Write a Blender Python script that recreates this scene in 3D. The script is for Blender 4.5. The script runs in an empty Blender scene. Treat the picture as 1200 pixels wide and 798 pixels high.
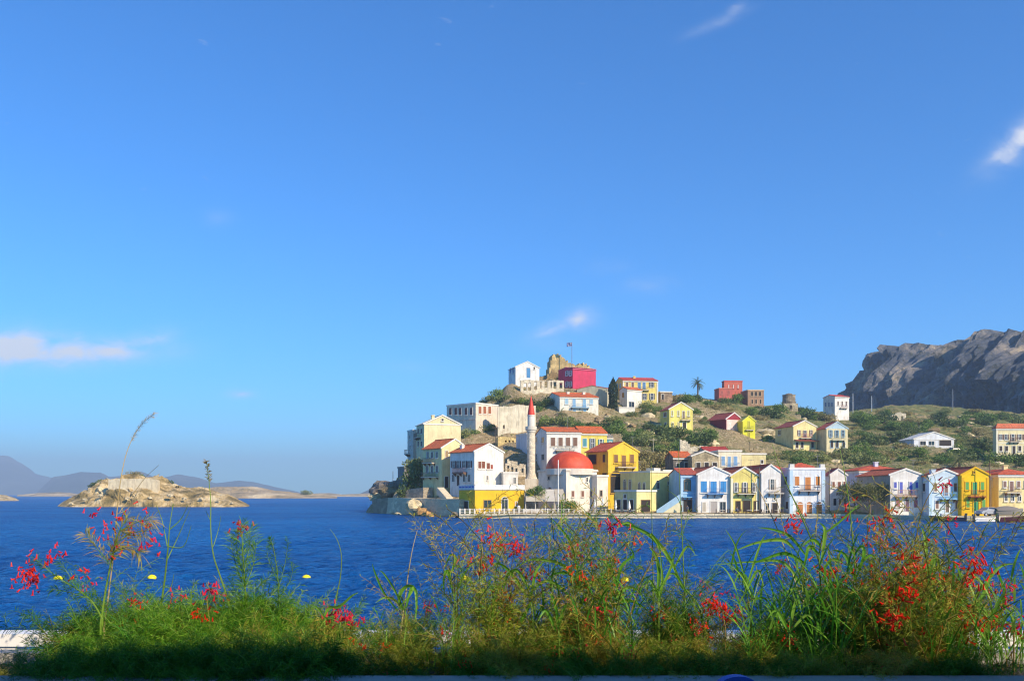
import bpy, math, random
import numpy as np
from mathutils import Vector, noise as mn

# ---------------------------------------------------------------- camera, sky, sun, exposure
S = bpy.context.scene
COL = S.collection
FP, HY, HC = 1040.0, 579.0, 4.2          # focal length in photo pixels, horizon row, eye height over the sea
cd = bpy.data.cameras.new('camera'); cam = bpy.data.objects.new('camera', cd); COL.objects.link(cam)
cd.sensor_width = 36.0; cd.lens = 36.0*FP/1200.0
cd.shift_y = (HY-399.0)/1200.0
cd.clip_start = 0.05; cd.clip_end = 60000
cam.location = (0, 0, HC); cam.rotation_euler = (math.radians(90), 0, 0)
S.camera = cam

SUN_AZ, SUN_EL = math.radians(46), math.radians(31)   # to the right of straight behind the camera
sdir = Vector((math.sin(SUN_AZ)*math.cos(SUN_EL), -math.cos(SUN_AZ)*math.cos(SUN_EL), math.sin(SUN_EL)))
sl = bpy.data.lights.new('sun', 'SUN'); sl.energy = 5.0; sl.angle = math.radians(0.5); sl.color = (1.0, 0.84, 0.61)
so = bpy.data.objects.new('sun', sl); COL.objects.link(so)
so.rotation_euler = (-sdir).to_track_quat('-Z', 'Y').to_euler()

W = bpy.data.worlds.new("World"); S.world = W; W.use_nodes = True
wt = W.node_tree; wt.nodes.clear()
def N(t, typ, **kw):
    n = t.nodes.new(typ)
    for k, v in kw.items():
        setattr(n, k, v)
    return n
wo = N(wt, 'ShaderNodeOutputWorld'); bg = N(wt, 'ShaderNodeBackground'); bg.inputs['Strength'].default_value = 0.15
sky = N(wt, 'ShaderNodeTexSky', sky_type='NISHITA', sun_disc=False)
sky.sun_elevation = SUN_EL
sky.sun_rotation = math.pi - SUN_AZ
sky.altitude = 0; sky.air_density = 1.0; sky.dust_density = 0.15; sky.ozone_density = 3.0
hs = N(wt, 'ShaderNodeHueSaturation'); hs.inputs['Saturation'].default_value = 1.05; hs.inputs['Value'].default_value = 1.0
wt.links.new(sky.outputs[0], hs.inputs['Color'])
tint = N(wt, 'ShaderNodeMix', data_type='RGBA', blend_type='MULTIPLY'); tint.inputs[0].default_value = 1.0
wt.links.new(hs.outputs[0], tint.inputs[6]); tint.inputs[7].default_value = (.22, .655, 1.06, 1)      # white balance of the sky
def M2(t, op, a, b=None, clamp=False):
    n = N(t, 'ShaderNodeMath', operation=op, use_clamp=clamp)
    for i, v in enumerate((a, b)):
        if v is None: continue
        if isinstance(v, (int, float)): n.inputs[i].default_value = v
        else: t.links.new(v, n.inputs[i])
    return n.outputs[0]
tc = N(wt, 'ShaderNodeTexCoord'); sx = N(wt, 'ShaderNodeSeparateXYZ'); wt.links.new(tc.outputs['Generated'], sx.inputs[0])
yy = M2(wt, 'MAXIMUM', sx.outputs['Y'], 0.02)
U = M2(wt, 'DIVIDE', sx.outputs['X'], yy); V = M2(wt, 'DIVIDE', sx.outputs['Z'], yy)
cb = N(wt, 'ShaderNodeCombineXYZ'); wt.links.new(U, cb.inputs[0]); wt.links.new(V, cb.inputs[1])
mp = N(wt, 'ShaderNodeMapping'); wt.links.new(cb.outputs[0], mp.inputs[0]); mp.inputs['Scale'].default_value = (1, 1.9, 1)
nz = N(wt, 'ShaderNodeTexNoise'); nz.inputs['Scale'].default_value = 30; nz.inputs['Detail'].default_value = 7; nz.inputs['Roughness'].default_value = 0.55
nz.inputs['Distortion'].default_value = 0.4
wt.links.new(mp.outputs[0], nz.inputs['Vector'])
tot = None
# far clouds: azimuth and height of each soft patch (photo columns and rows), widths, strength
for (cx, cy, cw, ch, st, sl_) in [(12, 407, 62, 19, 2.2, 0), (75, 414, 62, 15, 1.8, 0), (128, 411, 48, 14, 1.5, 0), (165, 402, 34, 12, 1.2, -0.2), (195, 410, 40, 14, .4, 0), (280, 462, 15, 5, .8, 0),
                            (679, 375, 19, 12, 1.25, -.15), (650, 385, 28, 8, 1.0, -0.3), (640, 400, 30, 12, .3, 0), (760, 334, 26, 9, .38, 0), (716, 313, 20, 8, .22, 0),
                            (840, 27, 30, 7, .5, -0.4), (860, 15, 12, 8, .55, -.6), (1206, 156, 40, 20, 1.6, -0.75), (1174, 180, 26, 12, .9, -.6), (480, 430, 30, 6, .18, 0), (255, 255, 18, 10, .2, 0), (455, 498, 40, 6, .15, 0)]:
    du = M2(wt, 'SUBTRACT', U, (cx-600)/FP); dv = M2(wt, 'SUBTRACT', V, (HY-cy)/FP)
    if sl_:
        dv = M2(wt, 'ADD', dv, M2(wt, 'MULTIPLY', du, sl_))
    a = M2(wt, 'MULTIPLY', du, FP/cw); b = M2(wt, 'MULTIPLY', dv, FP/ch)
    r = M2(wt, 'ADD', M2(wt, 'MULTIPLY', a, a), M2(wt, 'MULTIPLY', b, b))
    e = M2(wt, 'MULTIPLY', M2(wt, 'EXPONENT', M2(wt, 'MULTIPLY', r, -1.0)), st)
    tot = e if tot is None else M2(wt, 'MAXIMUM', tot, e)
nn = M2(wt, 'MULTIPLY', M2(wt, 'SUBTRACT', nz.outputs[0], 0.5), 2.4)
thin = M2(wt, 'MULTIPLY', M2(wt, 'ADD', M2(wt, 'MULTIPLY', tot, nn), M2(wt, 'MULTIPLY', tot, 0.7)), 0.5)
puff = M2(wt, 'MULTIPLY', M2(wt, 'ADD', tot, M2(wt, 'SUBTRACT', M2(wt, 'MULTIPLY', nn, 0.9), 0.40)), .8, clamp=True)
cm = M2(wt, 'MULTIPLY', M2(wt, 'MAXIMUM', thin, puff), .93, clamp=True)
front = M2(wt, 'GREATER_THAN', sx.outputs['Y'], 0.05)
cm = M2(wt, 'MULTIPLY', cm, front)
mx = N(wt, 'ShaderNodeMix', data_type='RGBA'); wt.links.new(cm, mx.inputs[0]); wt.links.new(tint.outputs[2], mx.inputs[6])
mx.inputs[7].default_value = (4.2, 4.35, 4.8, 1)
wt.links.new(mx.outputs[2], bg.inputs[0]); wt.links.new(bg.outputs[0], wo.inputs[0])

S.view_settings.view_transform = 'Standard'; S.view_settings.look = 'None'
S.view_settings.exposure = 0.42; S.view_settings.gamma = 1.0
S.render.engine = 'CYCLES'; S.cycles.filter_width = 1.15
S.cycles.max_bounces = 6; S.cycles.transparent_max_bounces = 6; S.cycles.volume_bounces = 0
R = random.Random(7)

# ---------------------------------------------------------------- helpers
def P(px, py, d):
    return Vector(((px-600)/FP*d, d, HC+(HY-py)/FP*d))
def lin(h):
    h = h.lstrip('#'); o = []
    for i in (0, 2, 4):
        c = int(h[i:i+2], 16)/255
        o.append(c/12.92 if c <= .04045 else ((c+.055)/1.055)**2.4)
    return tuple(o)+(1,)
class MB:
    def __init__(s): s.v = []; s.f = []; s.m = []
    def add(s, vs, fs, mi=0):
        o = len(s.v); s.v += [tuple(v) for v in vs]; s.f += [tuple(i+o for i in f) for f in fs]; s.m += [mi]*len(fs)
        return s
    def box(s, x0, x1, y0, y1, z0, z1, mi=0, T=None):
        vs = [(x, y, z) for z in (z0, z1) for y in (y0, y1) for x in (x0, x1)]
        if T: vs = [T(*v) for v in vs]
        return s.add(vs, [(0, 2, 3, 1), (4, 5, 7, 6), (0, 1, 5, 4), (2, 6, 7, 3), (0, 4, 6, 2), (1, 3, 7, 5)], mi)
    def tube(s, pts, rad, n=5, mi=0, cap=True):
        pts = [Vector(p) for p in pts]
        if not hasattr(rad, '__len__'): rad = [rad]*len(pts)
        rings = []
        for i, p in enumerate(pts):
            t = (pts[min(i+1, len(pts)-1)]-pts[max(i-1, 0)])
            if t.length < 1e-9: t = Vector((0, 0, 1))
            t.normalize()
            a = t.cross(Vector((0.13, 1, 0.07))) 
            if a.length < .05: a = t.cross(Vector((1, 0, 0)))
            a.normalize(); b = t.cross(a)
            rings.append([p+(a*math.cos(k*2*math.pi/n)+b*math.sin(k*2*math.pi/n))*rad[i] for k in range(n)])
        vs = [v for r in rings for v in r]; fs = []
        for i in range(len(pts)-1):
            for k in range(n):
                fs.append((i*n+k, i*n+(k+1) % n, (i+1)*n+(k+1) % n, (i+1)*n+k))
        if cap:
            fs.append(tuple(range(n-1, -1, -1))); fs.append(tuple((len(pts)-1)*n+k for k in range(n)))
        return s.add(vs, fs, mi)
    def lathe(s, prof, n=24, mi=0, cx=0, cy=0, a0=0.0, a1=2*math.pi):
        full = abs(a1-a0-2*math.pi) < 1e-6
        m = n if full else n+1
        vs = []
        for (r, z) in prof:
            for k in range(m):
                a = a0+(a1-a0)*k/n
                vs.append((cx+r*math.cos(a), cy+r*math.sin(a), z))
        fs = []
        for i in range(len(prof)-1):
            for k in range(n):
                k2 = (k+1) % m
                fs.append((i*m+k, i*m+k2, (i+1)*m+k2, (i+1)*m+k))
        return s.add(vs, fs, mi)
    def blade(s, pts, w, side, mi=0):
        """ribbon through pts, widths w (list), side vector"""
        vs = []; n = len(pts)
        for p, ww in zip(pts, w):
            vs.append(Vector(p)-side*ww); vs.append(Vector(p)+side*ww)
        return s.add(vs, [(2*i, 2*i+1, 2*i+3, 2*i+2) for i in range(n-1)], mi)
    def build(s, name, mats, parent=None, smooth=False):
        me = bpy.data.meshes.new(name); me.from_pydata(s.v, [], s.f)
        if not isinstance(mats, (list, tuple)): mats = [mats]
        for m in mats: me.materials.append(m)
        if len(mats) > 1: me.polygons.foreach_set('material_index', s.m)
        if smooth: me.polygons.foreach_set('use_smooth', [True]*len(me.polygons))
        me.update()
        o = bpy.data.objects.new(name, me); COL.objects.link(o)
        if parent is not None: o.parent = parent
        return o
def tag(o, label=None, cat=None, group=None, kind=None):
    if label: o['label'] = label
    if cat: o['category'] = cat
    if group: o['group'] = group
    if kind: o['kind'] = kind
    return o
def empty(name, loc, rz=0.0, sc=None):
    o = bpy.data.objects.new(name, None); COL.objects.link(o); o.location = loc; o.rotation_euler = (0, 0, rz)
    o.empty_display_size = .2
    if sc is not None: o.scale = (sc, sc, sc) if not hasattr(sc, '__len__') else sc
    return o
KIDS = {}
def kids(o):
    return [c for c in COL.objects if c.parent == o] if o.name not in KIDS else KIDS[o.name]
def register(o):
    KIDS[o.name] = [c for c in COL.objects if c.parent == o]
    for c in KIDS[o.name]: KIDS[c.name] = [g for g in COL.objects if g.parent == c]
def dup(o):
    r = o.copy(); COL.objects.link(r)
    for c in KIDS.get(o.name, []):
        k = c.copy(); COL.objects.link(k); k.parent = r
        for g in KIDS.get(c.name, []):
            q = g.copy(); COL.objects.link(q); q.parent = k
    return r

# ---------------------------------------------------------------- materials
def newmat(name):
    m = bpy.data.materials.new(name); m.use_nodes = True; t = m.node_tree
    b = t.nodes['Principled BSDF']; return m, t, b
def ramp(t, fac, stops):
    r = N(t, 'ShaderNodeValToRGB'); cr = r.color_ramp
    while len(cr.elements) < len(stops): cr.elements.new(0.5)
    for e, (p, c) in zip(cr.elements, stops): e.position = p; e.color = c if len(c) == 4 else tuple(c)+(1,)
    t.links.new(fac, r.inputs[0]); return r.outputs[0]
def noise(t, scale, detail=4, rough=.55, vec=None, dist=0):
    n = N(t, 'ShaderNodeTexNoise'); n.inputs['Scale'].default_value = scale; n.inputs['Detail'].default_value = detail
    n.inputs['Roughness'].default_value = rough; n.inputs['Distortion'].default_value = dist
    if vec is not None: t.links.new(vec, n.inputs['Vector'])
    return n.outputs[0]
def mixc(t, f, a, b, blend='MIX'):
    n = N(t, 'ShaderNodeMix', data_type='RGBA', blend_type=blend)
    for i, v in ((0, f), (6, a), (7, b)):
        if isinstance(v, (int, float)): n.inputs[i].default_value = v
        elif isinstance(v, tuple): n.inputs[i].default_value = v if len(v) == 4 else v+(1,)
        else: t.links.new(v, n.inputs[i])
    return n.outputs[2]
def bump(t, b, h, st=.3, dist=.05):
    n = N(t, 'ShaderNodeBump'); n.inputs['Strength'].default_value = st; n.inputs['Distance'].default_value = dist
    t.links.new(h, n.inputs['Height']); t.links.new(n.outputs[0], b.inputs['Normal'])
def objvec(t, scale=(1, 1, 1)):
    c = N(t, 'ShaderNodeTexCoord'); m = N(t, 'ShaderNodeMapping'); m.inputs['Scale'].default_value = scale
    t.links.new(c.outputs['Object'], m.inputs[0]); return m.outputs[0]
_c = {}
def scale_c(c, k): return (min(c[0]*k, 1), min(c[1]*k, 1), min(c[2]*k, 1), 1)
def plaster(hexc, dirt=.35, k=1.0):
    key = ('pl', hexc, dirt, k)
    if key in _c: return _c[key]
    m, t, b = newmat('plaster'); c = scale_c(lin(hexc), .86*k)
    v = objvec(t)
    n1 = noise(t, .45, 5, .6, v); n2 = noise(t, 1.3, 7, .72, objvec(t, (1, 1, .3)))
    a = mixc(t, ramp(t, n1, [(.35, (0, 0, 0)), (.7, (1, 1, 1))]), scale_c(c, .88), scale_c(c, 1.06))
    dcol = (c[0]*.55+.03, c[1]*.5+.025, c[2]*.45+.02, 1)
    f = M2(t, 'MULTIPLY', ramp(t, n2, [(.46, (0, 0, 0)), (.68, (1, 1, 1))]), min(1, dirt*1.35))
    a = mixc(t, f, a, dcol)
    t.links.new(a, b.inputs['Base Color']); b.inputs['Roughness'].default_value = .9
    bump(t, b, noise(t, 9, 5, .6, v), .35, .03)
    _c[key] = m; return m
def paint(hexc, rough=.5, name='paint', k=1.0, metal=0.0):
    key = ('pa', hexc, rough, name, k)
    if key in _c: return _c[key]
    m, t, b = newmat(name); c = scale_c(lin(hexc), k)
    n1 = noise(t, 3.0, 5, .6, objvec(t))
    t.links.new(mixc(t, n1, scale_c(c, .82), scale_c(c, 1.12)), b.inputs['Base Color'])
    b.inputs['Roughness'].default_value = rough; b.inputs['Metallic'].default_value = metal
    _c[key] = m; return m
def louvre(hexc):
    key = ('lv', hexc)
    if key in _c: return _c[key]
    m, t, b = newmat('shutter_paint'); c = scale_c(lin(hexc), .8)
    w = N(t, 'ShaderNodeTexWave', wave_type='BANDS', bands_direction='Z'); w.inputs['Scale'].default_value = 3.2
    t.links.new(objvec(t), w.inputs[0])
    n1 = noise(t, 1.4, 4, .6, objvec(t))
    t.links.new(mixc(t, n1, scale_c(c, .75), scale_c(c, 1.15)), b.inputs['Base Color'])
    b.inputs['Roughness'].default_value = .6; bump(t, b, w.outputs[0], .6, .03)
    _c[key] = m; return m
def tiles(hexc='#c8572c', k=1.0):
    key = ('ti', hexc, k)
    if key in _c: return _c[key]
    m, t, b = newmat('roof_tiles'); c = scale_c(lin(hexc), k)
    v = objvec(t)
    vo = N(t, 'ShaderNodeTexVoronoi'); vo.inputs['Scale'].default_value = 3.2; t.links.new(v, vo.inputs['Vector'])
    sp = N(t, 'ShaderNodeSeparateColor'); t.links.new(vo.outputs['Color'], sp.inputs[0])
    n1 = noise(t, 1.2, 6, .7, v)
    a = mixc(t, sp.outputs[0], scale_c(c, .62), scale_c(c, 1.25))
    a = mixc(t, ramp(t, n1, [(.45, (0, 0, 0)), (.75, (.8, .8, .8))]), a, (c[0]*.75+.05, c[1]*.9+.05, c[2]*.9+.04, 1))
    t.links.new(a, b.inputs['Base Color']); b.inputs['Roughness'].default_value = .85
    w = N(t, 'ShaderNodeTexWave', wave_type='BANDS', bands_direction='X'); w.inputs['Scale'].default_value = 1.6; t.links.new(v, w.inputs[0])
    w2 = N(t, 'ShaderNodeTexWave', wave_type='BANDS', bands_direction='Y'); w2.inputs['Scale'].default_value = 1.3; t.links.new(v, w2.inputs[0])
    bump(t, b, M2(t, 'ADD', w.outputs[0], w2.outputs[0]), .55, .08)
    _c[key] = m; return m
def stone(hexc='#b7a684', scale=1.4, k=1.0, dark=.45, name='stone'):
    key = ('st', hexc, scale, k, dark)
    if key in _c: return _c[key]
    m, t, b = newmat(name); c = scale_c(lin(hexc), k)
    v = objvec(t)
    vo = N(t, 'ShaderNodeTexVoronoi'); vo.inputs['Scale'].default_value = scale*1.6; t.links.new(objvec(t, (1, 1, 1.7)), vo.inputs['Vector'])
    sp = N(t, 'ShaderNodeSeparateColor'); t.links.new(vo.outputs['Color'], sp.inputs[0])
    a = mixc(t, sp.outputs[0], scale_c(c, .68), scale_c(c, 1.22))
    n1 = noise(t, scale*.5, 7, .68, v)
    a = mixc(t, ramp(t, n1, [(.4, (0, 0, 0)), (.62, (1, 1, 1))]), scale_c(c, dark), a)
    t.links.new(a, b.inputs['Base Color']); b.inputs['Roughness'].default_value = .95
    ve = N(t, 'ShaderNodeTexVoronoi', feature='DISTANCE_TO_EDGE'); ve.inputs['Scale'].default_value = scale*1.6; t.links.new(objvec(t, (1, 1, 1.7)), ve.inputs['Vector'])
    hh = M2(t, 'ADD', M2(t, 'MINIMUM', ve.outputs[0], .12), M2(t, 'MULTIPLY', noise(t, scale*4, 6, .7, v), .12))
    bump(t, b, hh, .9, .5)
    _c[key] = m; return m
def glassm():
    if 'gl' in _c: return _c['gl']
    m, t, b = newmat('window_glass'); b.inputs['Base Color'].default_value = (.022, .026, .034, 1)
    b.inputs['Roughness'].default_value = .12; _c['gl'] = m; return m
def darkm(): return paint('#2a211c', .8, 'dark_interior')
def leafmat(name, cols, trans=.25, rough=.6, sc=.5):
    m, t, b = newmat(name)
    oi = N(t, 'ShaderNodeObjectInfo'); ge = N(t, 'ShaderNodeNewGeometry')
    f = M2(t, 'ADD', M2(t, 'MULTIPLY', ge.outputs['Random Per Island'], .55), M2(t, 'MULTIPLY', oi.outputs['Random'], .45))
    c = ramp(t, f, [(i/(len(cols)-1), lin(x)) for i, x in enumerate(cols)])
    t.links.new(c, b.inputs['Base Color']); b.inputs['Roughness'].default_value = rough
    b.inputs['Specular IOR Level'].default_value = .3
    tr = N(t, 'ShaderNodeBsdfTranslucent'); t.links.new(c, tr.inputs[0])
    ms = N(t, 'ShaderNodeMixShader'); ms.inputs[0].default_value = trans
    t.links.new(b.outputs[0], ms.inputs[1]); t.links.new(tr.outputs[0], ms.inputs[2])
    t.links.new(ms.outputs[0], t.nodes['Material Output'].inputs[0])
    return m
WHITE = '#ece6da'; CREAM = '#e6d3a0'; ORANGE = '#c4532a'
# ---------------------------------------------------------------- terrain of the headland
COLS = {
 425: [(150, 606), (190, 606), (215, 603), (260, 600), (330, 596), (440, 594)],
 437: [(150, 612), (197, 607), (203, 590), (225, 590), (240, 606), (330, 600), (440, 596)],
 450: [(150, 612), (193, 604), (200, 582), (215, 574), (232, 582), (260, 602), (440, 598)],
 475: [(150, 612), (185, 603), (191, 583), (205, 565), (222, 552), (245, 562), (285, 602), (440, 598)],
 500: [(150, 612), (178, 603), (184, 584), (195, 575), (212, 548), (228, 530), (250, 532), (310, 600), (440, 598)],
 525: [(150, 612), (172, 603), (178, 585), (192, 572), (205, 552), (222, 522), (240, 513), (262, 520), (330, 600), (440, 598)],
 550: [(150, 610), (166, 603), (172, 590), (185, 577), (200, 552), (218, 524), (236, 507), (258, 488), (285, 500), (350, 600), (440, 598)],
 575: [(150, 610), (160, 601), (172, 592), (182, 578), (196, 556), (215, 528), (235, 507), (255, 486), (268, 467), (288, 474), (350, 560), (440, 598)],
 600: [(150, 610), (158, 601), (174, 594), (184, 574), (197, 553), (215, 526), (235, 504), (255, 470), (268, 449), (285, 452), (340, 520), (440, 590)],
 625: [(150, 610), (158, 601), (176, 597), (186, 576), (198, 552), (214, 528), (235, 501), (256, 468), (268, 456), (285, 441), (300, 446), (360, 520), (440, 570)],
 650: [(150, 610), (158, 601), (180, 597), (188, 575), (198, 552), (214, 526), (230, 500), (242, 486), (256, 464), (275, 449), (290, 438), (310, 445), (360, 500), (440, 540)],
 680: [(150, 610), (158, 601), (180, 597), (192, 566), (203, 545), (216, 522), (230, 498), (242, 486), (258, 461), (275, 453), (290, 441), (320, 460), (440, 530)],
 710: [(150, 610), (158, 601), (180, 595), (192, 565), (203, 545), (216, 525), (230, 506), (244, 489), (262, 478), (285, 466), (310, 462), (350, 480), (440, 510)],
 750: [(150, 610), (158, 601), (176, 592), (188, 562), (202, 540), (220, 516), (240, 498), (262, 480), (285, 474), (310, 464), (340, 467), (440, 500)],
 800: [(150, 610), (158, 601), (176, 590), (188, 560), (202, 540), (218, 522), (240, 504), (265, 486), (295, 469), (320, 464), (360, 475), (440, 500)],
 850: [(150, 610), (158, 601), (176, 592), (188, 562), (202, 546), (222, 526), (245, 508), (270, 490), (300, 476), (330, 467), (370, 475), (440, 495)],
 900: [(150, 610), (158, 601), (176, 592), (188, 562), (204, 546), (224, 534), (245, 520), (270, 500), (305, 484), (340, 475), (380, 485), (440, 500)],
 950: [(150, 610), (158, 601), (176, 593), (190, 562), (206, 548), (224, 538), (245, 526), (275, 506), (310, 490), (345, 482), (390, 492), (440, 505)],
 1000: [(145, 612), (154, 603), (176, 593), (190, 563), (206, 552), (228, 538), (252, 526), (285, 506), (320, 492), (360, 481), (420, 496), (440, 502)],
 1050: [(138, 614), (150, 604), (172, 595), (188, 562), (206, 549), (230, 537), (255, 526), (290, 505), (330, 488), (368, 476), (430, 496), (440, 500)],
 1100: [(136, 614), (146, 605), (170, 595), (186, 563), (206, 549), (228, 537), (255, 524), (290, 505), (330, 488), (372, 476), (440, 498)],
 1150: [(134, 614), (144, 605), (168, 595), (186, 564), (206, 550), (228, 539), (255, 528), (295, 507), (335, 490), (372, 479), (440, 498)],
 1200: [(134, 614), (143, 605), (166, 596), (184, 566), (204, 552), (226, 541), (255, 530), (295, 511), (335, 496), (372, 485), (440, 500)],
 1450: [(134, 614), (143, 605), (166, 596), (184, 566), (204, 552), (226, 541), (255, 530), (295, 511), (335, 496), (372, 485), (440, 500)],
}
CK = sorted(COLS)
CZ = {k: (np.array([d for d, p in COLS[k]], float), np.array([HC+(HY-p)/FP*d for d, p in COLS[k]])) for k in CK}
def colz(k, d):
    D_, Z_ = CZ[k]; return float(np.interp(d, D_, Z_))
def terr(px, d, rough=True):
    px = min(max(px, CK[0]), CK[-1]-.01)
    i = max(j for j in range(len(CK)) if CK[j] <= px)
    a, b = CK[i], CK[i+1]; t = (px-a)/(b-a); t = t*t*(3-2*t)
    z = colz(a, d)*(1-t)+colz(b, d)*t
    if rough and z > 1.2:
        x = (px-600)/FP*d
        q = min(1, (z-1.2)/3)
        z += q*(mn.fractal(Vector((x*.05, d*.05, 3)), 1, 2, 5)*1.1+mn.fractal(Vector((x*.3, d*.3, 9)), .8, 2, 4)*.45)
    return z
def hit(px, py):
    last = None
    for d in np.arange(156, 430, 1.0):
        z = terr(px, d, False); yy_ = HY-(z-HC)/d*FP
        if yy_ <= py: return float(d)
    return 330.0
def ground_z(x, y): return terr(x/y*FP+600, y)
m, t, b = newmat('hillside'); v = N(t, 'ShaderNodeTexCoord').outputs['Object']
sxx = N(t, 'ShaderNodeSeparateXYZ'); t.links.new(v, sxx.inputs[0]); bias = M2(t, 'MULTIPLY', M2(t, 'SUBTRACT', 75, sxx.outputs['X']), .0011)
n1 = noise(t, .055, 6, .62, v); n2 = noise(t, .28, 8, .7, v); n3 = noise(t, 1.3, 8, .75, v, .4)
veg = ramp(t, n2, [(.36, lin('#4f5c2a')), (.47, lin('#6f7338')), (.56, lin('#8c8348')), (.68, lin('#a98e5e'))])
soil = ramp(t, n3, [(.35, lin('#7d6a47')), (.5, lin('#a78f65')), (.62, lin('#c3b18c')), (.75, lin('#d6c8a8'))])
c = mixc(t, ramp(t, M2(t, 'ADD', M2(t, 'ADD', M2(t, 'MULTIPLY', n1, .55), bias), M2(t, 'MULTIPLY', n3, .45)), [(.47, (0, 0, 0)), (.57, (1, 1, 1))]), veg, soil)
t.links.new(c, b.inputs['Base Color']); b.inputs['Roughness'].default_value = .95
bump(t, b, n3, .9, .9)
HILL = m
pxs = np.concatenate([np.arange(425, 1230, 2.2), np.arange(1230, 1450, 8)])
ds = np.concatenate([np.arange(156, 300, 1.1), np.arange(300, 442, 2.5)])
mb = MB()
for d in ds:
    for px in pxs:
        mb.v.append(((px-600)/FP*d, d, terr(px, d)))
nx = len(pxs)
for j in range(len(ds)-1):
    for i in range(nx-1):
        k = j*nx+i; mb.f.append((k, k+1, k+1+nx, k+nx)); mb.m.append(0)
tag(mb.build('hillside', HILL, smooth=True), kind='structure')

# ---------------------------------------------------------------- sea
m, t, b = newmat('sea_water')
geo = N(t, 'ShaderNodeNewGeometry')
mpn = N(t, 'ShaderNodeMapping'); mpn.inputs['Scale'].default_value = (.55, 1.0, 1); mpn.inputs['Rotation'].default_value = (0, 0, .25)
t.links.new(geo.outputs['Position'], mpn.inputs[0])
big = noise(t, .03, 6, .62, mpn.outputs[0]); 
c = ramp(t, M2(t, 'ADD', M2(t, 'MULTIPLY', big, .6), M2(t, 'MULTIPLY', noise(t, .9, 5, .7, mpn.outputs[0]), .4)), [(.38, (.001, .05, .23, 1)), (.62, (.008, .15, .45, 1))])
w1 = noise(t, 1.5, 7, .62, mpn.outputs[0], .3); w2 = noise(t, .33, 5, .6, mpn.outputs[0], .2)
bn = N(t, 'ShaderNodeBump'); bn.inputs['Strength'].default_value = 1; bn.inputs['Distance'].default_value = .9
t.links.new(w1, bn.inputs['Height'])
b2 = N(t, 'ShaderNodeBump'); b2.inputs['Strength'].default_value = 1.0; b2.inputs['Distance'].default_value = 1.8
t.links.new(w2, b2.inputs['Height']); t.links.new(bn.outputs[0], b2.inputs['Normal'])
df = N(t, 'ShaderNodeBsdfDiffuse'); gl = N(t, 'ShaderNodeBsdfGlossy'); gl.inputs['Roughness'].default_value = .16; gl.inputs['Color'].default_value = (.6, .82, 1, 1)
fr_ = N(t, 'ShaderNodeFresnel'); fr_.inputs['IOR'].default_value = 1.33
for n_ in (df, gl, fr_): t.links.new(b2.outputs[0], n_.inputs['Normal'])
t.links.new(c, df.inputs['Color']); ms_ = N(t, 'ShaderNodeMixShader')
t.links.new(M2(t, 'MINIMUM', M2(t, 'MULTIPLY', fr_.outputs[0], .95), .62), ms_.inputs[0]); t.links.new(df.outputs[0], ms_.inputs[1]); t.links.new(gl.outputs[0], ms_.inputs[2])
t.links.new(ms_.outputs[0], t.nodes['Material Output'].inputs[0])
SEA = m
pys = np.concatenate([np.array([2600, 1900, 1500, 1250, 1100, 1000, 930, 880, 850]), np.arange(830, 640, -.8), np.arange(640, 588, -.5), np.array([587, 585.5, 584, 582.5, 581.4, 580.6, 580.2, 579.9, 579.6, 579.35, 579.2])])
dd = HC*FP/(pys-HY)
uu = np.concatenate([np.arange(-2600, -60, 220), np.arange(-60, 1262, 2.6), np.arange(1265, 3800, 220)])
rs = np.random.RandomState(4)
X = np.outer(dd, (uu-600)/FP); Y = np.repeat(dd[:, None], len(uu), 1); Z = np.zeros_like(X)
for i in range(46):
    L = .7*(7.0)**rs.rand(); a = rs.normal(.55, .5); k = 2*np.pi/L
    amp = .0100*L**.9
    fade = np.clip((L*FP*HC/np.maximum(Y, 1)**2)/1.6, 0, 1)          # drop waves the mesh is too coarse for
    ph = k*(X*np.sin(a)+Y*np.cos(a))+rs.rand()*6.28
    Z += amp*fade*(1-np.abs(np.sin(ph/2+.0))*1.6)
Z *= (Y < 400)
nv = np.stack([X, Y, Z], -1).reshape(-1, 3)
me = bpy.data.meshes.new('sea'); nr, nc = X.shape
idx = np.arange(nr*nc).reshape(nr, nc)
fc = np.stack([idx[:-1, :-1], idx[:-1, 1:], idx[1:, 1:], idx[1:, :-1]], -1).reshape(-1, 4)
me.from_pydata(nv.tolist(), [], fc.tolist()); me.materials.append(SEA)
me.polygons.foreach_set('use_smooth', [True]*len(me.polygons)); me.update()
o = bpy.data.objects.new('sea', me); COL.objects.link(o); tag(o, kind='structure')

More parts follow.
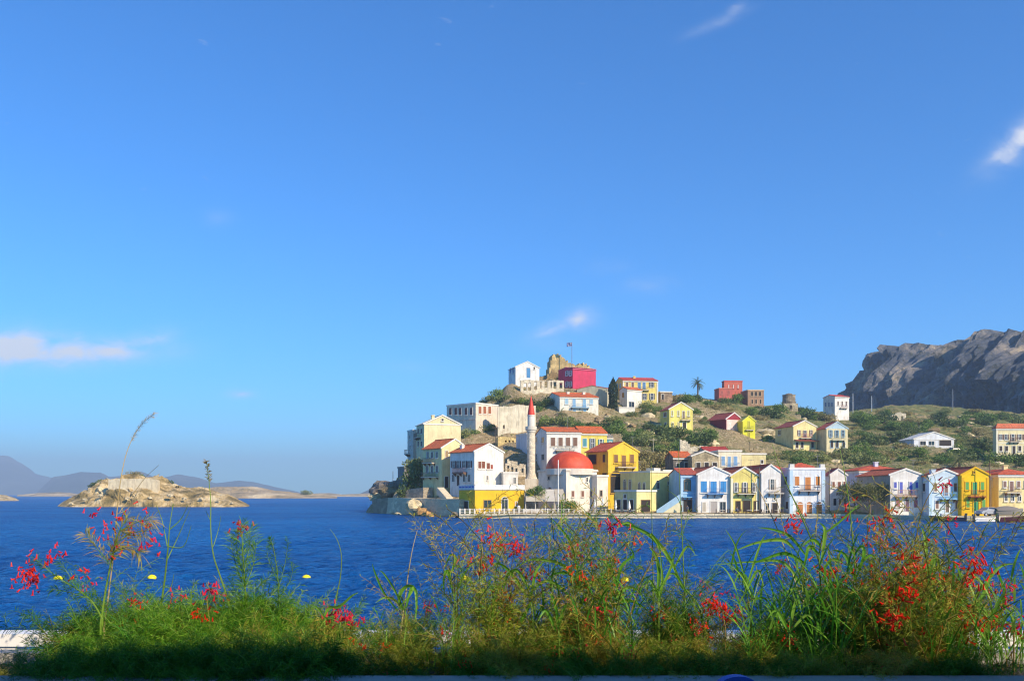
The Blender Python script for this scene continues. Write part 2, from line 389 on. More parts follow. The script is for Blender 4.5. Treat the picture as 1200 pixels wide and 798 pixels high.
# ---------------------------------------------------------------- ridges: far mountains, islets, the cliff
def ridge(name, pts, d, depth, mat, rough, fq, nrow=14, step=2.0, kind='structure', foot=-1.0, prof=.6, steep=None):
    px0, px1 = pts[0][0], pts[-1][0]; xs = np.arange(px0, px1+.01, step)
    tops = np.interp(xs, [p[0] for p in pts], [p[1] for p in pts])
    mb = MB(); n = len(xs)
    dm = d+depth*.5
    for j in range(nrow*2-1):
        q = j/(nrow-1)                       # 0 front foot, 1 crest, 2 back foot
        dj = d+depth*.5*q
        hfac = (min(q, 2-q))**prof if 0 < q < 2 else 0
        for i, px in enumerate(xs):
            ztop = HC+(HY-tops[i])/FP*dm
            x = (px-600)/FP*dj
            z = foot+(ztop-foot)*hfac
            a = rough*(ztop-foot)*(.25+hfac)*(0.35 if j == nrow-1 else 1)
            z += a*mn.fractal(Vector((x*fq, dj*fq, 1.7)), .9, 2, 6)
            yj = dj+a*1.6*mn.fractal(Vector((x*fq*1.3, z*fq*2.2, 7.7)), .9, 2, 5)
            if q in (0, 2): z = foot
            mb.v.append((x, yj, z))
    for j in range(nrow*2-2):
        for i in range(n-1):
            k = j*n+i; mb.f.append((k, k+1, k+1+n, k+n)); mb.m.append(0)
    return mb
def landmat(name, stops, s, bs=.8, bd=1.0):
    m, t, b = newmat(name); v = N(t, 'ShaderNodeTexCoord').outputs['Object']
    n1 = noise(t, s, 8, .7, v, .2)
    t.links.new(ramp(t, n1, [(p, lin(c)) for p, c in stops]), b.inputs['Base Color']); b.inputs['Roughness'].default_value = .95
    bump(t, b, noise(t, s*3, 8, .7, v), bs, bd); return m
MTN = landmat('mountain_scrub', [(.35, '#2f3f38'), (.5, '#465450'), (.65, '#6a7068')], .0045, 1, 30)
tag(ridge('mountain', [(-120, 560), (-60, 548), (-25, 539), (0, 532), (10, 533), (25, 543), (42, 555), (60, 559), (95, 566), (140, 574), (190, 580)], 5600, 1700, MTN, .16, .0025, 12, 4).build('mountain', MTN, smooth=True), kind='structure')
tag(ridge('mountain', [(40, 580), (62, 560), (80, 557), (95, 553), (118, 554), (128, 559), (150, 556), (160, 551), (170, 552), (185, 560), (210, 555), (232, 559), (252, 566), (280, 563), (296, 564), (322, 570), (345, 575), (362, 580)], 4000, 1100, MTN, .14, .0033, 12, 3).build('mountain', MTN, smooth=True), kind='structure')
tag(ridge('mountain', [(418, 580), (432, 574), (446, 568), (458, 566), (480, 570), (500, 580)], 3000, 750, MTN, .14, .004, 10, 3).build('mountain', MTN, smooth=True), kind='structure')
ISL = landmat('islet_rock', [(.36, '#6a6038'), (.46, '#9a8452'), (.54, '#cbb07c'), (.64, '#ecd9ac')], .16, 1, 1.5)
ISF = landmat('far_islet_rock', [(.34, '#6d6746'), (.5, '#b79d70'), (.66, '#e0cba2')], .03, 1, 4)
mbI = ridge('islet', [(68, 592), (76, 586), (88, 580), (98, 575), (110, 569), (124, 563), (136, 560), (158, 556), (176, 560), (190, 565), (208, 569), (228, 573), (250, 576), (268, 579), (280, 586), (292, 592)], 292, 50, ISL, .27, .1, 18, .7, prof=.48)
tag(mbI.build('islet', ISL, smooth=False), 'near rocky tan islet carrying a pale ruined fort', 'islet', kind='structure')
tag(ridge('far_islet', [(222, 580), (232, 573), (250, 571), (270, 571), (296, 570), (312, 572), (330, 575), (345, 577), (358, 579), (380, 579), (395, 582)], 900, 160, ISF, .3, .02, 10, 1.0).build('far_islet', ISF), kind='structure')
tag(ridge('far_islet', [(352, 581), (362, 578), (385, 577.6), (400, 579), (430, 578), (452, 578), (470, 580)], 1500, 160, ISF, .2, .02, 8, 1.2).build('far_islet', ISF), kind='structure')
tag(ridge('far_islet', [(-60, 584), (-20, 580), (0, 579.5), (8, 580), (18, 583.5), (24, 587)], 560, 60, ISL, .2, .05, 10, 1.0).build('far_islet', ISL), kind='structure')
tag(ridge('far_islet', [(20, 580), (45, 577.5), (66, 576.5), (80, 577), (100, 580)], 1700, 150, ISF, .2, .02, 8, 1.2).build('far_islet', ISF), kind='structure')

# cliff: a wall of rock running away from the viewer on the right, its face turned from the sun
m, t, b = newmat('cliff_rock'); v = N(t, 'ShaderNodeTexCoord').outputs['Object']
n1 = noise(t, .035, 9, .68, v, .3); n2 = noise(t, .2, 8, .7, v)
c = ramp(t, n1, [(.36, lin('#454b55')), (.48, lin('#62656c')), (.57, lin('#908880')), (.67, lin('#cbb894'))])
c = mixc(t, ramp(t, n2, [(.5, (0, 0, 0)), (.62, (.8, .8, .8))]), c, lin('#343a30'))
t.links.new(c, b.inputs['Base Color']); b.inputs['Roughness'].default_value = .95; bump(t, b, noise(t, .12, 9, .7, v), 1, 5)
CLIFF = m
tops = [(955, 492), (978, 478), (990, 462), (1000, 444), (1012, 428), (1024, 418), (1040, 412), (1060, 409), (1085, 408), (1110, 407), (1130, 404), (1150, 397), (1162, 393), (1185, 392), (1205, 392), (1260, 386), (1400, 380)]
mb = MB(); xs = np.arange(955, 1400, 1.7); rows = 40
for j in range(rows+8):
    for px in xs:
        tp = float(np.interp(px, [p[0] for p in tops], [p[1] for p in tops]))
        d0 = 700-(px-955)*.72                         # farther at its left end
        X0 = (px-600)/FP*d0; top = HC+(HY-tp)/FP*(d0+14)
        nrm = Vector((-.93, -.36, 0)); tf = min(1, max(.12, (px-985)/110))
        if j < rows:
            q = j/(rows-1); base = -2
            z = base+(top-base)*q
            s = 26*mn.fractal(Vector((X0*.012, d0*.012, z*.006)), .9, 2, 6)+19*mn.fractal(Vector((X0*.06, d0*.06, z*.03)), .8, 2, 5)+6*mn.fractal(Vector((X0*.2, d0*.2, z*.07)), .7, 2, 4)+6*mn.fractal(Vector((X0*.16, d0*.16, z*.012)), .8, 2, 3)
            back = 14*q**1.5+ (34*max(0, q-.7)/.3)
            p_ = Vector((X0, d0, 0))+nrm*(s*(1-.35*q)+(48-back)*tf)
            if q > .9: z += 3.0*mn.fractal(Vector((X0*.08, d0*.08, 4)), .8, 2, 4)*(q-.9)*10
        else:
            q = (j-rows+1)
            p_ = Vector((X0, d0, 0))+nrm*(-q*22); z = top-q*q*1.6+3*mn.fractal(Vector((X0*.05, d0*.05+q, 2)), .8, 2, 4)
        mb.v.append((p_.x, p_.y, z))
n = len(xs)
for j in range(rows+7):
    for i in range(n-1):
        k = j*n+i; mb.f.append((k, k+1, k+1+n, k+n)); mb.m.append(0)
tag(mb.build('cliff', CLIFF), kind='structure')

# ---------------------------------------------------------------- quay and sea wall
QUAY = stone('#cfc2a4', .5, 1.0, .8, 'quay_stone'); DECK = plaster('#d5c9b0', .5); RAMP = stone('#8f867a', .9, .9, .5, 'old_stone')
def polystrip(name, front, back, z0, z1, mats):
    """solid between a front and a back polyline of world xy points"""
    mb = MB(); n = len(front)
    vs = [(x, y, z1) for x, y in front]+[(x, y, z1) for x, y in back]+[(x, y, z0) for x, y in front]+[(x, y, z0) for x, y in back]
    for i in range(n-1):
        mb.f.append((i, i+1, n+i+1, n+i)); mb.m.append(0)
        mb.f.append((2*n+i, 2*n+i+1, i+1, i)); mb.m.append(1)
    mb.f.append((2*n, 0, n, 3*n)); mb.m.append(1); mb.f.append((n-1, 3*n-1, 4*n-1, 2*n-1)); mb.m.append(1)
    mb.v = vs; return mb.build(name, mats)
def XY(px, d): return ((px-600)/FP*d, d)
qf = [XY(538, 157), XY(575, 156.4), XY(640, 156.2), XY(717, 156.4), XY(718, 155.7), XY(800, 155.6), XY(900, 155.6), XY(985, 154), XY(1040, 148.4), XY(1062, 146), XY(1090, 142), XY(1200, 140), XY(1440, 139)]
qb = [XY(538, 172), XY(575, 180), XY(640, 184), XY(717, 184), XY(718, 184), XY(800, 182), XY(900, 182), XY(985, 182), XY(1040, 178), XY(1062, 176), XY(1090, 174), XY(1200, 172), XY(1440, 172)]
QZ = .66
tag(polystrip('quay', qf, qb, -2, QZ, [DECK, QUAY]), kind='structure')
# lip stones of the quay
fr = [(x-.0, y-.12) for x, y in qf]; bk = [(x, y+.35) for x, y in qf]
tag(polystrip('quay_kerb', fr, bk, QZ-.25, QZ+.12, [QUAY, QUAY]), kind='structure')
# ---------------------------------------------------------------- houses
HOUSES = []   # photo-side footprint of each building, for planting round them
class House:
    def __init__(s, label, a, b, c, base, eave, yaw=8, d=None, wall=WHITE, D=None, name='house', cat='house', group=None, dirt=.5,
                 roof='gable', peak=None, rcol=ORANGE, side=None, trim=None, found=3.0, chimney=None, parapet=.35, lwall=None, k=1.0, hide=0):
        th = math.radians(yaw); s.th = th; s.r = (math.cos(th), math.sin(th)); s.l = (-math.sin(th), math.cos(th))
        if d is None: d = hit(b, base)
        s.d = d; s.X = (b-600)/FP*d; s.z0 = HC+(HY-base)/FP*d; s.h = (base-eave)/FP*d
        if hide: s.z0 -= hide; s.h += hide
        if base > 599.5 and d < 172:                          # stands on the quay
            s.h += s.z0-QZ; s.z0 = QZ; found = min(found, .4)
                           # the foot is out of sight behind what stands in front
        xc = (c-600)/FP; s.W = (xc*d-s.X)/(s.r[0]-xc*s.r[1])
        s.D = D or 8.0
        if a is not None and a < b:
            xa = (a-600)/FP; s.D = (xa*d-s.X)/(s.l[0]-xa*s.l[1])
            if s.D < 0 or s.D > 22: print('DEPTH?', label, s.D); s.D = min(max(abs(s.D), 5), 16)
            if D: s.D = D
        s.root = empty(name, (s.X, d, s.z0), th); tag(s.root, label, cat, group)
        s.wallm = wall if not isinstance(wall, str) else plaster(wall, dirt, k)
        s.trimm = plaster(trim or WHITE, .15)
        W_, D_, h = s.W, s.D, s.h
        if a is None: a = b
        HOUSES.append((a, c, base, eave if peak is None else min(peak[1], eave), d, label))
        mb = MB(); fz = -found
        s.ph = 0
        if peak: 
            if roof == 'gable': 
                s.ph = max(.4, s.loc('F', peak[0], peak[1])[1]-h)
            else: s.ph = max(.4, (eave-peak[1])/FP*(d+s.D*.5))
        ph = s.ph
        if roof == 'gable':       # gable on the front face, ridge runs back
            prof = [(0, fz), (W_, fz), (W_, h), (W_/2, h+ph), (0, h)]
            vs = [(x, 0, z) for x, z in prof]+[(x, D_, z) for x, z in prof]
            mb.add(vs, [(0, 1, 2, 3, 4), (9, 8, 7, 6, 5), (1, 6, 7, 2), (5, 0, 4, 9)])
        elif roof == 'side':      # gable on the left face, ridge parallel to the front
            prof = [(0, fz), (D_, fz), (D_, h), (D_/2, h+ph), (0, h)]
            vs = [(0, y, z) for y, z in prof]+[(W_, y, z) for y, z in prof]
            mb.add(vs, [(4, 3, 2, 1, 0), (5, 6, 7, 8, 9), (0, 5, 9, 4), (6, 1, 2, 7)])
        else:
            mb.box(0, W_, 0, D_, fz, h+(parapet if roof == 'flat' else 0))
        s.wall = mb.build('wall', s.wallm, s.root)
        tm = tiles(rcol) if isinstance(rcol, str) else rcol
        t_ = .16; ov = .28
        if roof == 'gable':
            rb = MB(); g = ph/(W_/2)
            for sx_ in (0, 1):
                x0, z0_ = (-ov, h-ov*g) if sx_ == 0 else (W_+ov, h-ov*g)
                for off in (0,):
                    vs = [(x0, .12, z0_+.01), (W_/2, .12, h+ph+.01), (W_/2, D_+ov, h+ph+.01), (x0, D_+ov, z0_+.01)]
                    vs += [(x, y, z+t_) for x, y, z in vs]
                    rb.add(vs, [(0, 1, 2, 3), (7, 6, 5, 4), (0, 4, 5, 1), (1, 5, 6, 2), (2, 6, 7, 3), (3, 7, 4, 0)])
            rb.tube([(W_/2, .1, h+ph+t_), (W_/2, D_+ov, h+ph+t_)], .16, 6)
            s.roof = rb.build('roof', tm, s.root)
            cb_ = MB()
            for sgn in (0, 1):    # raking cornice of the pediment
                x0 = -ov if sgn == 0 else W_+ov
                vs = []
                for (x, z) in ((x0, h-ov*g-.04), (W_/2, h+ph-.04)):
                    for yy_ in (-.16, .118):
                        vs += [(x, yy_, z), (x, yy_, z+.3)]
                cb_.add(vs, [(0, 1, 3, 2), (4, 6, 7, 5), (0, 2, 6, 4), (1, 5, 7, 3), (0, 4, 5, 1), (2, 3, 7, 6)])
            cb_.build('cornice', s.trimm, s.root)
        elif roof == 'side':
            rb = MB(); g = ph/(D_/2)
            for sy in (0, 1):
                y0 = -ov if sy == 0 else D_+ov
                vs = [(-.1, y0, h-ov*g+.01), (-.1, D_/2, h+ph+.01), (W_+.1, D_/2, h+ph+.01), (W_+.1, y0, h-ov*g+.01)]
                vs += [(x, y, z+t_) for x, y, z in vs]
                rb.add(vs, [(3, 2, 1, 0), (4, 5, 6, 7), (0, 1, 5, 4), (1, 2, 6, 5), (2, 3, 7, 6), (3, 0, 4, 7)])
            rb.tube([(-.1, D_/2, h+ph+t_), (W_+.1, D_/2, h+ph+t_)], .16, 6)
            s.roof = rb.build('roof', tm, s.root)
            cb_ = MB().box(-.12, W_+.12, -.2, -.003, h-.5, h-.22-.0)
            cb_.build('cornice', s.trimm, s.root)
        elif roof == 'hip':
            e = min(W_, D_)/2*.9
            vs = [(-ov, -ov, h), (W_+ov, -ov, h), (W_+ov, D_+ov, h), (-ov, D_+ov, h)]
            if W_ > D_: rd = [(e, D_/2, h+ph), (W_-e, D_/2, h+ph)]
            else: rd = [(W_/2, e, h+ph), (W_/2, D_-e, h+ph)]
            vs2 = [(x, y, z+t_) for x, y, z in vs]
            rb = MB()
            if W_ > D_: rb.add(vs+vs2+rd, [(3, 2, 1, 0), (0, 1, 5, 4), (1, 2, 6, 5), (2, 3, 7, 6), (3, 0, 4, 7), (4, 5, 9, 8), (5, 6, 9), (6, 7, 8, 9), (7, 4, 8)])
            else: rb.add(vs+vs2+rd, [(3, 2, 1, 0), (0, 1, 5, 4), (1, 2, 6, 5), (2, 3, 7, 6), (3, 0, 4, 7), (4, 5, 8), (5, 6, 9, 8), (6, 7, 9), (7, 4, 8, 9)])
            s.roof = rb.build('roof', tm, s.root)
            MB().box(-.14, W_+.14, -.14, -.003, h-.42, h-.02).box(-.14, -.003, -.003, D_+.1, h-.42, h-.02).build('cornice', s.trimm, s.root)
        else:
            MB().box(-.12, W_+.12, -.12, -.003, h+parapet-.3, h+parapet+.05).box(-.12, -.003, -.003, D_+.12, h+parapet-.3, h+parapet+.05).build('cornice', s.trimm, s.root)
            s.roof = None
        if chimney:
            for (fx, fy, hh) in chimney:
                zc = h+ (ph*(1-abs(fx-.5)*2) if roof == 'gable' else ph*(1-abs(fy-.5)*2) if roof in ('side', 'hip') else 0)
                c_ = MB().box(fx*W_-.35, fx*W_+.35, fy*D_-.35, fy*D_+.35, zc-.6, zc+hh).box(fx*W_-.43, fx*W_+.43, fy*D_-.43, fy*D_+.43, zc+hh, zc+hh+.15)
                c_.build('chimney', s.wallm, s.root)
    def loc(s, face, px, py):
        xp = (px-600)/FP; v = s.r if face == 'F' else s.l
        u = (xp*s.d-s.X)/(v[0]-xp*v[1]); y = s.d+u*v[1]
        return u, HC+(HY-py)/FP*y-s.z0
    def T(s, face, off=0):
        return (lambda u, o, z: (u, -o-off, z)) if face == 'F' else (lambda u, o, z: (-o-off, u, z))
    def win(s, face, px, py, w, h, style='sh', col='#6a4a38', frame=None, name=None, arch=False):
        """window or door centred on photo pixel px, py; w, h in pixels"""
        u0, z0 = s.loc(face, px-w/2, py+h/2); u1, z1 = s.loc(face, px+w/2, py-h/2)
        if u0 > u1: u0, u1 = u1, u0
        T = s.T(face); zz0, zz1 = min(z0, z1), max(z0, z1)
        f = .11
        door = name == 'door'
        fm = plaster(frame, .1) if frame else s.trimm
        mb = MB()
        mb.box(u0-f, u0, .003, .09, zz0-(0 if door else f), zz1+f, T=T).box(u1, u1+f, .003, .09, zz0-(0 if door else f), zz1+f, T=T)
        mb.box(u0, u1, .003, .09, zz1, zz1+f, T=T)
        if not door: mb.box(u0-f-.05, u1+f+.05, .092, .2, zz0-f-.1, zz0-f+.02, T=T).box(u0, u1, .003, .09, zz0-f, zz0, T=T)
        if arch:
            n = 8; r = (u1-u0)/2; cx = (u0+u1)/2
            vs = []
            for k in range(n+1):
                a = math.pi*k/n
                for rr in (r*.98, r+f):
                    for o_ in (.004, .085): vs.append(T(cx+rr*math.cos(a), o_, zz1+f*.6+rr*math.sin(a)*.75))
            fs = []
            for k in range(n): 
                q = 4*k; fs += [(q+1, q+3, q+7, q+5), (q, q+4, q+6, q+2), (q+2, q+6, q+7, q+3), (q, q+1, q+5, q+4)]
            mb.add(vs, fs)
        wo_ = mb.build(name or 'window', fm, s.root)
        pm = MB(); pm.box(u0+.003, u1-.003, .004, .03, zz0+.003, zz1-.003, T=T)
        if arch:
            n = 8; r = (u1-u0)/2*.97; cx = (u0+u1)/2
            vs = [T(cx, .02, zz1)]+[T(cx+r*math.cos(math.pi*k/n), .02, zz1+f*.6+r*math.sin(math.pi*k/n)*.75) for k in range(n+1)]
            fc_ = [(0, k+1, k+2) for k in range(n)]
            if style == 'sh': pass
            pm.add(vs, fc_)
        if style == 'sh':
            if arch: pm.build('pane', louvre(col), wo_)
            else: pm.build('pane', glassm(), wo_)
            mid = (u0+u1)/2; sm = louvre(col)
            for (p, q) in ((u0+.01, mid-.012), (mid+.012, u1-.01)):
                MB().box(p, q, .04, .1, zz0+.02, zz1-.01, T=T).build('shutter', sm, wo_)
        elif style == 'op':
            pm.build('pane', glassm(), wo_); sm = louvre(col); ww = (u1-u0)*.5
            mid = (u0+u1)/2
            for (p, q) in ((u0-f-ww*.85, u0-f-.02), (u1+f+.02, u1+f+ww*.85)):
                MB().box(p, q, .02, .07, zz0+.01, zz1-.01, T=T).build('shutter', sm, wo_)
            MB().box(mid-.03, mid+.03, .031, .06, zz0, zz1, T=T).box(u0, mid-.035, .031, .055, (zz0+zz1)/2+.1, (zz0+zz1)/2+.16, T=T).box(mid+.035, u1, .031, .055, (zz0+zz1)/2+.1, (zz0+zz1)/2+.16, T=T).build('mullion', fm, wo_)
        elif style == 'pl':
            pm.build('pane', glassm(), wo_); mid = (u0+u1)/2
            MB().box(mid-.03, mid+.03, .031, .06, zz0, zz1, T=T).build('mullion', fm, wo_)
        elif style == 'hole':
            pm.build('opening', darkm(), wo_)
        elif style == 'panel':
            pm.build('panel', louvre(col), wo_)
        return wo_
    def row(s, face, xs, py, w, h, style='sh', col='#6a4a38', **k):
        for x in xs: s.win(face, x, py, w, h, style, col, **k)
    def balcony(s, face, p0, p1, py, depth=.9, col='#5b4a40', rail=True, slab='#d8cfbd', rh=.95, brackets=3):
        u0, z = s.loc(face, p0, py); u1, _ = s.loc(face, p1, py)
        if u0 > u1: u0, u1 = u1, u0
        T = s.T(face)
        sl_ = MB().box(u0, u1, .004, depth, z-.16, z, T=T).build('balcony', plaster(slab, .3), s.root)
        if rail:
            rm = paint(col, .5, 'railing_paint'); mb = MB()
            for zz in (z+rh, z+.1):
                mb.box(u0+.02, u1-.02, depth-.07, depth-.02, zz-.03, zz+.03, T=T)
                mb.box(u0+.02, u0+.07, .005, depth-.075, zz-.03, zz+.03, T=T).box(u1-.07, u1-.02, .005, depth-.075, zz-.03, zz+.03, T=T)
            n = max(4, int((u1-u0)/.22))
            for i in range(n+1):
                u = u0+.03+(u1-u0-.09)*i/n
                mb.box(u, u+.035, depth-.06, depth-.03, z, z+rh-.03, T=T)
            mb.build('railing', rm, sl_)
        bb = paint('#6d5340', .7, 'bracket_wood')
        for i in range(brackets):
            u = u0+.1+(u1-u0-.3)*i/max(1, brackets-1)
            b_ = MB(); vs = [T(u, .005, z-.17), T(u, depth*.9, z-.17), T(u, .005, z-.17-depth*.65), T(u+.1, .005, z-.17), T(u+.1, depth*.9, z-.17), T(u+.1, .005, z-.17-depth*.65)]
            b_.add(vs, [(0, 1, 2), (5, 4, 3), (0, 3, 4, 1), (1, 4, 5, 2), (2, 5, 3, 0)]); b_.build('bracket', bb, sl_)
    def band(s, face, py, col=None, t_=.22, p=None):
        L = s.W if face == 'F' else s.D
        _, z = s.loc(face, *( (p or ((s.root.location.x/s.d*FP+600)+1)), py)) if False else s.loc(face, s.X/s.d*FP+600+(2 if face == 'F' else -1), py)
        MB().box(-.05 if face == 'F' else .003, L, .003, .09, z-t_/2, z+t_/2, T=s.T(face)).build('string_course', plaster(col or WHITE, .2), s.root)
    def pillars(s, col=None, w=.4, top=0):
        """corner pilasters"""
        h = s.h+top
        for x0, x1 in ((-.06, w), (s.W-w, s.W+.06)): MB().box(x0, x1, -.07, -.003, -.2, h-.45).build('pilaster', plaster(col or WHITE, .2), s.root)
    def extra(s, name, mb, mat): return mb.build(name, mat, s.root)
BR = '#6b4334'; DBR = '#4a3328'; BL = '#2f93d6'
# ---- left point, seen from the side turned from the sun
h = House('tall narrow pale house at the seaward tip, a balcony hung over the drop', 477.5, 484, 498, 556, 505, 25, 214, '#d9cfc0', roof='flat', hide=2)
h.win('L', 480.5, 512, 1.6, 5, 'pl'); h.win('L', 481, 524, 1.6, 5, 'pl'); h.balcony('L', 478, 481, 532, 1.0); h.win('F', 491, 513, 2.6, 6, 'sh', DBR)
h = House('tall pale yellow house with a white pediment and blank sunlit side, above the seaward point', 488, 497, 540, 530, 496.5, 20, 205, '#efe0ae', roof='gable', peak=(519, 487), rcol='#d9cdb6', trim=WHITE, chimney=[(.3, .3, .9)], hide=6)
h.band('F', 496.8, t_=.3); h.win('F', 518.5, 492, 2.4, 2.4, 'hole')
h.row('L', [490.5, 494.3], 505, 1.5, 6, 'sh', DBR); h.row('L', [490.5, 494.3], 520, 1.5, 6, 'sh', DBR); h.balcony('L', 489, 493, 513, .9)
h = House('cream house with orange roof, two shaded balconies and a blank base by the sea wall', 495.5, 517.5, 549, 584, 525, 40, 184.5, '#e8dca4', roof='gable', peak=(534.5, 515), rcol='#cf632a')
h.row('L', [501.5, 506.5, 512], 533, 2.5, 7, 'pl', DBR); h.balcony('L', 498.5, 510, 542.5, .9, '#54483f'); h.row('L', [501, 506.5, 512.3], 549.5, 2.5, 7.5, 'pl', DBR); h.balcony('L', 496.5, 514, 559, .8, '#54483f')
h.win('F', 523.3, 532, 3.4, 7.5, 'sh', '#a98f63'); h.win('F', 523, 565, 4, 13, 'panel', '#4a3024', name='door')
h = House('large white house with orange roof and brown balcony, behind the yellow waterside cafe', 527.5, 556, 590, 585, 529, 40, 176, '#f0ece2', roof='gable', peak=(573, 520.5), rcol='#cf632a', chimney=[(.25, .8, .7)])
h.row('L', [531.8, 537.4, 544.5, 550.3], 544, 2.7, 8, 'op', BR); h.balcony('L', 534, 547.5, 554, 1.0, '#7a4a35', slab='#8a6650')
h.row('L', [531.5, 544.3, 549.7], 560.3, 2.7, 8, 'pl', DBR); h.win('L', 537.2, 563, 3, 12.5, 'panel', DBR, name='door')
for i, x in enumerate((562, 566.3)): h.win('F', x, 544.7, 3.6, 8, 'sh', '#8a4a2e')
h.win('F', 572, 546, 3.6, 7, 'sh', '#8a4a2e'); h.win('F', 576, 547, 2.6, 5, 'sh', '#a8492e'); h.win('F', 571, 560, 1.8, 5, 'pl')
h2 = House('low white flat-roofed annex stepping down between the large white house and the minaret', None, 590, 607, 577, 555, 12, 178, '#f0ece2', roof='flat', D=5, name='annex', cat='annex')
h2.win('F', 603, 563, 2.5, 7, 'pl')
h = House('big cream and pink stone house with eight brown upper windows, highest on the left slope', 523.5, 557.5, 583.5, 512, 473, 48, 233, '#ecd9c2', roof='flat', dirt=.45, name='house', parapet=.3, hide=3)
h.row('L', [528, 534.3, 539.3, 546.2, 552.3], 482, 2.8, 8.5, 'sh', '#7a4636'); h.row('F', [562.3, 567.8, 573.6], 480.5, 3.3, 8, 'sh', '#b0673c'); h.band('L', 491.5, '#d8b9a6'); h.win('L', 546, 506, 2.5, 5, 'hole')
# yellow waterside cafe with its roof terrace
h = House('bright yellow one-storey waterside cafe with blue and white roof balustrade', 538, 556.5, 614, 602.5, 574, 25, 161, '#f2bf1c', roof='none', dirt=.15, name='cafe', cat='cafe', found=1)
h.win('L', 545.5, 592.5, 7, 11, 'hole', name='door'); h.win('F', 571.3, 590.5, 8.5, 9, 'pl', frame='#c8a048'); h.win('F', 591.4, 592.5, 6.8, 14, 'pl', name='door', arch=True); h.win('F', 605, 590, 2.2, 4, 'panel', '#a07c28')
W_, D_, hh = h.W, h.D, h.h
MB().box(-.15, W_+.15, -.15, D_+.15, hh, hh+.14).build('terrace_slab', plaster('#ded6c6'), h.root)
mb = MB(); mb2 = MB()
for f_, L in (('F', W_), ('L', D_)):
    T = h.T(f_); n = int(round(L/1.5))
    for i in range(n+1):
        u = L*i/n; mb.box(u-.13, u+.13, -.2, .06, hh+.14, hh+.85, T=T)
    mb.box(-.1, L+.1, -.22, .1, hh+.851, hh+.95, T=T)
    for i in range(n): mb2.box(L*i/n+.14, L*(i+1)/n-.14, -.1, -.02, hh+.2, hh+.8, T=T)
bo = mb.build('balustrade', plaster('#f2efe8', .1), h.root); mb2.build('panel', paint('#e9ecf2', .5, 'panel_white'), bo)
T = h.T('L'); MB().box(.1, D_-.1, -.0, .05, hh+.25, hh+.72, T=T).build('blue_panel', paint('#2e4fa8', .5, 'blue_cloth'), bo)
CAFE = h
# shaded blue-white house behind the minaret, white house, yellow neighbour
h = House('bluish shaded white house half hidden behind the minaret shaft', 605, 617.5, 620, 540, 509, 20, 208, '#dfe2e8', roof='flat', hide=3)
h.win('L', 612, 534, 2, 3, 'hole')
h = House('white house with orange roof and four brown shutters, between minaret and dome', 627.6, 640.7, 681, 556, 505.5, 10, 192, '#f3efe6', roof='side', peak=(660, 499.5), rcol='#cf632a')
h.row('F', [648, 656.8, 665.6, 674], 517.8, 5, 10, 'sh', '#85604c'); h.balcony('F', 651, 672.5, 527.5, .9, '#3b332d'); h.win('L', 636.3, 515.5, 3, 7, 'pl'); h.win('L', 636.3, 535.5, 3, 7, 'pl'); h.win('L', 629, 515.5, 1.5, 7, 'pl'); h.win('L', 629, 535.5, 1.5, 7, 'pl')
h = House('yellow house with teal shutters and orange roof, above the right of the dome', None, 681, 711.2, 548, 507, 10, 193.5, '#f0dc6a', roof='side', peak=(693, 499.3), rcol='#cf632a', D=9)
h.win('F', 685.3, 518.5, 4.4, 9, 'sh', '#4fa0ae'); h.win('F', 694.3, 520, 3.2, 12, 'op', '#2b5f7a', frame=WHITE); h.win('F', 704.2, 519, 3, 8.5, 'op', '#3a7f86')
h = House('sliver of a teal blue house peeping out right of the yellow house with teal shutters', None, 711.5, 718, 530, 512, 10, 204, '#5fa6b4', roof='side', peak=(714, 509), rcol='#9b8f82', D=5)
h.win('F', 715, 520, 2, 5, 'pl')
# deep yellow house right of the mosque
h = House('deep yellow gabled house with brown shutters and dark arch, right of the red dome', 687, 712.7, 748, 600, 528.5, 35, 171, '#ecc338', roof='gable', peak=(730.5, 519), rcol='#c9552b', trim='#ecc338')
h.win('F', 721.6, 537.6, 4.6, 9.5, 'sh', '#8a6036'); h.win('F', 730.8, 540, 4.8, 13, 'sh', '#8a6036', name='door'); h.win('F', 740.3, 537.6, 4.6, 10, 'sh', '#8a6036'); h.balcony('F', 721, 742, 547, .9, '#4a3326')
h.win('F', 722, 568, 13, 19, 'hole', arch=True, frame='#b8903a'); h.win('L', 694.3, 538, 8.5, 10, 'hole', frame='#7a5530'); h.win('L', 708, 537, 2.7, 9, 'sh', DBR); h.win('L', 708.5, 558, 4, 6.5, 'hole', frame='#7a5530'); h.band('F', 554, '#e3b93a', .15)
# pale yellow arched building and its lower block
h = House('pale yellow flat-roofed building with arched windows, right of the deep yellow gabled house', 727, 762, 797, 601, 554, 42, 166, '#efe092', roof='flat', peak=None, dirt=.35, trim='#e4dcc2')
h.row('L', [732.2, 738.3], 569, 2.6, 11, 'pl', arch=True); h.row('L', [749.5, 755], 570.5, 2.4, 7.5, 'pl', arch=True)
h.win('F', 770.7, 569, 3.6, 7, 'pl', arch=True); h.win('F', 783.6, 566, 3, 3, 'hole'); h.win('F', 791, 569.5, 3.8, 9, 'pl', arch=True); h.win('F', 791, 594, 4.4, 11, 'panel', '#8a3c2c', name='door')
h.extra('parapet_blocks', MB().box(1.5, 3.4, .3, 2.2, h.h+.35, h.h+.95).box(4.5, h.W-.5, .5, .9, h.h+.35, h.h+.7), plaster(WHITE))
h = House('low pale yellow taverna block with dark openings, in front of the arched building', 720.3, 746, 769, 601.8, 575.5, 38, 159.5, '#ece09c', roof='flat', name='taverna', cat='taverna', parapet=.2, found=1)
h.row('L', [725.3, 732.8, 740.2], 592, 4.6, 13, 'hole'); h.win('L', 732.6, 581.5, 3, 4, 'pl'); h.win('F', 756.3, 593.5, 10, 15, 'hole', name='door', frame='#8a6d48')
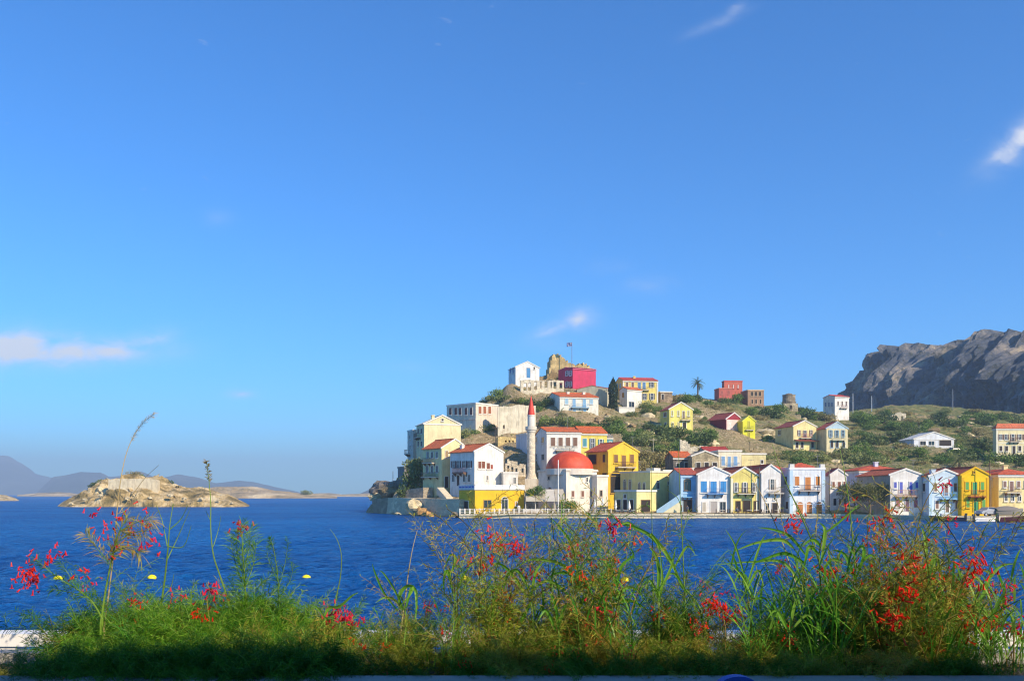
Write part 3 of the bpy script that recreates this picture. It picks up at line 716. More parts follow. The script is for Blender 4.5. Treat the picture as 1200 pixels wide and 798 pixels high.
# outside stair with pale blue side
st = empty('outdoor_stair', P(769.5, 601, 158.5)); tag(st, 'diagonal outdoor stair with pale blue side climbing the arched building wall', 'stair')
wst = (798-769.5)/FP*158.5; hst = (601-583)/FP*158.5; n = 13
mb = MB()
for i in range(n): mb.box(wst*i/n, wst*(i+1)/n, 0.1, 1.2, -.2, hst*(i+1)/n)
mb.build('steps', plaster('#e8dfb6'), st)
mb = MB(); vs = [(0, 0, -.1), (.9, 0, -.1), (wst, 0, hst-.55), (wst, 0, hst+.75), (0, 0, .55)]; vs += [(x, .1-.003, z) for x, y, z in vs]
mb.add(vs, [(0, 1, 2, 3, 4), (9, 8, 7, 6, 5), (0, 5, 6, 1), (1, 6, 7, 2), (2, 7, 8, 3), (3, 8, 9, 4), (4, 9, 5, 0)]); mb.build('parapet', plaster('#a9cbe0', .2), st)
# ---- row of waterfront houses
h = House('narrow sky blue house with one arched window, at the foot of the blue stair', None, 798, 817.6, 601.8, 556, 4, 160, '#9cc8e4', roof='side', peak=(807, 549.5), rcol='#b5523a', D=9, trim='#b8d8ec')
h.win('F', 805.5, 569, 7, 10, 'pl', arch=True, frame='#7d6b58'); h.win('F', 805, 593.5, 11, 15, 'hole', name='door', frame='#7d5a40'); h.balcony('F', 799, 811, 582, .8, '#3f86b6', slab='#7fb4d6', rail=False); h.pillars('#b8d8ec'); h.band('F', 578, '#b8d8ec')
h = House('white gabled house with three bright blue shutters and blue balcony on the quay', None, 817.8, 856, 602.3, 556, 3, 158.6, '#f4f0e8', roof='gable', peak=(837, 547.5), rcol='#bf5c32', D=13, chimney=[(.15, .6, .9)])
h.row('F', [824.6, 847.6], 570.3, 7.2, 13, 'sh', BL); h.win('F', 836, 570.8, 7.4, 13.6, 'sh', BL, name='door'); h.balcony('F', 828, 846.8, 578.6, .9, '#2c6fae', slab='#3f7fb8')
h.win('F', 825, 594, 4, 11, 'sh', '#cfc4ae'); h.win('F', 836.6, 594.5, 7.5, 14, 'panel', '#b9b0a8', name='door'); h.win('F', 847, 594, 6.6, 12, 'pl'); h.pillars()
h = House('pale yellow gabled house with slate grey shutters and shop sign board', None, 856.6, 888.5, 602.5, 557.5, 3, 158.4, '#f0dc7c', roof='gable', peak=(872, 547.8), rcol='#bf5c32', D=13)
h.row('F', [862.5, 883.6], 570.8, 2.6, 10, 'op', '#6d6a72'); h.win('F', 872.8, 571.5, 3, 12, 'op', '#6d6a72', name='door'); h.balcony('F', 863.7, 883.2, 578.2, .9, '#5a3d30')
h.win('F', 865, 592.5, 4.4, 10, 'hole', frame='#6b4a36'); h.win('F', 875, 593.5, 7.5, 13, 'hole', name='door', frame='#6b4a36'); h.win('F', 886, 593, 4, 11, 'hole', frame='#6b4a36')
u, z = h.loc('F', 875, 585.3); h.extra('sign', MB().box(u-.85, u+.85, -.12, -.004, z-.2, z+.2), paint('#4c5a48', .5, 'sign_board')); h.pillars('#f4ecc8')
h = House('slim white gabled house with small balcony and two round vents on the quay', None, 892.3, 914.5, 603.3, 553, 3, 158, '#f2ede4', roof='gable', peak=(904, 545.2), rcol='#bf5c32', D=15, chimney=[(.85, .5, .8)])
h.win('F', 904.8, 567.5, 3.6, 12, 'op', '#b8a894', name='door'); h.balcony('F', 900, 917, 577.6, .9, '#6d5a50')
for x in (898, 907.3): h.win('F', x, 584, 1.6, 1.8, 'hole')
h.win('F', 899, 595.5, 4, 12, 'pl'); h.win('F', 908, 596, 5.5, 13, 'hole', name='door', frame='#9a8a78')
h = House('red-roofed house wedged behind the slim white gable and its pale yellow neighbour', None, 886, 929, 575, 552.5, 4, 172.5, '#e4dcd0', roof='hip', peak=(905, 543), rcol='#c9552f', D=9)
h = House('wide white quay house with six orange shutters, three of them arched doors', 915, 925.6, 966.5, 603.5, 551, 3, 157.2, '#eef0f2', roof='flat', parapet=.45, trim='#f4f2ee')
h.win('F', 934, 563.5, 5.2, 10.5, 'sh', '#d98433'); h.win('F', 946.6, 566.5, 6.4, 15, 'sh', '#d98433', name='door'); h.win('F', 958.3, 563.5, 5, 10.5, 'sh', '#d98433')
h.balcony('F', 935, 959.5, 574.6, 1.0, '#5a4840', slab='#c9b8a8'); h.row('F', [937.5, 948.3, 959.7], 597, 6.4, 12.5, 'sh', '#d08036', arch=True, name='door'); h.win('L', 921.4, 563, 3, 9, 'sh', DBR); h.win('L', 922.7, 592, 2.8, 8.5, 'sh', DBR)
h.pillars('#c4dcec', .55, .4)
hr = (551-541.5)/FP*158; e = 2
rb = MB().add([(.6, .8, h.h+.46), (h.W-.6, .8, h.h+.46), (h.W-.6, h.D-.5, h.h+.46), (.6, h.D-.5, h.h+.46), (2.8, 3.5, h.h+hr), (h.W-2.8, 3.5, h.h+hr)], [(0, 1, 5, 4), (1, 2, 5), (2, 3, 4, 5), (3, 0, 4)])
h.extra('roof', rb, tiles('#c9552f'))
h.extra('corner_block', MB().box(.0, .8, -.1, .7, h.h+.5, h.h+1.1).box(h.W-.8, h.W, -.1, .7, h.h+.5, h.h+1.1), plaster(WHITE))
h = House('small white gabled house with brown shutters beside the wide orange-shuttered house', 966, 973, 992, 600, 556.5, 4, 165, '#f1ede6', roof='gable', peak=(982.7, 550), rcol='#b04a38', hide=1)
h.win('F', 976.6, 567.8, 2.8, 6.5, 'sh', '#8a4a34'); h.win('F', 983.4, 570, 3.4, 11, 'sh', '#8a4a34', name='door'); h.win('F', 989.3, 567.8, 2.4, 7, 'sh', '#8a4a34'); h.balcony('F', 979.5, 988.5, 576.5, .7, '#6b5a50')
h.win('F', 978.3, 588, 3.6, 8, 'hole', name='door'); h.win('F', 984.3, 588, 2.6, 7, 'sh', '#b0603c'); h.win('F', 990, 588, 2.4, 6.5, 'pl')
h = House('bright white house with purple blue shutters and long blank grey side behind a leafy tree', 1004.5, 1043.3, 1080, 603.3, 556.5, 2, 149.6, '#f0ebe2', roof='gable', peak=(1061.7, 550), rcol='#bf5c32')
h.row('F', [1049, 1074.2], 568.3, 3.2, 7, 'sh', '#5966c8'); h.row('F', [1055.8, 1067.2], 571.2, 3.6, 13, 'sh', '#5966c8', name='door'); h.balcony('F', 1048.5, 1074, 581, .9, '#a8704c', slab='#c8a98c')
h.win('F', 1052.2, 589.5, 4.4, 8.5, 'sh', '#b4687a'); h.win('F', 1063, 592, 4.6, 14, 'panel', '#6d4a6a', name='door'); h.win('F', 1073, 590, 4.2, 8.5, 'sh', '#b4687a'); h.pillars('#e0d4c4')
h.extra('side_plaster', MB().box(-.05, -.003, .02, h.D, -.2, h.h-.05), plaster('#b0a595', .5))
h = House('low orange-roofed house with bluish side rising behind the long grey wall', 1003, 1007, 1060, 575, 551.5, 2, 172, '#dcdcec', roof='hip', peak=(1030, 544), rcol='#c9552f', D=9, chimney=[(.5, .3, .9)])
h = House('pale blue gabled house with brown shutters and blue balcony, left of the vivid yellow one', 1079.7, 1089, 1126.6, 604, 558, 2, 147.5, '#d3e6f2', roof='gable', peak=(1107.3, 550.5), rcol='#bf5c32', chimney=[(.2, .4, .6)])
h.row('F', [1096.2, 1119.3], 570.8, 3.4, 9.5, 'sh', '#8d6a5e'); h.win('F', 1108.6, 573.4, 4.2, 14, 'sh', '#8d6a5e', name='door'); h.balcony('F', 1101, 1118.5, 584, .9, '#6fb0d8', slab='#8cc0e0')
h.row('F', [1098, 1121], 591.2, 3.4, 9, 'sh', '#8d6a5e'); h.win('F', 1110, 593.6, 3.6, 13, 'panel', '#6d544c', name='door'); h.win('L', 1083.4, 571, 2.6, 9, 'sh', DBR); h.pillars('#b9d8ec')
h = House('vivid yellow gabled quayside house with green shutters and green door', None, 1127, 1158.5, 604, 556.5, 2, 146.5, '#f5c900', roof='gable', peak=(1142, 548.3), rcol='#bf5c32', D=13, trim='#e8b400', dirt=.12, chimney=[(-.02, .5, .6)])
h.row('F', [1133.1, 1151], 569.3, 4, 9, 'sh', '#5fae4e'); h.win('F', 1142.1, 572, 5.4, 14, 'sh', '#36a05c', name='door'); h.balcony('F', 1134, 1152.5, 581.3, .9, '#8a3a22', slab='#a8482a')
h.row('F', [1134, 1152.6], 589.8, 3.8, 9.2, 'sh', '#5fae4e'); h.win('F', 1143.6, 592.6, 5.6, 14.4, 'panel', '#36a05c', name='door'); h.win('F', 1141.2, 553.4, 1.6, 2.4, 'hole', frame='#d8a800'); h.pillars('#e2ae00')
h = House('cream hip-roofed quay house with arched lower windows at the right edge', None, 1170.3, 1212, 600, 556, 0, 149, '#f1dfa2', roof='hip', peak=(1176, 549), rcol='#c9552f', D=10, chimney=[(.45, .3, .9)])
h.row('F', [1177.3, 1193.4, 1202, 1208], 567.3, 3.6, 7, 'sh', '#8d6a5e'); h.win('F', 1185.3, 569.4, 4.4, 11, 'sh', '#8d6a5e', name='door'); h.balcony('F', 1177, 1193.5, 576.8, .9, '#7a5444'); h.row('F', [1178.7, 1186.5, 1194.6, 1203], 584, 3.4, 5.5, 'pl', arch=True)
h = House('small cream lean-to with two narrow windows joining the cream hip-roofed quay house', None, 1160.5, 1170.2, 600, 561, 0, 151, '#efdca0', roof='flat', D=7, name='annex', cat='annex', parapet=.1)
h.row('F', [1164, 1168], 566.8, 2, 6, 'sh', '#8d6a5e')
# ---- second row, above the quay
h = House('roofless-looking stone gabled barn with three dark openings above the blue-shuttered house', None, 811, 841.5, 560, 534.5, 4, 184, stone('#c9b792', 1.2), roof='gable', peak=(824, 528.8), rcol='#b8a888', D=8, name='barn', cat='barn', hide=1)
h.row('F', [818.3, 828, 837.5], 545.5, 5, 7, 'hole')
h = House('grey stone house with small orange roof left of the gabled stone barn', None, 789, 811, 553, 535.5, 4, 187, stone('#8b8278', 1.3), roof='side', peak=(804, 529.5), rcol='#cf632a', D=7, hide=1)
h.win('F', 804, 545, 4, 6, 'hole'); h.win('F', 794, 545, 3, 5, 'hole')
h = House('small cream house with three light blue shutters, above the pale yellow quay house', None, 842, 869, 556, 529.5, 4, 186, '#f1e6c8', roof='flat', D=7, hide=1)
h.row('F', [847.3, 861.8], 540, 4.2, 10.5, 'sh', '#86b4e0'); h.win('F', 854.6, 541, 3.4, 12, 'sh', '#86b4e0', name='door'); h.balcony('F', 851, 866, 547.6, .6, '#6d96c0')
h = House('low house under a crimson roof behind the stone barn gable', None, 827, 856, 545, 530, 4, 194, '#c9bfae', roof='side', peak=(840, 523.8), rcol='#a8332a', D=7)
h = House('plain cream block wall house with no windows, right of the small light blue shuttered house', None, 869.5, 897.5, 552, 533, 4, 188, '#e9dba0', roof='flat', D=6, dirt=.6, hide=1)
h.win('F', 893, 541, 2.6, 4, 'hole')
# ---- the hill
h = House('little white gabled house with blue door at the left end of the hill crest', 596, 604.2, 632, 446.5, 430, 18, 272, '#f2f0ea', roof='gable', peak=(618, 424), rcol='#dcd6cc', trim=WHITE)
h.win('F', 619.2, 437, 4.4, 11.5, 'panel', '#4c93cc', name='door'); h.win('F', 626, 431.5, 1.6, 2.6, 'hole'); h.row('L', [598.4, 601.6], 434.5, 1.3, 6, 'sh', '#3b6cb0')
h = House('crimson pink house on the hilltop below the castle ruin, blank sunny side', 661.5, 671.2, 698.3, 458.5, 430.8, 30, 268, '#d23c62', roof='side', peak=(684, 429.4), rcol='#c76a78', trim='#d86a84', D=8)
for yy_ in (437.5, 450): h.row('L', [664.4, 668.6], yy_, 1.8, 6, 'op', '#e8dce8', frame='#e8dce8')
h = House('white house with orange roof and pale blue shutters below the crimson pink house', 638.5, 656, 701.2, 487.5, 464.6, 12, 243, '#f2eddc', roof='side', peak=(675, 457), rcol='#cf632a', chimney=[(.36, .35, .6), (.78, .35, .6)])
h.row('F', [664, 693], 470, 3.8, 7, 'sh', '#a9cfe4'); h.row('F', [672.7, 684.8], 471.8, 3.6, 11, 'sh', '#8cbadc', name='door'); h.balcony('F', 669, 689.5, 477.4, .9, '#8ab0cc', slab='#9cc0d8'); h.row('F', [673, 685.2], 482.6, 3.6, 7, 'sh', '#8cbadc'); h.win('L', 648, 475, 2.6, 6, 'pl')
h = House('grey-green shaded house with orange roof, beside the tall dark cypress', 697, 711.4, 714, 479, 455, 75, 262, '#c9c2a8', roof='side', peak=(704, 451.5), rcol='#cf6a3c', D=9)
h = House('long two-storey yellow house with red roof on the skyline right of the cypress', 720.5, 730, 771, 476, 445.5, 8, 285, '#f0d878', roof='side', peak=(750, 440.8), rcol='#c0453a', chimney=[(.42, .4, .7)])
h.row('F', [734.8, 741.4], 451, 2.6, 6, 'sh', '#7a5a4a'); h.row('F', [749.2, 754.8], 452, 3.4, 7.6, 'sh', '#5a8fc0', name='door'); h.win('F', 763.6, 450.8, 3, 6, 'op', '#4d5a60'); h.balcony('F', 748, 760, 457, .8, '#6d5a4c'); h.row('F', [755.2, 764], 464.6, 3.2, 6.8, 'op', '#6d6a60'); h.row('L', [723.5, 727], 452, 1.6, 5.4, 'pl'); h.pillars()
h = House('white and yellow house with thin orange roof, in front of the long yellow house', 726, 735, 752, 478.5, 456, 30, 262, '#f4efe0', roof='side', peak=(742, 453.3), rcol='#cf6a3c', hide=1)
h.win('F', 740, 474, 6, 6, 'pl'); h.win('L', 730.5, 463, 2.4, 6, 'sh', '#b98a2c')
h = House('low white terrace building with a bright blank front, below the white and yellow house', None, 725.5, 744, 490, 477.5, 6, 255, '#f6f1e2', roof='flat', D=6, parapet=.1, dirt=.1)
h.row('F', [731, 738], 486.5, 3, 5, 'hole')
h = House('small ruined brown stone hut with one dark doorway on the crest', None, 773.8, 788, 470.5, 459, 8, 288, stone('#b49a7c', 1.2), roof='flat', D=5, name='hut', cat='hut', parapet=.1)
h.win('F', 776.6, 465, 2.6, 6, 'hole', name='door')
h = House('lemon yellow gabled house with maroon roof and brown side, mid slope below the palm', 773.8, 784.4, 811.8, 503.5, 479.5, 14, 236, '#efe27a', roof='gable', peak=(800, 471.8), rcol='#a84a3c', trim='#f0ecdc')
h.win('L', 779.6, 485.8, 3.6, 5.4, 'pl'); h.win('L', 780, 497.6, 2.2, 5, 'pl'); h.row('F', [787.8, 795, 806.8], 484.4, 2, 6, 'sh', '#b8b06a'); h.win('F', 801, 486, 2.6, 8.6, 'sh', '#8a7a5c', name='door'); h.balcony('F', 797.4, 808, 492.3, .8, '#8a6a58'); h.row('F', [788.2, 795.6], 498, 2, 6, 'sh', '#b8b06a'); h.win('F', 802, 499, 4, 8, 'hole', name='door')
h = House('dark red house with white and pink striped gable front, middle of the slope', 829.5, 851, 870, 512, 491, 30, 252, '#9c2f3a', roof='gable', peak=(860.3, 484), rcol='#a04438', trim='#f0e4e0', found=4)
u0, z0 = h.loc('F', 852, 511); h.extra('front_plaster', MB().box(.1, h.W-.1, -.05, -.003, -.1, h.h-.1), plaster('#f0d4cc')); h.row('F', [855, 864.5], 500, 2, 7, 'panel', '#c8403a', frame='#ffffff'); h.balcony('F', 856, 869, 505.5, .7, '#d8b8b4'); 
h = House('lemon green narrow gabled house touching the dark red house', None, 870.4, 885, 515, 493.5, 10, 250.5, '#e6e23c', roof='gable', peak=(877.5, 487.7), rcol='#d8d060', trim='#eee860', D=7, dirt=.1)
h.win('F', 877.6, 497.5, 2.2, 8, 'panel', '#c4bc38', name='door'); h.balcony('F', 873.5, 882, 503.6, .7, '#8a8a3c'); h.win('F', 877.6, 509.5, 2.4, 6, 'panel', '#b0a830')
h = House('salmon red ruin house with paler wing on the crest, left of the windowless brown shell', 846, 848.7, 870, 465, 446.8, 6, 325, '#d4705a', roof='flat', parapet=.2, trim='#c85a4a', dirt=.6)
h.row('F', [854, 859.5, 865], 453, 1.4, 4.4, 'panel', '#ead8cc'); h.extra('roof', MB().box(.2, h.W-.2, .2, h.D-.2, h.h, h.h+.35), tiles('#c4543c'))
h = House('low salmon wing with flat roof in front of the salmon red ruin house', None, 842.6, 858, 467.5, 455, 6, 318, '#c8685c', roof='flat', D=5, parapet=.1, name='annex', cat='annex', trim='#d88a74')
h.row('F', [846, 854], 460, 2, 4, 'panel', '#a85048')
h = House('brown roofless two-storey shell with six black openings on the crest', None, 876.3, 895.2, 475, 457, 6, 318, '#b08a6c', roof='flat', D=7, parapet=.1, dirt=.9, name='ruin', cat='ruin', trim='#d4b894')
h.row('F', [881.3, 885.8, 890.5], 461.6, 2.6, 5, 'hole'); h.row('F', [881.5, 886, 891.2], 470.5, 2, 4.6, 'hole')
h = House('tall white house with thin red roof standing alone on the crest before the cliff', 964.8, 978.3, 995, 486.5, 464.3, 20, 316, '#f3eee6', roof='side', peak=(986, 462.3), rcol='#c04a40')
h.row('F', [982, 987, 991.8], 472.6, 1.7, 4.6, 'sh', '#7d6a60'); h.balcony('F', 984, 991.5, 478, .8, '#8a4c40'); h.row('L', [967.8, 971.6, 975.2], 474, 1.5, 5, 'sh', '#7f8fb0')
h = House('cream gabled house with wide dark red porch awning, left of the bluish pediment house', 908.5, 929.8, 956.6, 526, 499.5, 16, 240, '#efdf9e', roof='gable', peak=(942.3, 493), rcol='#9e4638', found=4)
h.win('L', 913.6, 507, 3, 6, 'pl'); h.row('F', [936.3, 950.4], 507, 1.8, 6, 'op', '#6d3c30'); h.win('F', 943.2, 508.5, 2.2, 8, 'op', '#6d3c30', name='door'); h.balcony('F', 937, 950, 513, .8, '#a03c30'); h.row('F', [934, 940, 952], 521.5, 3, 7, 'hole')
u0, z = h.loc('F', 930.5, 516); u1, _ = h.loc('F', 956.5, 516); h.extra('awning', MB().add([(u0, -.02, z+.25), (u1, -.02, z+.25), (u1, -1.5, z-.1), (u0, -1.5, z-.1), (u0, -.02, z+.15), (u1, -.02, z+.15), (u1, -1.5, z-.2), (u0, -1.5, z-.2)], [(0, 1, 2, 3), (7, 6, 5, 4), (3, 2, 6, 7), (0, 3, 7, 4), (2, 1, 5, 6), (1, 0, 4, 5)]), paint('#8c3a2c', .7, 'awning_paint'))
h = House('cream house with blue shutters, bluish pediment and tan side, on the slope', 956.8, 968.6, 993.5, 526.5, 502, 10, 238, '#eadcae', roof='gable', peak=(981, 494.6), rcol='#b8543c', trim='#b4c8d6', found=4)
h.row('F', [973.2, 987.8], 508, 2.2, 8, 'op', '#5d8aa0'); h.win('F', 980.5, 508.6, 2.4, 8.5, 'op', '#5d8aa0', name='door'); h.balcony('F', 974, 989, 515.3, .8, '#a8a488', slab='#d8d0b4'); h.row('F', [974.6, 981, 988.5], 521, 3, 6.5, 'hole')
g_ = MB(); ph = h.ph; g_.add([(.3, -.03, h.h-.05), (h.W-.3, -.03, h.h-.05), (h.W/2, -.03, h.h+ph-.2)], [(0, 1, 2)]); h.extra('pediment', g_, plaster('#b9d2e2'))
h = House('low white bungalow with broad white gable and deep dark porch, right part of the slope', 1067.5, 1071, 1118, 525, 514.5, 5, 254, '#e9edf4', roof='gable', peak=(1093.5, 506.5), rcol='#d9d6d0', D=8)
h.row('F', [1081.5, 1091.5], 519.3, 6.5, 4.6, 'pl'); h.win('F', 1107.5, 519, 14, 6.5, 'hole', name='door'); h.band('F', 515, WHITE, .2)
h = House('pale yellow stone terrace block carrying the white bungalow porch', None, 1096, 1113, 531.5, 525, 5, 252.5, '#dfc982', roof='flat', D=2, parapet=.0, name='terrace', cat='terrace')
h = House('wide two-storey cream building with orange hip roof at the right edge of the slope', 1163.5, 1167.6, 1222, 533.5, 502, 3, 228, '#eddfb0', roof='hip', peak=(1190, 495.8), rcol='#c96a44')
h.row('F', [1172.2, 1179, 1194.8, 1202, 1209], 512, 3, 6, 'op', '#6d4c40'); h.win('F', 1187, 512.8, 3, 8, 'op', '#6d4c40', name='door'); h.row('F', [1172.6, 1179.3, 1194.8, 1202, 1209], 525.6, 3.4, 6, 'hole'); h.win('F', 1188, 527, 3.6, 9, 'hole', name='door'); h.balcony('F', 1182, 1193, 517.5, .8, '#7d5c4c'); h.band('F', 519, '#f2ead0'); h.pillars('#f2ead0')
# ---------------------------------------------------------------- mosque, minaret, windmill
ms = empty('mosque', (0, 0, 0)); 
b_ = House('white harbour mosque with a wide red dome and arched windows', 631, 663.5, 699.5, 598.5, 552, 33, 166.5, '#f0e4d4', roof='none', name='mosque', cat='mosque', dirt=.45, found=1.2)
bpy.data.objects.remove(ms)
MQ = b_
b_.win('L', 643.4, 560, 2, 3.5, 'hole', frame='#cbbca8'); b_.win('L', 644.5, 577, 3.4, 7, 'panel', '#7a3c34', arch=True, frame='#cbbca8')
b_.win('F', 687.7, 562, 1.8, 5, 'hole', arch=True); b_.row('F', [671.2, 682.6, 693], 578.5, 2.8, 6.5, 'sh', '#8a5a4a', frame='#d8c8b4')
MB().box(-.2, b_.W+.2, -.2, b_.D+.2, b_.h, b_.h+.28).build('cornice', plaster('#ddd0bc'), b_.root)
cx, cy = b_.W*.47, b_.D*.5
cpx = 667.5; r = 27.6/FP*(b_.d+5.2)
# dome centre placed over the body so that it sits square on the drum
cen = P(cpx, 549, b_.d+5.0); inv = (cen-b_.root.location); th = -b_.th
lx = inv.x*math.cos(th)-inv.y*math.sin(th); ly = inv.x*math.sin(th)+inv.y*math.cos(th)
zt = b_.h+.28
MB().lathe([(r*1.02, zt-.9), (r*1.02, zt+.22), (r*.99, zt+.3)], 8*3, cx=lx, cy=ly).build('drum', plaster('#e4d6c4', .4), b_.root)
hd = (551-528)/FP*(b_.d+5)-.35
prof = [(r*math.cos(a), zt+.28+hd*math.sin(a)) for a in np.linspace(0, math.pi/2*.995, 16)]
m, t, bb = newmat('dome_paint'); v = objvec(t)
n1 = noise(t, .9, 6, .65, objvec(t, (1, 1, .3))); c = ramp(t, n1, [(.3, lin('#b03a1c')), (.55, lin('#cc4a24')), (.75, lin('#d8633c'))])
t.links.new(c, bb.inputs['Base Color']); bb.inputs['Roughness'].default_value = .6; bump(t, bb, noise(t, 3, 5, .6, v), .3, .05)
MB().lathe(prof, 48, cx=lx, cy=ly).build('dome', m, b_.root, smooth=True)
MB().tube([(lx, ly, zt+hd+.2), (lx, ly, zt+hd+1.0)], .05, 5).build('finial', paint('#8a7a50', .4, 'brass'), b_.root)
e_ = House('white stepped side wing of the mosque with a sloping buttress wall', None, 699.6, 712.5, 600, 557.5, 33, 168.3, '#eee2d2', roof='flat', D=6, name='annex', cat='annex', parapet=.15, dirt=.5, found=1)
e_.win('F', 704.3, 578, 2.6, 7, 'hole', frame='#cbbca8')
# buttress
MN = 186.0; mp_ = P(622.4, 594, MN); z0 = 1.2
root = empty('minaret', (mp_.x, mp_.y, z0)); tag(root, 'slender cream minaret with one ring balcony and pointed red cap', 'minaret')
def zz(py): return HC+(HY-py)/FP*MN-z0
rr = lambda w: w/2/FP*MN
mm = stone('#e2d3b8', .8, 1.0, .8, 'minaret_stone')
MB().box(-rr(14.5), rr(14.5), -rr(14.5), rr(14.5), -1, zz(561)).build('base', plaster('#e6dcc8', .6), root)
MB().lathe([(rr(14), zz(561)), (rr(9.6), zz(554)), (rr(9.6), zz(553)), (rr(9.2), zz(507.5))], 20).build('shaft', mm, root, smooth=True)
MB().lathe([(rr(9.2), zz(507.5)), (rr(11), zz(506)), (rr(11), zz(505)), (rr(13.2), zz(503.6)), (rr(13.2), zz(499.8)), (rr(12.2), zz(499.8)), (rr(12.2), zz(503)), (rr(8), zz(503))], 20).build('balcony', plaster('#e6dcc8', .5), root)
MB().lathe([(rr(8.6), zz(503.2)), (rr(8.4), zz(487.5)), (rr(9.4), zz(487.3)), (rr(9.4), zz(486.4)), (rr(8.0), zz(486.3))], 20).build('upper_shaft', plaster('#eae2d4', .3), root, smooth=False)
cap = MB().lathe([(rr(8.6), zz(486.3)), (rr(6.6), zz(479)), (rr(.6), zz(464)), (.02, zz(463.6))], 20).build('cap', paint('#d23a24', .6, 'red_lead'), root, smooth=True)
MB().tube([(0, 0, zz(464)), (0, 0, zz(460.5))], .04, 5).build('finial', paint('#8a7a50', .4, 'brass'), cap)
HOUSES.append((615, 630, 595, 462, MN, 'minaret'))
# windmill
wd = 330; wp = P(924.5, 481, wd); root = empty('windmill', wp); tag(root, 'round roofless stone windmill tower on the crest', 'windmill')
q = wd/FP
MB().lathe([(8.0*q, -2), (7.8*q, 9*q), (8.2*q, 9.2*q), (8.2*q, 10*q), (7.4*q, 10.2*q), (7.2*q, 17*q), (7.5*q, 17.2*q), (7.5*q, 18.2*q), (6.9*q, 18.2*q), (6.7*q, 12*q)], 22).build('tower', stone('#a89880', .9), root)
MB().lathe([(6.8*q, 17.8*q), (3*q, 19.6*q), (.02, 20.4*q)], 16).build('roof', plaster('#8a7c6c', .6), root)
wl = MB().box(-8.6*q, 8*q, -7.8*q, -6.8*q, -3, 7.6*q).build('wall', stone('#c4b493', .9), root)
MB().box(-1.4*q, 1.4*q, -8.05*q, -7.82*q, 1*q, 5.4*q).build('opening', darkm(), wl)
HOUSES.append((914, 934, 482, 460, wd, 'round windmill tower'))

# ---------------------------------------------------------------- ruins and walls
def ruinwall(name, label, cat, pts, base, d, thick, mat, holes=(), yaw=0, jag=.25, found=3, group=None):
    """wall whose top follows pts (photo px, py); base row; a real wall with thickness"""
    x0 = pts[0][0]; th = math.radians(yaw); xw0 = (x0-600)/FP*d; z0 = HC+(HY-base)/FP*d
    def loc(px, py):
        xp = (px-600)/FP; u = (xp*d-xw0)/(math.cos(th)-xp*math.sin(th)); y = d+u*math.sin(th); return u, HC+(HY-py)/FP*y-z0
    r_ = random.Random(int(x0*10)); root = empty(name, (xw0, d, z0), th); tag(root, label, cat, group)
    L = [loc(*p) for p in pts]; us = np.arange(0, L[-1][0]+.001, .45); 
    hs_ = np.interp(us, [l[0] for l in L], [l[1] for l in L])
    H_ = [(loc(a-w/2, c+h_/2), loc(a+w/2, c-h_/2)) for a, c, w, h_ in holes]
    mb = MB(); cell = .45
    # columns of stone: each column is cut where an opening passes
    for i in range(len(us)-1):
        top = max(.4, (hs_[i]+hs_[i+1])/2+r_.uniform(-jag, jag)); segs = [(-found, top)]
        for (a, c) in H_:
            um = (us[i]+us[i+1])/2
            if a[0] <= um <= c[0]:
                new = []
                for s0, s1 in segs:
                    if c[1] < s0 or a[1] > s1: new.append((s0, s1)); continue
                    if a[1] > s0: new.append((s0, a[1]))
                    if c[1] < s1: new.append((c[1], s1))
                segs = new
        e = r_.uniform(-.04, .04)
        for s0, s1 in segs: mb.box(us[i], us[i+1], e, thick+e, s0, s1)
    mb.build('masonry', mat, root)
    HOUSES.append((pts[0][0], pts[-1][0], base, min(p[1] for p in pts), d, label)); return root
LIME = stone('#d9c69c', .8, 1.05, .6); PALE = stone('#e2d3b6', .7, 1.05, .7); GRY = stone('#8f8678', 1.0)
# castle ruin: three masses of weathered wall, one behind another
cr = ruinwall('castle_ruin', 'crumbling golden castle wall with jagged top, highest thing on the hill', 'ruin', [(642, 442), (644, 432), (646.5, 417), (648, 414.3), (655, 415), (659, 419), (664, 422.5), (668, 427), (676, 428), (686, 426), (692, 431), (698, 437)], 446, 287, 5, stone('#cdb27c', .55, 1.1, .55), jag=.6, found=5, yaw=10)
ruinwall('castle_ruin', 'lower broken castle rampart in front of the jagged golden wall', 'ruin', [(638, 448), (643, 439), (648, 434), (655, 437), (662, 440)], 450, 281, 3, stone('#b79a6a', .6, 1.0, .5), jag=.6, found=5)
ruinwall('ruined_wall', 'roofless cream wall with a row of tall openings beneath the little white house', 'ruin', [(610, 445.5), (620, 445), (630, 446), (640, 446.5), (652, 445.5), (661, 446)], 463, 262, 1.0, PALE, holes=[(615, 453, 3, 9), (621, 453, 3, 9), (627.5, 452, 3.4, 9), (634, 451, 3, 8), (640, 450.5, 3, 7), (646, 451, 2.6, 7), (651, 451.5, 3, 8), (656.8, 452, 3, 7)], yaw=8, jag=.1, found=4)
ruinwall('ruined_wall', 'long high pale wall running right from the big cream and pink house', 'wall', [(583.5, 476.5), (592, 476), (600, 476.5), (601, 474.5), (612, 474.5), (622, 475), (628, 476)], 510, 231, 1.5, plaster('#f3e6c8', .8), holes=[(606, 481, 1, 4), (590, 500, 2, 4)], yaw=5, jag=.12)
ruinwall('ruined_building', 'low golden ruin with a row of small windows, left of the minaret', 'ruin', [(583.5, 512), (590, 511.5), (598, 512), (606, 514)], 524, 221, 3, stone('#dcc283', .8, 1.05, .7), holes=[(589.5, 517, 1.3, 2.4), (593.5, 517, 1.3, 2.4), (597.5, 517, 1.3, 2.4), (601.5, 517.5, 1.3, 2.4)], yaw=10, jag=.1)
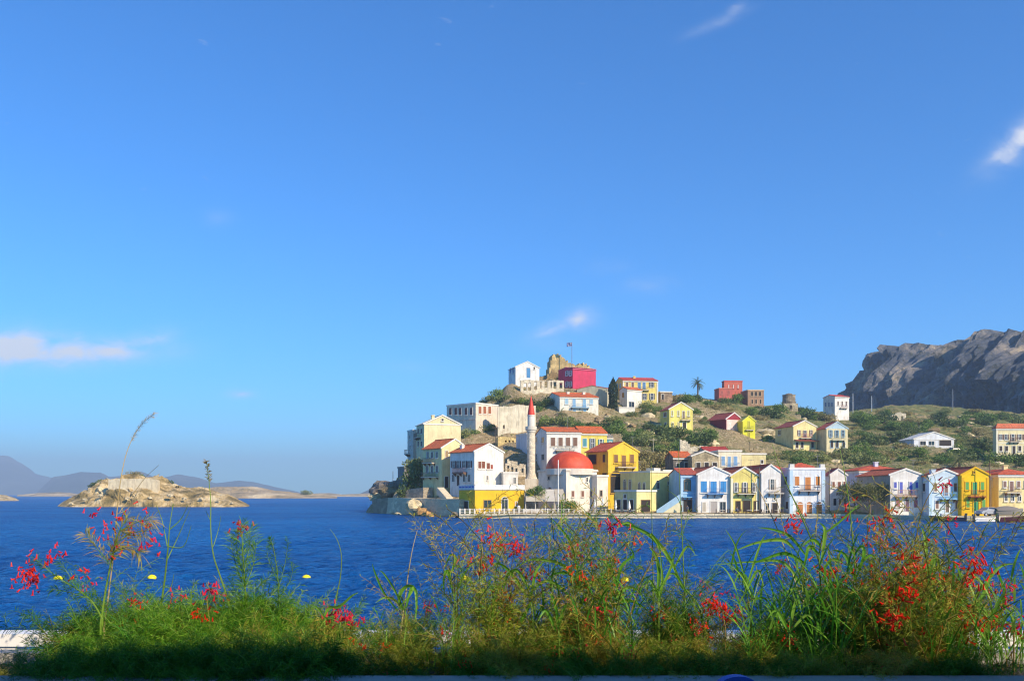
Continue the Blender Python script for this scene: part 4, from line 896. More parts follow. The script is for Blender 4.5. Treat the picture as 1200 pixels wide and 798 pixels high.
ruinwall('ruined_building', 'pale broken stone rooms with dark gaps between the annex and minaret', 'ruin', [(592, 542), (597, 539), (603, 541), (608, 544), (616, 545)], 556, 195, 2, PALE, holes=[(596, 549, 2, 7), (601, 550, 2, 6), (606, 551, 3, 5), (612, 551, 2, 5)], jag=.4)
ruinwall('ruined_wall', 'arched remnant of a pale wall among shrubs on the far right slope', 'ruin', [(1044, 487), (1050, 484), (1056, 483), (1062, 485)], 494, 318, 1.2, PALE, holes=[(1050, 490, 3, 6), (1057, 490, 3, 5)], jag=.3)
ruinwall('ruined_wall', 'broken pale wall stubs above the gabled stone barn', 'ruin', [(797, 516), (806, 516), (807, 523), (815, 524), (822, 522), (830, 524)], 531, 205, .8, PALE, holes=[(818, 526, 3, 4)], jag=.25)
tw = [('low dry-stone wall under the lemon yellow gabled house', 786, 812, 508, 2.5), ('dry-stone wall right of the cypress below the white terrace building', 744, 772, 492, 2.5),
      ('dry-stone wall below the dark red striped house', 840, 884, 521, 3), ('dry-stone terrace wall left of the maroon-porch cream house', 880, 912, 529, 3), ('dry-stone wall below the small white bungalow', 1050, 1094, 533, 2.5),
      ('dry-stone wall right of the bluish pediment house', 996, 1030, 524, 2), ('dry-stone wall between the two long rows above the dome', 714, 744, 512, 3), ('dry-stone wall on the bare slope left of the palm', 790, 820, 474, 2),
      ('dry-stone wall on the slope right of the palm', 826, 850, 473, 1.6), ('dry-stone wall below the white windmill side of the crest', 900, 940, 488, 2), ('dry-stone wall high on the scrub below the cliff', 1074, 1120, 489, 1.6),
      ('dry-stone wall under the wide cream building at the right edge', 1120, 1164, 536, 2.5), ('dry-stone retaining wall above the small white gabled quay house', 960, 1002, 547, 3), ('dry-stone retaining wall above the vivid yellow quayside house', 1112, 1160, 545, 2.5)]
for lab, xa, xb, py, hp in tw:
    d = hit((xa+xb)/2, py); r_ = random.Random(xa)
    ruinwall('stone_wall', lab, 'wall', [(x, py-hp+r_.uniform(-.5, .5)) for x in np.linspace(xa, xb, 7)], py, d, .7, stone('#b5a27c', 1.0, 1.0, .6), yaw=r_.uniform(-6, 6), jag=.2, found=1.5, group='dry-stone walls on the slope')
# islet fort
isl = ruinwall('fort', 'pale ruined square fort walls on the near rocky islet', 'fort', [(127, 562), (139, 561.5), (140, 561), (158, 561.2), (172, 560.5), (186, 562.5)], 577, 299, 2.5, plaster('#e8d8b4', 1.0), yaw=3, jag=.22)
# flagpole and flag
fp = P(670.2, 428, 284); root = empty('flagpole', fp); tag(root, 'thin flagpole flying a blue and white striped flag above the castle', 'flagpole')
L = 27/FP*284; MB().tube([(0, 0, -3), (0, 0, L)], [.12, .08], 6).build('pole', paint('#7d7f84', .5, 'steel'), root)
nx_, nz_ = 14, 18; fl, fh = 1.75, 1.25; vs = []; mi = []
mb = MB()
for j in range(nz_+1):
    for i in range(nx_+1):
        x = -fl*i/nx_; vs.append((x*.95, .14*math.sin(i*.8+j*.15)*i/nx_, L-.05-fh*j/nz_-.12*i/nx_*1.5))
for j in range(nz_):
    for i in range(nx_):
        k = j*(nx_+1)+i; mb.f.append((k, k+1, k+nx_+2, k+nx_+1)); 
        canton = i < 5 and j < 9; cross = canton and (i == 2 or j == 4)
        mb.m.append(1 if (cross or (not canton and j % 6 == 3)) else 0)
mb.v = vs; fo = mb.build('flag', [paint('#123a80', .7, 'flag_blue'), paint('#e8ecf2', .7, 'flag_white')], root)
so_ = fo.modifiers.new('thick', 'SOLIDIFY'); so_.thickness = .015

# ---------------------------------------------------------------- sea wall, stairs, rocks of the point
def curvewall(name, label, cat, pts, top, bot, thick, mat, lean=.12, seed=1):
    """thick battered wall along pts=(px, d); top rows per point"""
    mb = MB(); P2 = []
    for i in range(len(pts)-1):
        (a, da), (c, dc) = pts[i], pts[i+1]; n = 8
        for k in range(n): 
            t_ = k/n; d_ = da+(dc-da)*t_; q_ = a+(c-a)*t_; P2.append((q_, d_, top[i]+(top[i+1]-top[i])*t_))
    P2.append((pts[-1][0], pts[-1][1], top[-1]))
    rows = 7; V_ = []
    xy = [Vector(((p-600)/FP*d_, d_)) for p, d_, _ in P2]
    nrm = []
    for i in range(len(xy)):
        t_ = xy[min(i+1, len(xy)-1)]-xy[max(i-1, 0)]; n_ = Vector((t_.y, -t_.x)).normalized(); nrm.append(n_)
    r_ = random.Random(seed)
    for i, (p, d_, tp) in enumerate(P2):
        zt_ = HC+(HY-tp)/FP*d_
        for j in range(rows):
            q_ = j/(rows-1); z = bot+(zt_-bot)*q_; o_ = lean*(zt_-z)+.15*mn.noise(Vector((xy[i].x*.5, d_*.5, z*.9)))
            x = xy[i]+nrm[i]*o_; V_.append((x.x, x.y, z))
        x = xy[i]-nrm[i]*thick; V_.append((x.x, x.y, zt_)); V_.append((x.x, x.y, bot))
    m_ = rows+2
    for i in range(len(P2)-1):
        for j in range(m_-1): mb.f.append((i*m_+j, (i+1)*m_+j, (i+1)*m_+j+1, i*m_+j+1)); mb.m.append(0)
    mb.f.append(tuple(range(m_))); mb.f.append(tuple((len(P2)-1)*m_+j for j in range(m_-1, -1, -1))); mb.m += [0, 0]
    mb.v = V_; o_ = mb.build(name, mat); tag(o_, label, cat); return o_
curvewall('sea_wall', 'long rounded grey sea wall below the houses at the harbour mouth', 'sea wall', [(455, 191), (470, 185), (490, 178), (512, 171), (538.5, 165)], [583, 583, 584, 584.3, 585], -1, 4, stone('#cdb996', .7, 1.15, .8), seed=3)
curvewall('bastion', 'dark older stone bastion at the seaward end of the grey sea wall', 'bastion', [(436.5, 212), (437.5, 200), (446, 194), (456.5, 190.5)], [585, 584, 584, 583], -1, 6, stone('#a08c70', .6, 1.05, .7), lean=.05, seed=5)
curvewall('retaining_wall', 'dark stepped retaining wall above the bastion on the point', 'wall', [(452, 203), (462, 200), (478, 196), (492, 192)], [566, 563, 562, 566], 2, 3, GRY, lean=.05, seed=8)
curvewall('retaining_wall', 'lighter stone wall stepping up under the dark shrub on the point', 'wall', [(466, 190.5), (480, 188), (496, 184.5)], [576, 573, 571], 2, 2.5, stone('#a89c88', .8, 1.0, .7), lean=.05, seed=9)
hh_ = House('square grey concrete shed on the dark retaining wall at the point', 467.5, 474, 480, 566, 547, 25, 204, '#8f8a84', roof='flat', name='shed', cat='shed', parapet=.1, trim='#a09a90', D=5)
# outside steps descending beside the shrub
def ramp_steps(label, px0, py0, px1, py1, d0, d1, wid, mat, n=12):
    a, c = P(px0, py0, d0), P(px1, py1, d1); root = empty('stone_steps', a); tag(root, label, 'steps')
    v_ = c-a; mb = MB(); side = Vector((-v_.y, v_.x, 0)).normalized()*wid
    for i in range(n):
        p0 = v_*(i/n); p1 = v_*((i+1)/n); z1 = p1.z
        q_ = [Vector((p0.x, p0.y, 0)), Vector((p1.x, p1.y, 0)), Vector((p1.x, p1.y, 0))+side, Vector((p0.x, p0.y, 0))+side]
        vs = [(v.x, v.y, min(p0.z, p1.z)-1.2) for v in q_]+[(v.x, v.y, z1) for v in q_]
        mb.add(vs, [(3, 2, 1, 0), (4, 5, 6, 7), (0, 1, 5, 4), (1, 2, 6, 5), (2, 3, 7, 6), (3, 0, 4, 7)])
    mb.build('treads', mat, root)
ramp_steps('narrow pale steps climbing beside the dark shrub at the point', 469, 582, 479, 566, 190, 196, 1.6, plaster('#b8ac98', .6))
ramp_steps('sunlit pale steps between the cream house and the large white house', 531, 583.5, 519.5, 571, 172, 178, 1.4, plaster('#d8ccb4', .5))
def rock(label, px, py, s, seed, group, mat, sq=.6, sink=.3, d=None, z=None):
    r_ = random.Random(seed); n1_, n2_ = 12, 8; mb = MB(); off = Vector((seed*3.1, 1, 2))
    for j in range(n2_+1):
        for i in range(n1_):
            a, e = 2*math.pi*i/n1_, -math.pi/2+math.pi*j/n2_
            v = Vector((math.cos(a)*math.cos(e), math.sin(a)*math.cos(e), math.sin(e)))
            k = 1+.55*mn.noise(v*1.3+off)+.3*mn.noise(v*3.1+off); v = v*k*s; v.z *= sq; mb.v.append(tuple(v))
    for j in range(n2_):
        for i in range(n1_):
            mb.f.append((j*n1_+i, j*n1_+(i+1) % n1_, (j+1)*n1_+(i+1) % n1_, (j+1)*n1_+i)); mb.m.append(0)
    o_ = mb.build('rock', mat)
    if d is None: d = hit(px, py)
    p = P(px, py, d); p.z = (z if z is not None else p.z)-sink*s*.3; o_.location = p; tag(o_, label, 'rock', group); return o_
SUNROCK = stone('#c69a5e', 1.2, 1.1, .5, 'ochre_rock'); DK = stone('#8a8176', .8)
for i, (px, py, s_, dd_, lab, mt) in enumerate([(485, 592, 1.6, 176.5, 'tall pale buttress rock leaning on the middle of the sea wall', LIME), (494, 600, 1.2, 172, 'ochre sunlit boulder at the foot of the sea wall', SUNROCK), (500, 602, .9, 170, 'smaller ochre boulder right of the largest one at the sea wall foot', SUNROCK), (490, 602.5, .8, 173, 'ochre boulder left of the largest one at the sea wall foot', SUNROCK),
        (466, 602.5, .6, 181, 'little pale rock awash left of the ochre boulders', LIME), (532, 603.5, .9, 162, 'grey white rock at the corner between sea wall and cafe quay', GRY), (505, 604, .6, 167, 'flat ochre rock half under water right of the ochre boulders', SUNROCK),
        (446, 572, 2.6, 204, 'rounded dark boulder on top of the bastion at the point', DK), (440, 581, 1.6, 203, 'pale boulder at the outer edge of the bastion top', LIME), (455, 577, 2.2, 199, 'brown boulder right of the rounded dark one on the bastion', stone('#8f8062', .8))]):
    rock(lab, px, py, s_, 20+i, None, mt, .75, .2, d=dd_)
# pole at the tip
def pole(label, px, base, top, d, name='pole', cross=False, group=None, r0=.09, ground=None, cat='pole', col='#8a8478'):
    p = P(px, base, d); root = empty(name, p); tag(root, label, cat, group); Lp = (base-top)/FP*d
    MB().tube([(0, 0, -1), (0, 0, Lp)], [r0, r0*.75], 6).build('shaft', paint(col, .6, 'pole_wood'), root)
    if cross: MB().box(-.9, .9, -.05, .05, Lp-.5, Lp-.36).build('crossarm', paint(col, .6, 'pole_wood'), root)
pole('thin lamp post at the seaward tip', 460.5, 566, 552, 200, 'lamp_post', cat='lamp post'); MB()
pole('dark utility pole beside the low golden ruin', 580.8, 527, 499, 218, 'utility_pole', True, cat='utility pole', col='#4c4238')
pole('white mast in front of the mosque', 654.2, 603, 539, 158.5, 'mast', cat='mast', col='#e6e2da', r0=.1)
pole('utility pole on the slope behind the arched building', 765.5, 548, 513, 205, 'utility_pole', True, cat='utility pole', col='#b5a88c')
pole('utility pole standing between two gabled quay houses', 890, 603, 548, 157.5, 'utility_pole', False, cat='utility pole', col='#6a5c48')
pole('utility pole left of the small white gabled quay house', 971.8, 602, 548, 156, 'utility_pole', False, cat='utility pole', col='#6a5c48')
pole('utility pole beside the red pole-like house corner right of the vivid yellow house', 1160, 604, 540, 145, 'utility_pole', False, cat='utility pole', col='#6b4c34')
pole('tall thin mast on the scrub left before the cliff', 999.5, 483, 461, 330, 'mast', cat='mast', col='#c4c8cc', r0=.14); pole('tall thin mast second from left before the cliff', 1021.5, 482, 464, 345, 'mast', cat='mast', col='#c4c8cc', r0=.14); pole('tall thin mast at mid cliff behind the scrub', 1116.5, 479, 456, 360, 'mast', cat='mast', col='#8a8c90', r0=.16)
pole('utility pole among bushes right of the bluish pediment house', 1025.5, 535, 520, 232, 'utility_pole', False, cat='utility pole', col='#5c5040')

# ---------------------------------------------------------------- on the quay
WD = 157.6
def qd(px): 
    xs_ = [538, 717, 985, 1040, 1062, 1090, 1200]; ds_ = [157.5, 157.5, 155.2, 150.5, 146.5, 142.6, 140.6]; return float(np.interp(px, xs_, ds_))
def onq(px, back=0): d = qd(px)+back; return Vector(((px-600)/FP*d, d, QZ))
# cafe railing
r0_, r1_ = onq(539, .6), onq(614, .6); root = empty('quay_railing', r0_); tag(root, 'white low railing along the water in front of the yellow cafe', 'railing')
Lr = r1_.x-r0_.x; n = 13; mb = MB()
for i in range(n+1): mb.box(Lr*i/n-.13, Lr*i/n+.13, -.13, .13, 0, 1.0)
mb.build('post', plaster('#eee8da', .3), root); root2 = root
mb = MB()
for z in (.35, .62, .88): mb.box(0, Lr, -.035, .035, z, z+.06)
mb.build('rail', plaster('#f2ece0', .3), root)
r0_, r1_ = onq(617, .6), onq(716, .6); root = empty('quay_railing', r0_); tag(root, 'white low railing along the water in front of the mosque', 'railing')
Lr = r1_.x-r0_.x; n = 16; mb = MB()
for i in range(n+1): mb.box(Lr*i/n-.1, Lr*i/n+.1, -.1, .1, 0, 1.0)
mb.build('post', plaster('#e6dfd0', .3), root)
mb = MB()
for z in (.4, .85): mb.box(0, Lr, -.03, .03, z, z+.06)
mb.build('rail', plaster('#ece5d6', .3), root)
# taverna awning frame between cafe and mosque
p = onq(616, 4); root = empty('pergola', p); tag(root, 'cream canvas pergola on posts between yellow cafe and mosque', 'pergola')
Wp = (662-616)/FP*(qd(640)+4)
for i in range(5):
    for y, hp_ in ((0, 2.6), (4, 4.0)): MB().tube([(Wp*i/4, y, 0), (Wp*i/4, y, hp_)], .07, 6).build('post', paint('#d8cdb8', .6, 'post_paint'), root)
for i in range(4):
    mb = MB(); x0, x1 = Wp*i/4+.03, Wp*(i+1)/4-.03; vs = []
    for k in range(7):
        y = -.6+5.1*k/6; z = 2.5+1.9*k/6-.15*math.sin(math.pi*k/6)+.03*i
        vs += [(x0, y, z), (x1, y, z)]
    mb.add(vs, [(2*k, 2*k+1, 2*k+3, 2*k+2) for k in range(6)]); mb.box(x0, x1, -.62, -.6, 2.25, 2.49+.03*i)
    mb.build('canvas', plaster(('#d8ccb4', '#cfc0a2', '#ddd4c2', '#c9bda6')[i], .3), root)
ge_ = GRY
w_ = House('low white wall block under the pergola beside the mosque', None, 615, 634, 602.6, 597, 0, 161, '#ece4d4', roof='flat', D=.6, parapet=.0, name='low_wall', cat='wall', found=.5)
# tables, chairs, parasols, people, boats
def table(loc, label, group):
    r_ = empty('cafe_table', loc); tag(r_, label, 'table', group)
    MB().box(-.42, .42, -.42, .42, .72, .76).build('table_top', paint('#e8e2d6', .6, 'table_white'), r_)
    for sx_ in (-1, 1):
        for sy in (-1, 1): MB().tube([(sx_*.36, sy*.36, 0), (sx_*.36, sy*.36, .72)], .03, 4).build('leg', paint('#8a6a4c', .6, 'leg_wood'), r_)
    return r_
def chair(loc, rz, label, group, col='#b9b2a6'):
    r_ = empty('cafe_chair', loc, rz); tag(r_, label, 'chair', group); c_ = paint(col, .6, 'chair_paint')
    MB().box(-.24, .24, -.24, .24, .43, .47).build('seat', c_, r_)
    MB().box(-.24, .24, .2, .24, .47, .92).build('backrest', c_, r_)
    for sx_ in (-1, 1):
        for sy in (-1, 1): MB().tube([(sx_*.21, sy*.21, 0), (sx_*.21, sy*.21, .43)], .025, 4).build('leg', c_, r_)
    return r_
t0 = table(onq(621, 1.6), '', 'cafe tables along the quay'); c0 = chair(onq(621, 1.6)+Vector((.75, 0, 0)), 1.57, '', 'cafe chairs along the quay')
c0b = chair(onq(621, 1.6)+Vector((.75, 0, 0)), 1.57, '', 'cafe chairs along the quay', '#6e5a48')
register(t0); register(c0); register(c0b)
first = True
spots = [(619.5, 'in front of the pergola, nearest the yellow cafe'), (627, 'in front of the pergola, left of its middle'), (635.5, 'in front of the pergola, at its middle'), (644, 'in front of the pergola, right of its middle'), (660, 'just right of the white mast'), (673, 'before the left half of the mosque front'), (687, 'before the right half of the mosque front'),
         (724, 'at the left opening of the low taverna block'), (733, 'before the middle of the low taverna block'), (742, 'at the corner of the low taverna block'), (846, 'under the right blue shutter of the white gabled house'), (862, 'before the left window of the pale yellow gabled house'), (878, 'before the door of the pale yellow gabled house'), (886, 'at the right corner of the pale yellow gabled house'), (898, 'before the slim white gabled house, left side'), (911, 'before the slim white gabled house, right side')]
for px, where in spots:
    lc = onq(px, 1.7 if px < 716 else 1.0)
    tt = t0 if first else dup(t0); tt.location = lc; tt['label'] = 'white cafe table '+where
    for k, (dx, sgn) in enumerate(((.8, 'right'), (-.8, 'left'))):
        src = c0 if px < 716 else c0b
        cc = src if (first and k == 0 and src is c0) or (px == 724 and k == 0) else dup(src)
        cc.location = lc+Vector((dx, .05, 0)); cc.rotation_euler = (0, 0, -1.57 if dx > 0 else 1.57)
        cc['label'] = ('pale' if px < 716 else 'brown')+' chair on the %s of the table %s' % (sgn, where); 
        w = cc['label'].split(); cc['label'] = ' '.join(w[:16])
    first = False
def parasol(loc, label, hgt=2.5, col='#f1eee6'):
    r_ = empty('parasol', loc); tag(r_, label, 'parasol', 'closed white parasols')
    MB().tube([(0, 0, 0), (0, 0, hgt)], .03, 6).build('pole', paint('#b9b4a8', .5, 'pole_metal'), r_)
    MB().lathe([(.03, hgt+.1), (.1, hgt-.15), (.2, hgt-.7), (.26, hgt-1.25), (.12, hgt-1.3), (.16, hgt-1.5), (.03, hgt-1.52)], 10).build('canopy', plaster(col, .1), r_)
    MB().lathe([(.3, 0), (.3, .06), (.05, .1)], 10).build('base', paint('#8c8880', .7, 'base_concrete'), r_)
for px, s_, lab in [(706.3, 2.9, 'tall closed white parasol right of the mosque wing'), (697, 2.6, 'closed white parasol at the right corner of the mosque front'), (737.5, 2.3, 'closed white parasol before the low taverna block'), (721.5, 2.4, 'closed white parasol at the left end of the low taverna block')]:
    parasol(onq(px, 1.4), lab, s_)
# people as one skinned body each
def person(loc, rz, label, pose='stand', shirt='#3b4a6a', trousers='#3a3a40', scale=1.0):
    r_ = empty('person', loc, rz); tag(r_, label, 'person'); r_.scale = (scale,)*3
    if pose == 'sit':
        J = {'pelvis': (0, 0, .52), 'chest': (0, .03, .95), 'neck': (0, 0, 1.12), 'hl': (.1, -.02, .5), 'hr': (-.1, -.02, .5), 'kl': (.13, -.45, .52), 'kr': (-.13, -.45, .52), 'al': (.13, -.48, .08), 'ar': (-.13, -.48, .08), 'sl': (.2, .02, 1.0), 'sr': (-.2, .02, 1.0), 'el': (.25, -.12, .75), 'er': (-.25, -.12, .75), 'wl': (.16, -.36, .66), 'wr': (-.16, -.36, .66), 'tl': (.14, -.66, .04), 'tr': (-.14, -.66, .04), 'head': (0, -.02, 1.2), 'top': (0, -.02, 1.34)}
    else:
        J = {'pelvis': (0, 0, .95), 'chest': (0, 0, 1.35), 'neck': (0, 0, 1.5), 'hl': (.1, 0, .9), 'hr': (-.1, 0, .9), 'kl': (.12, -.1, .5), 'kr': (-.12, .06, .5), 'al': (.12, .0, .08), 'ar': (-.12, .2, .1), 'sl': (.2, 0, 1.4), 'sr': (-.2, 0, 1.4), 'el': (.27, .05, 1.12), 'er': (-.27, -.03, 1.12), 'wl': (.27, -.12, .88), 'wr': (-.27, .05, .86), 'tl': (.13, -.17, .04), 'tr': (-.13, .06, .04), 'head': (0, -.01, 1.6), 'top': (0, -.01, 1.72)}
    E = [('pelvis', 'chest'), ('chest', 'neck'), ('neck', 'head'), ('head', 'top'), ('pelvis', 'hl'), ('pelvis', 'hr'), ('hl', 'kl'), ('hr', 'kr'), ('kl', 'al'), ('kr', 'ar'), ('al', 'tl'), ('ar', 'tr'), ('chest', 'sl'), ('chest', 'sr'), ('sl', 'el'), ('sr', 'er'), ('el', 'wl'), ('er', 'wr')]
    Rd = {'pelvis': .14, 'chest': .15, 'neck': .06, 'head': .09, 'top': .07, 'hl': .1, 'hr': .1, 'kl': .065, 'kr': .065, 'al': .045, 'ar': .045, 'tl': .04, 'tr': .04, 'sl': .07, 'sr': .07, 'el': .05, 'er': .05, 'wl': .035, 'wr': .035}
    names = list(J); me_ = bpy.data.meshes.new('body'); me_.from_pydata([J[k] for k in names], [(names.index(a), names.index(b)) for a, b in E], [])
    o_ = bpy.data.objects.new('body', me_); COL.objects.link(o_); o_.parent = r_
    sk = o_.modifiers.new('skin', 'SKIN'); o_.modifiers.new('sub', 'SUBSURF').levels = 1
    for i, k in enumerate(names): me_.skin_vertices[0].data[i].radius = (Rd[k], Rd[k]); 
    me_.skin_vertices[0].data[0].use_root = True
    # clothing colour by height: skin, shirt, trousers are real zones of the cloth
    m_, t_, b__ = newmat('clothing'); tc_ = N(t_, 'ShaderNodeTexCoord'); sz = N(t_, 'ShaderNodeSeparateXYZ'); t_.links.new(tc_.outputs['Object'], sz.inputs[0])
    a_ = .56 if pose == 'sit' else .97; n_ = 1.1 if pose == 'sit' else 1.48
    g1 = M2(t_, 'GREATER_THAN', sz.outputs['Z'], a_); g2 = M2(t_, 'GREATER_THAN', sz.outputs['Z'], n_)
    t_.links.new(mixc(t_, g2, mixc(t_, g1, lin(trousers), lin(shirt)), lin('#b07a5a')), b__.inputs['Base Color']); me_.materials.append(m_)
    hz = J['top'][2]; MB().lathe([(.105, hz-.08), (.11, hz-.02), (.08, hz+.06), (.01, hz+.09)], 12, cx=0, cy=.02).build('hair', paint('#2c221c', .8, 'hair'), r_)
person(onq(863.7, .35), .3, 'small seated figure in dark clothes at the quay edge before the pale yellow house', 'sit', '#2f3a52', '#4a3f3a')
person(onq(798.5, .8), 1.2, 'figure in dark clothes standing on the quay by the stair foot', 'stand', '#3a3230', '#2c2c34', .9)
person(onq(805.5, .9), -1.0, 'figure in grey top standing on the quay before the sky blue house', 'stand', '#6a6a72', '#3a3430', .9)
person(onq(608, 2.2), .5, 'figure in white shirt standing at the right end of the yellow cafe', 'stand', '#d8d4cc', '#5a5048')
# mooring posts
for i, (px, lab) in enumerate([(694.5, 'grey mooring post left of a pair before the mosque corner'), (699, 'grey mooring post, middle one before the mosque corner'), (703.5, 'grey mooring post, right one before the mosque corner')]):
    o_ = MB().tube([(0, 0, -2.2), (0, 0, 1.0)], [.2, .16], 8).build('mooring_post', paint('#8d8474', .8, 'post_wood')); p = onq(px, -.5); o_.location = p; tag(o_, lab, 'mooring post', 'mooring posts')
# boats
def boat(px, py, L, label, hull='#e9e6de', inside='#8a7a68', yaw=0, cabin=False, trimc='#3a4a6a', tarp=None, name='boat', hgt=.55):
    d = HC*FP/(py-HY); p = Vector(((px-600)/FP*d, d, 0)); r_ = empty(name, p, math.radians(yaw)); tag(r_, label, 'boat')
    n = 14; prof = []; 
    mb = MB(); vs = []; wid = L*.17
    for i in range(n+1):
        t_ = i/n; x = -L/2+L*t_; w = wid*(1-max(0, (t_-.45)/.55)**2.2)*(.82+.18*min(1, t_*3)); sh = hgt*(1+.45*t_**2)
        vs += [(x, 0, -.15), (x, -w*.7, .0), (x, -w, sh), (x, -w+.08 if w > .1 else 0, sh), (x, -w*.55, .12), (x, w*.55, .12), (x, w-.08 if w > .1 else 0, sh), (x, w, sh), (x, w*.7, .0)]
    fs = []
    for i in range(n):
        for j in range(9):
            a, c_ = i*9+j, i*9+(j+1) % 9; fs.append((a, c_, c_+9, a+9))
    fs.append(tuple(range(9))); 
    mb.add(vs, fs); mb.build('hull', paint(hull, .35, 'boat_paint'), r_)
    MB().box(-L*.28, -L*.2, -wid*.8, wid*.8, hgt*.7, hgt*.78).box(L*.08, L*.15, -wid*.7, wid*.7, hgt*.7, hgt*.78).build('thwart', paint(inside, .7, 'boat_wood'), r_)
    MB().box(-L/2-.22, -L/2+.1, -.14, .14, -.3, hgt+.35).box(-L/2-.3, -L/2+.02, -.17, .17, hgt+.351, hgt+.65).build('outboard_motor', paint('#2b2d33', .4, 'motor_black'), r_)
    if cabin:
        MB().box(-L*.02, L*.18, -wid*.5, wid*.5, hgt, hgt+.6).build('console', paint('#dcd8ce', .4, 'boat_paint'), r_)
    if tarp:
        m_ = MB(); k = 8; v2 = []
        for i in range(k+1):
            x = -L*.48+L*.9*i/k; w = wid*(1-max(0, (i/k-.45)/.55)**2.2)+.06; hh2 = hgt+.75*math.sin(math.pi*(i/k*.8+.15))
            v2 += [(x, -w, hgt-.05), (x, -w*.5, (hgt+hh2)/2+.1), (x, 0, hh2+.1), (x, w*.5, (hgt+hh2)/2+.1), (x, w, hgt-.05)]
        m_.add(v2, [(i*5+j, i*5+j+1, i*5+j+6, i*5+j+5) for i in range(k) for j in range(4)]); m_.build('tarpaulin', paint(tarp, .8, 'tarpaulin'), r_)
    return r_
boat(1110, 610.5, 5.2, 'dark inflatable boat with black motor moored below the pale blue house', '#2c3040', yaw=170, cabin=True, hgt=.6)
boat(1154, 611, 3.4, 'little white rowing boat moored below the vivid yellow house', '#ece8e0', yaw=6, hgt=.5)
boat(1190, 611.5, 5.5, 'dark red wooden boat moored at the right edge of the quay', '#5a2a2c', yaw=3, hgt=.75)
b_ = boat(1173, 611, 6.2, 'boat under a peaked grey tarpaulin laid up on the quay before the cream lean-to', '#7d7a76', yaw=4, tarp='#777069', hgt=.9)
b_.location = onq(1182, 3.0)+Vector((0, 0, .25)); b_.scale = (.8, .8, .8); 
for c_ in [c for c in COL.objects if c.parent == b_ and c.name.startswith('outboard')]: bpy.data.objects.remove(c_)
# parked car (white-grey) on the quay
def car(loc, rz, label, col):
    r_ = empty('parked_car', loc, rz); tag(r_, label, 'car')
    prof = [(-2.0, .35), (-2.0, .8), (-1.75, .95), (-1.3, 1.0), (-.9, 1.42), (.5, 1.45), (1.05, 1.02), (1.85, .88), (2.05, .6), (2.05, .35)]
    vs = [(x, -.8 if z < 1.2 else -.66, z) for x, z in prof]+[(x, .8 if z < 1.2 else .66, z) for x, z in prof]; n = len(prof)
    mb = MB().add(vs, [tuple(range(n-1, -1, -1)), tuple(range(n, 2*n))]+[(i, (i+1) % n, n+(i+1) % n, n+i) for i in range(n)])
    o_ = mb.build('body', paint(col, .25, 'car_paint'), r_); bv = o_.modifiers.new('bev', 'BEVEL'); bv.width = .06; bv.segments = 2
    for s_ in (-1, 1): MB().add([(-1.15, s_*.795, 1.02), (-.85, s_*.69, 1.36), (.42, s_*.69, 1.38), (.9, s_*.795, 1.03)], [(0, 1, 2, 3)]).build('side_window', glassm(), r_)
    for x in (-1.25, 1.25):
        for s_ in (-1, 1):
            w = MB().tube([(x, s_*.66, .32), (x, s_*.84, .32)], .32, 14).build('wheel', paint('#1c1c1e', .8, 'tyre'), r_)
            MB().tube([(x, s_*.842, .32), (x, s_*.86, .32)], .19, 10).build('rim', paint('#a8aab0', .3, 'rim'), w)
    for s_ in (-1, 1): MB().box(2.0, 2.07, s_*.62-.15, s_*.62+.15, .66, .78).build('headlight', paint('#dfe4ea', .2, 'lamp_glass'), r_)
car(onq(1166, .6)+Vector((0, 2.2, 0)), math.radians(200), 'small grey car parked at the left side of the tarpaulined boat', '#9a9ca2')
dc_ = hit(1119, 533); car(Vector(((1119-600)/FP*dc_, dc_, terr(1119, dc_)+.15)), math.radians(10), 'dark car parked on the slope below the white bungalow', '#3a3434')

# buoys
def buoy(px, py, r0, label, col, nm='buoy'):
    d = HC*FP/(py-HY); r_ = empty(nm, ((px-600)/FP*d, d, 0)); tag(r_, label, 'buoy', 'yellow mooring buoys in a line' if col != '#e8701e' else None)
    MB().lathe([(.01, -r0*.6), (r0*.75, -r0*.4), (r0, 0), (r0*.95, r0*.3), (r0*.6, r0*.62), (.12*r0, r0*.75)], 18).build('float', paint(col, .4, 'buoy_plastic'), r_, smooth=True)
    MB().lathe([(.13*r0, r0*.7), (.13*r0, r0*.95), (.01, r0*.97)], 8).build('eye', paint('#5c5a50', .5, 'iron'), r_)
for px, py, lab in [(68, 678, 'leftmost yellow buoy in the line on the water'), (178, 677, 'yellow buoy seen between the two left plant stalks'), (359, 677, 'yellow buoy alone on open water left of centre'), (545, 678, 'yellow buoy behind the left side of the central plants'), (732, 679.5, 'yellow buoy behind the right side of the central plants, last of the line')]:
    buoy(px, py, .22, lab, '#f2dc10')
buoy(1097, 705, .42, 'big orange buoy behind the red flowering plant on the right', '#e8701e', 'mooring_buoy')

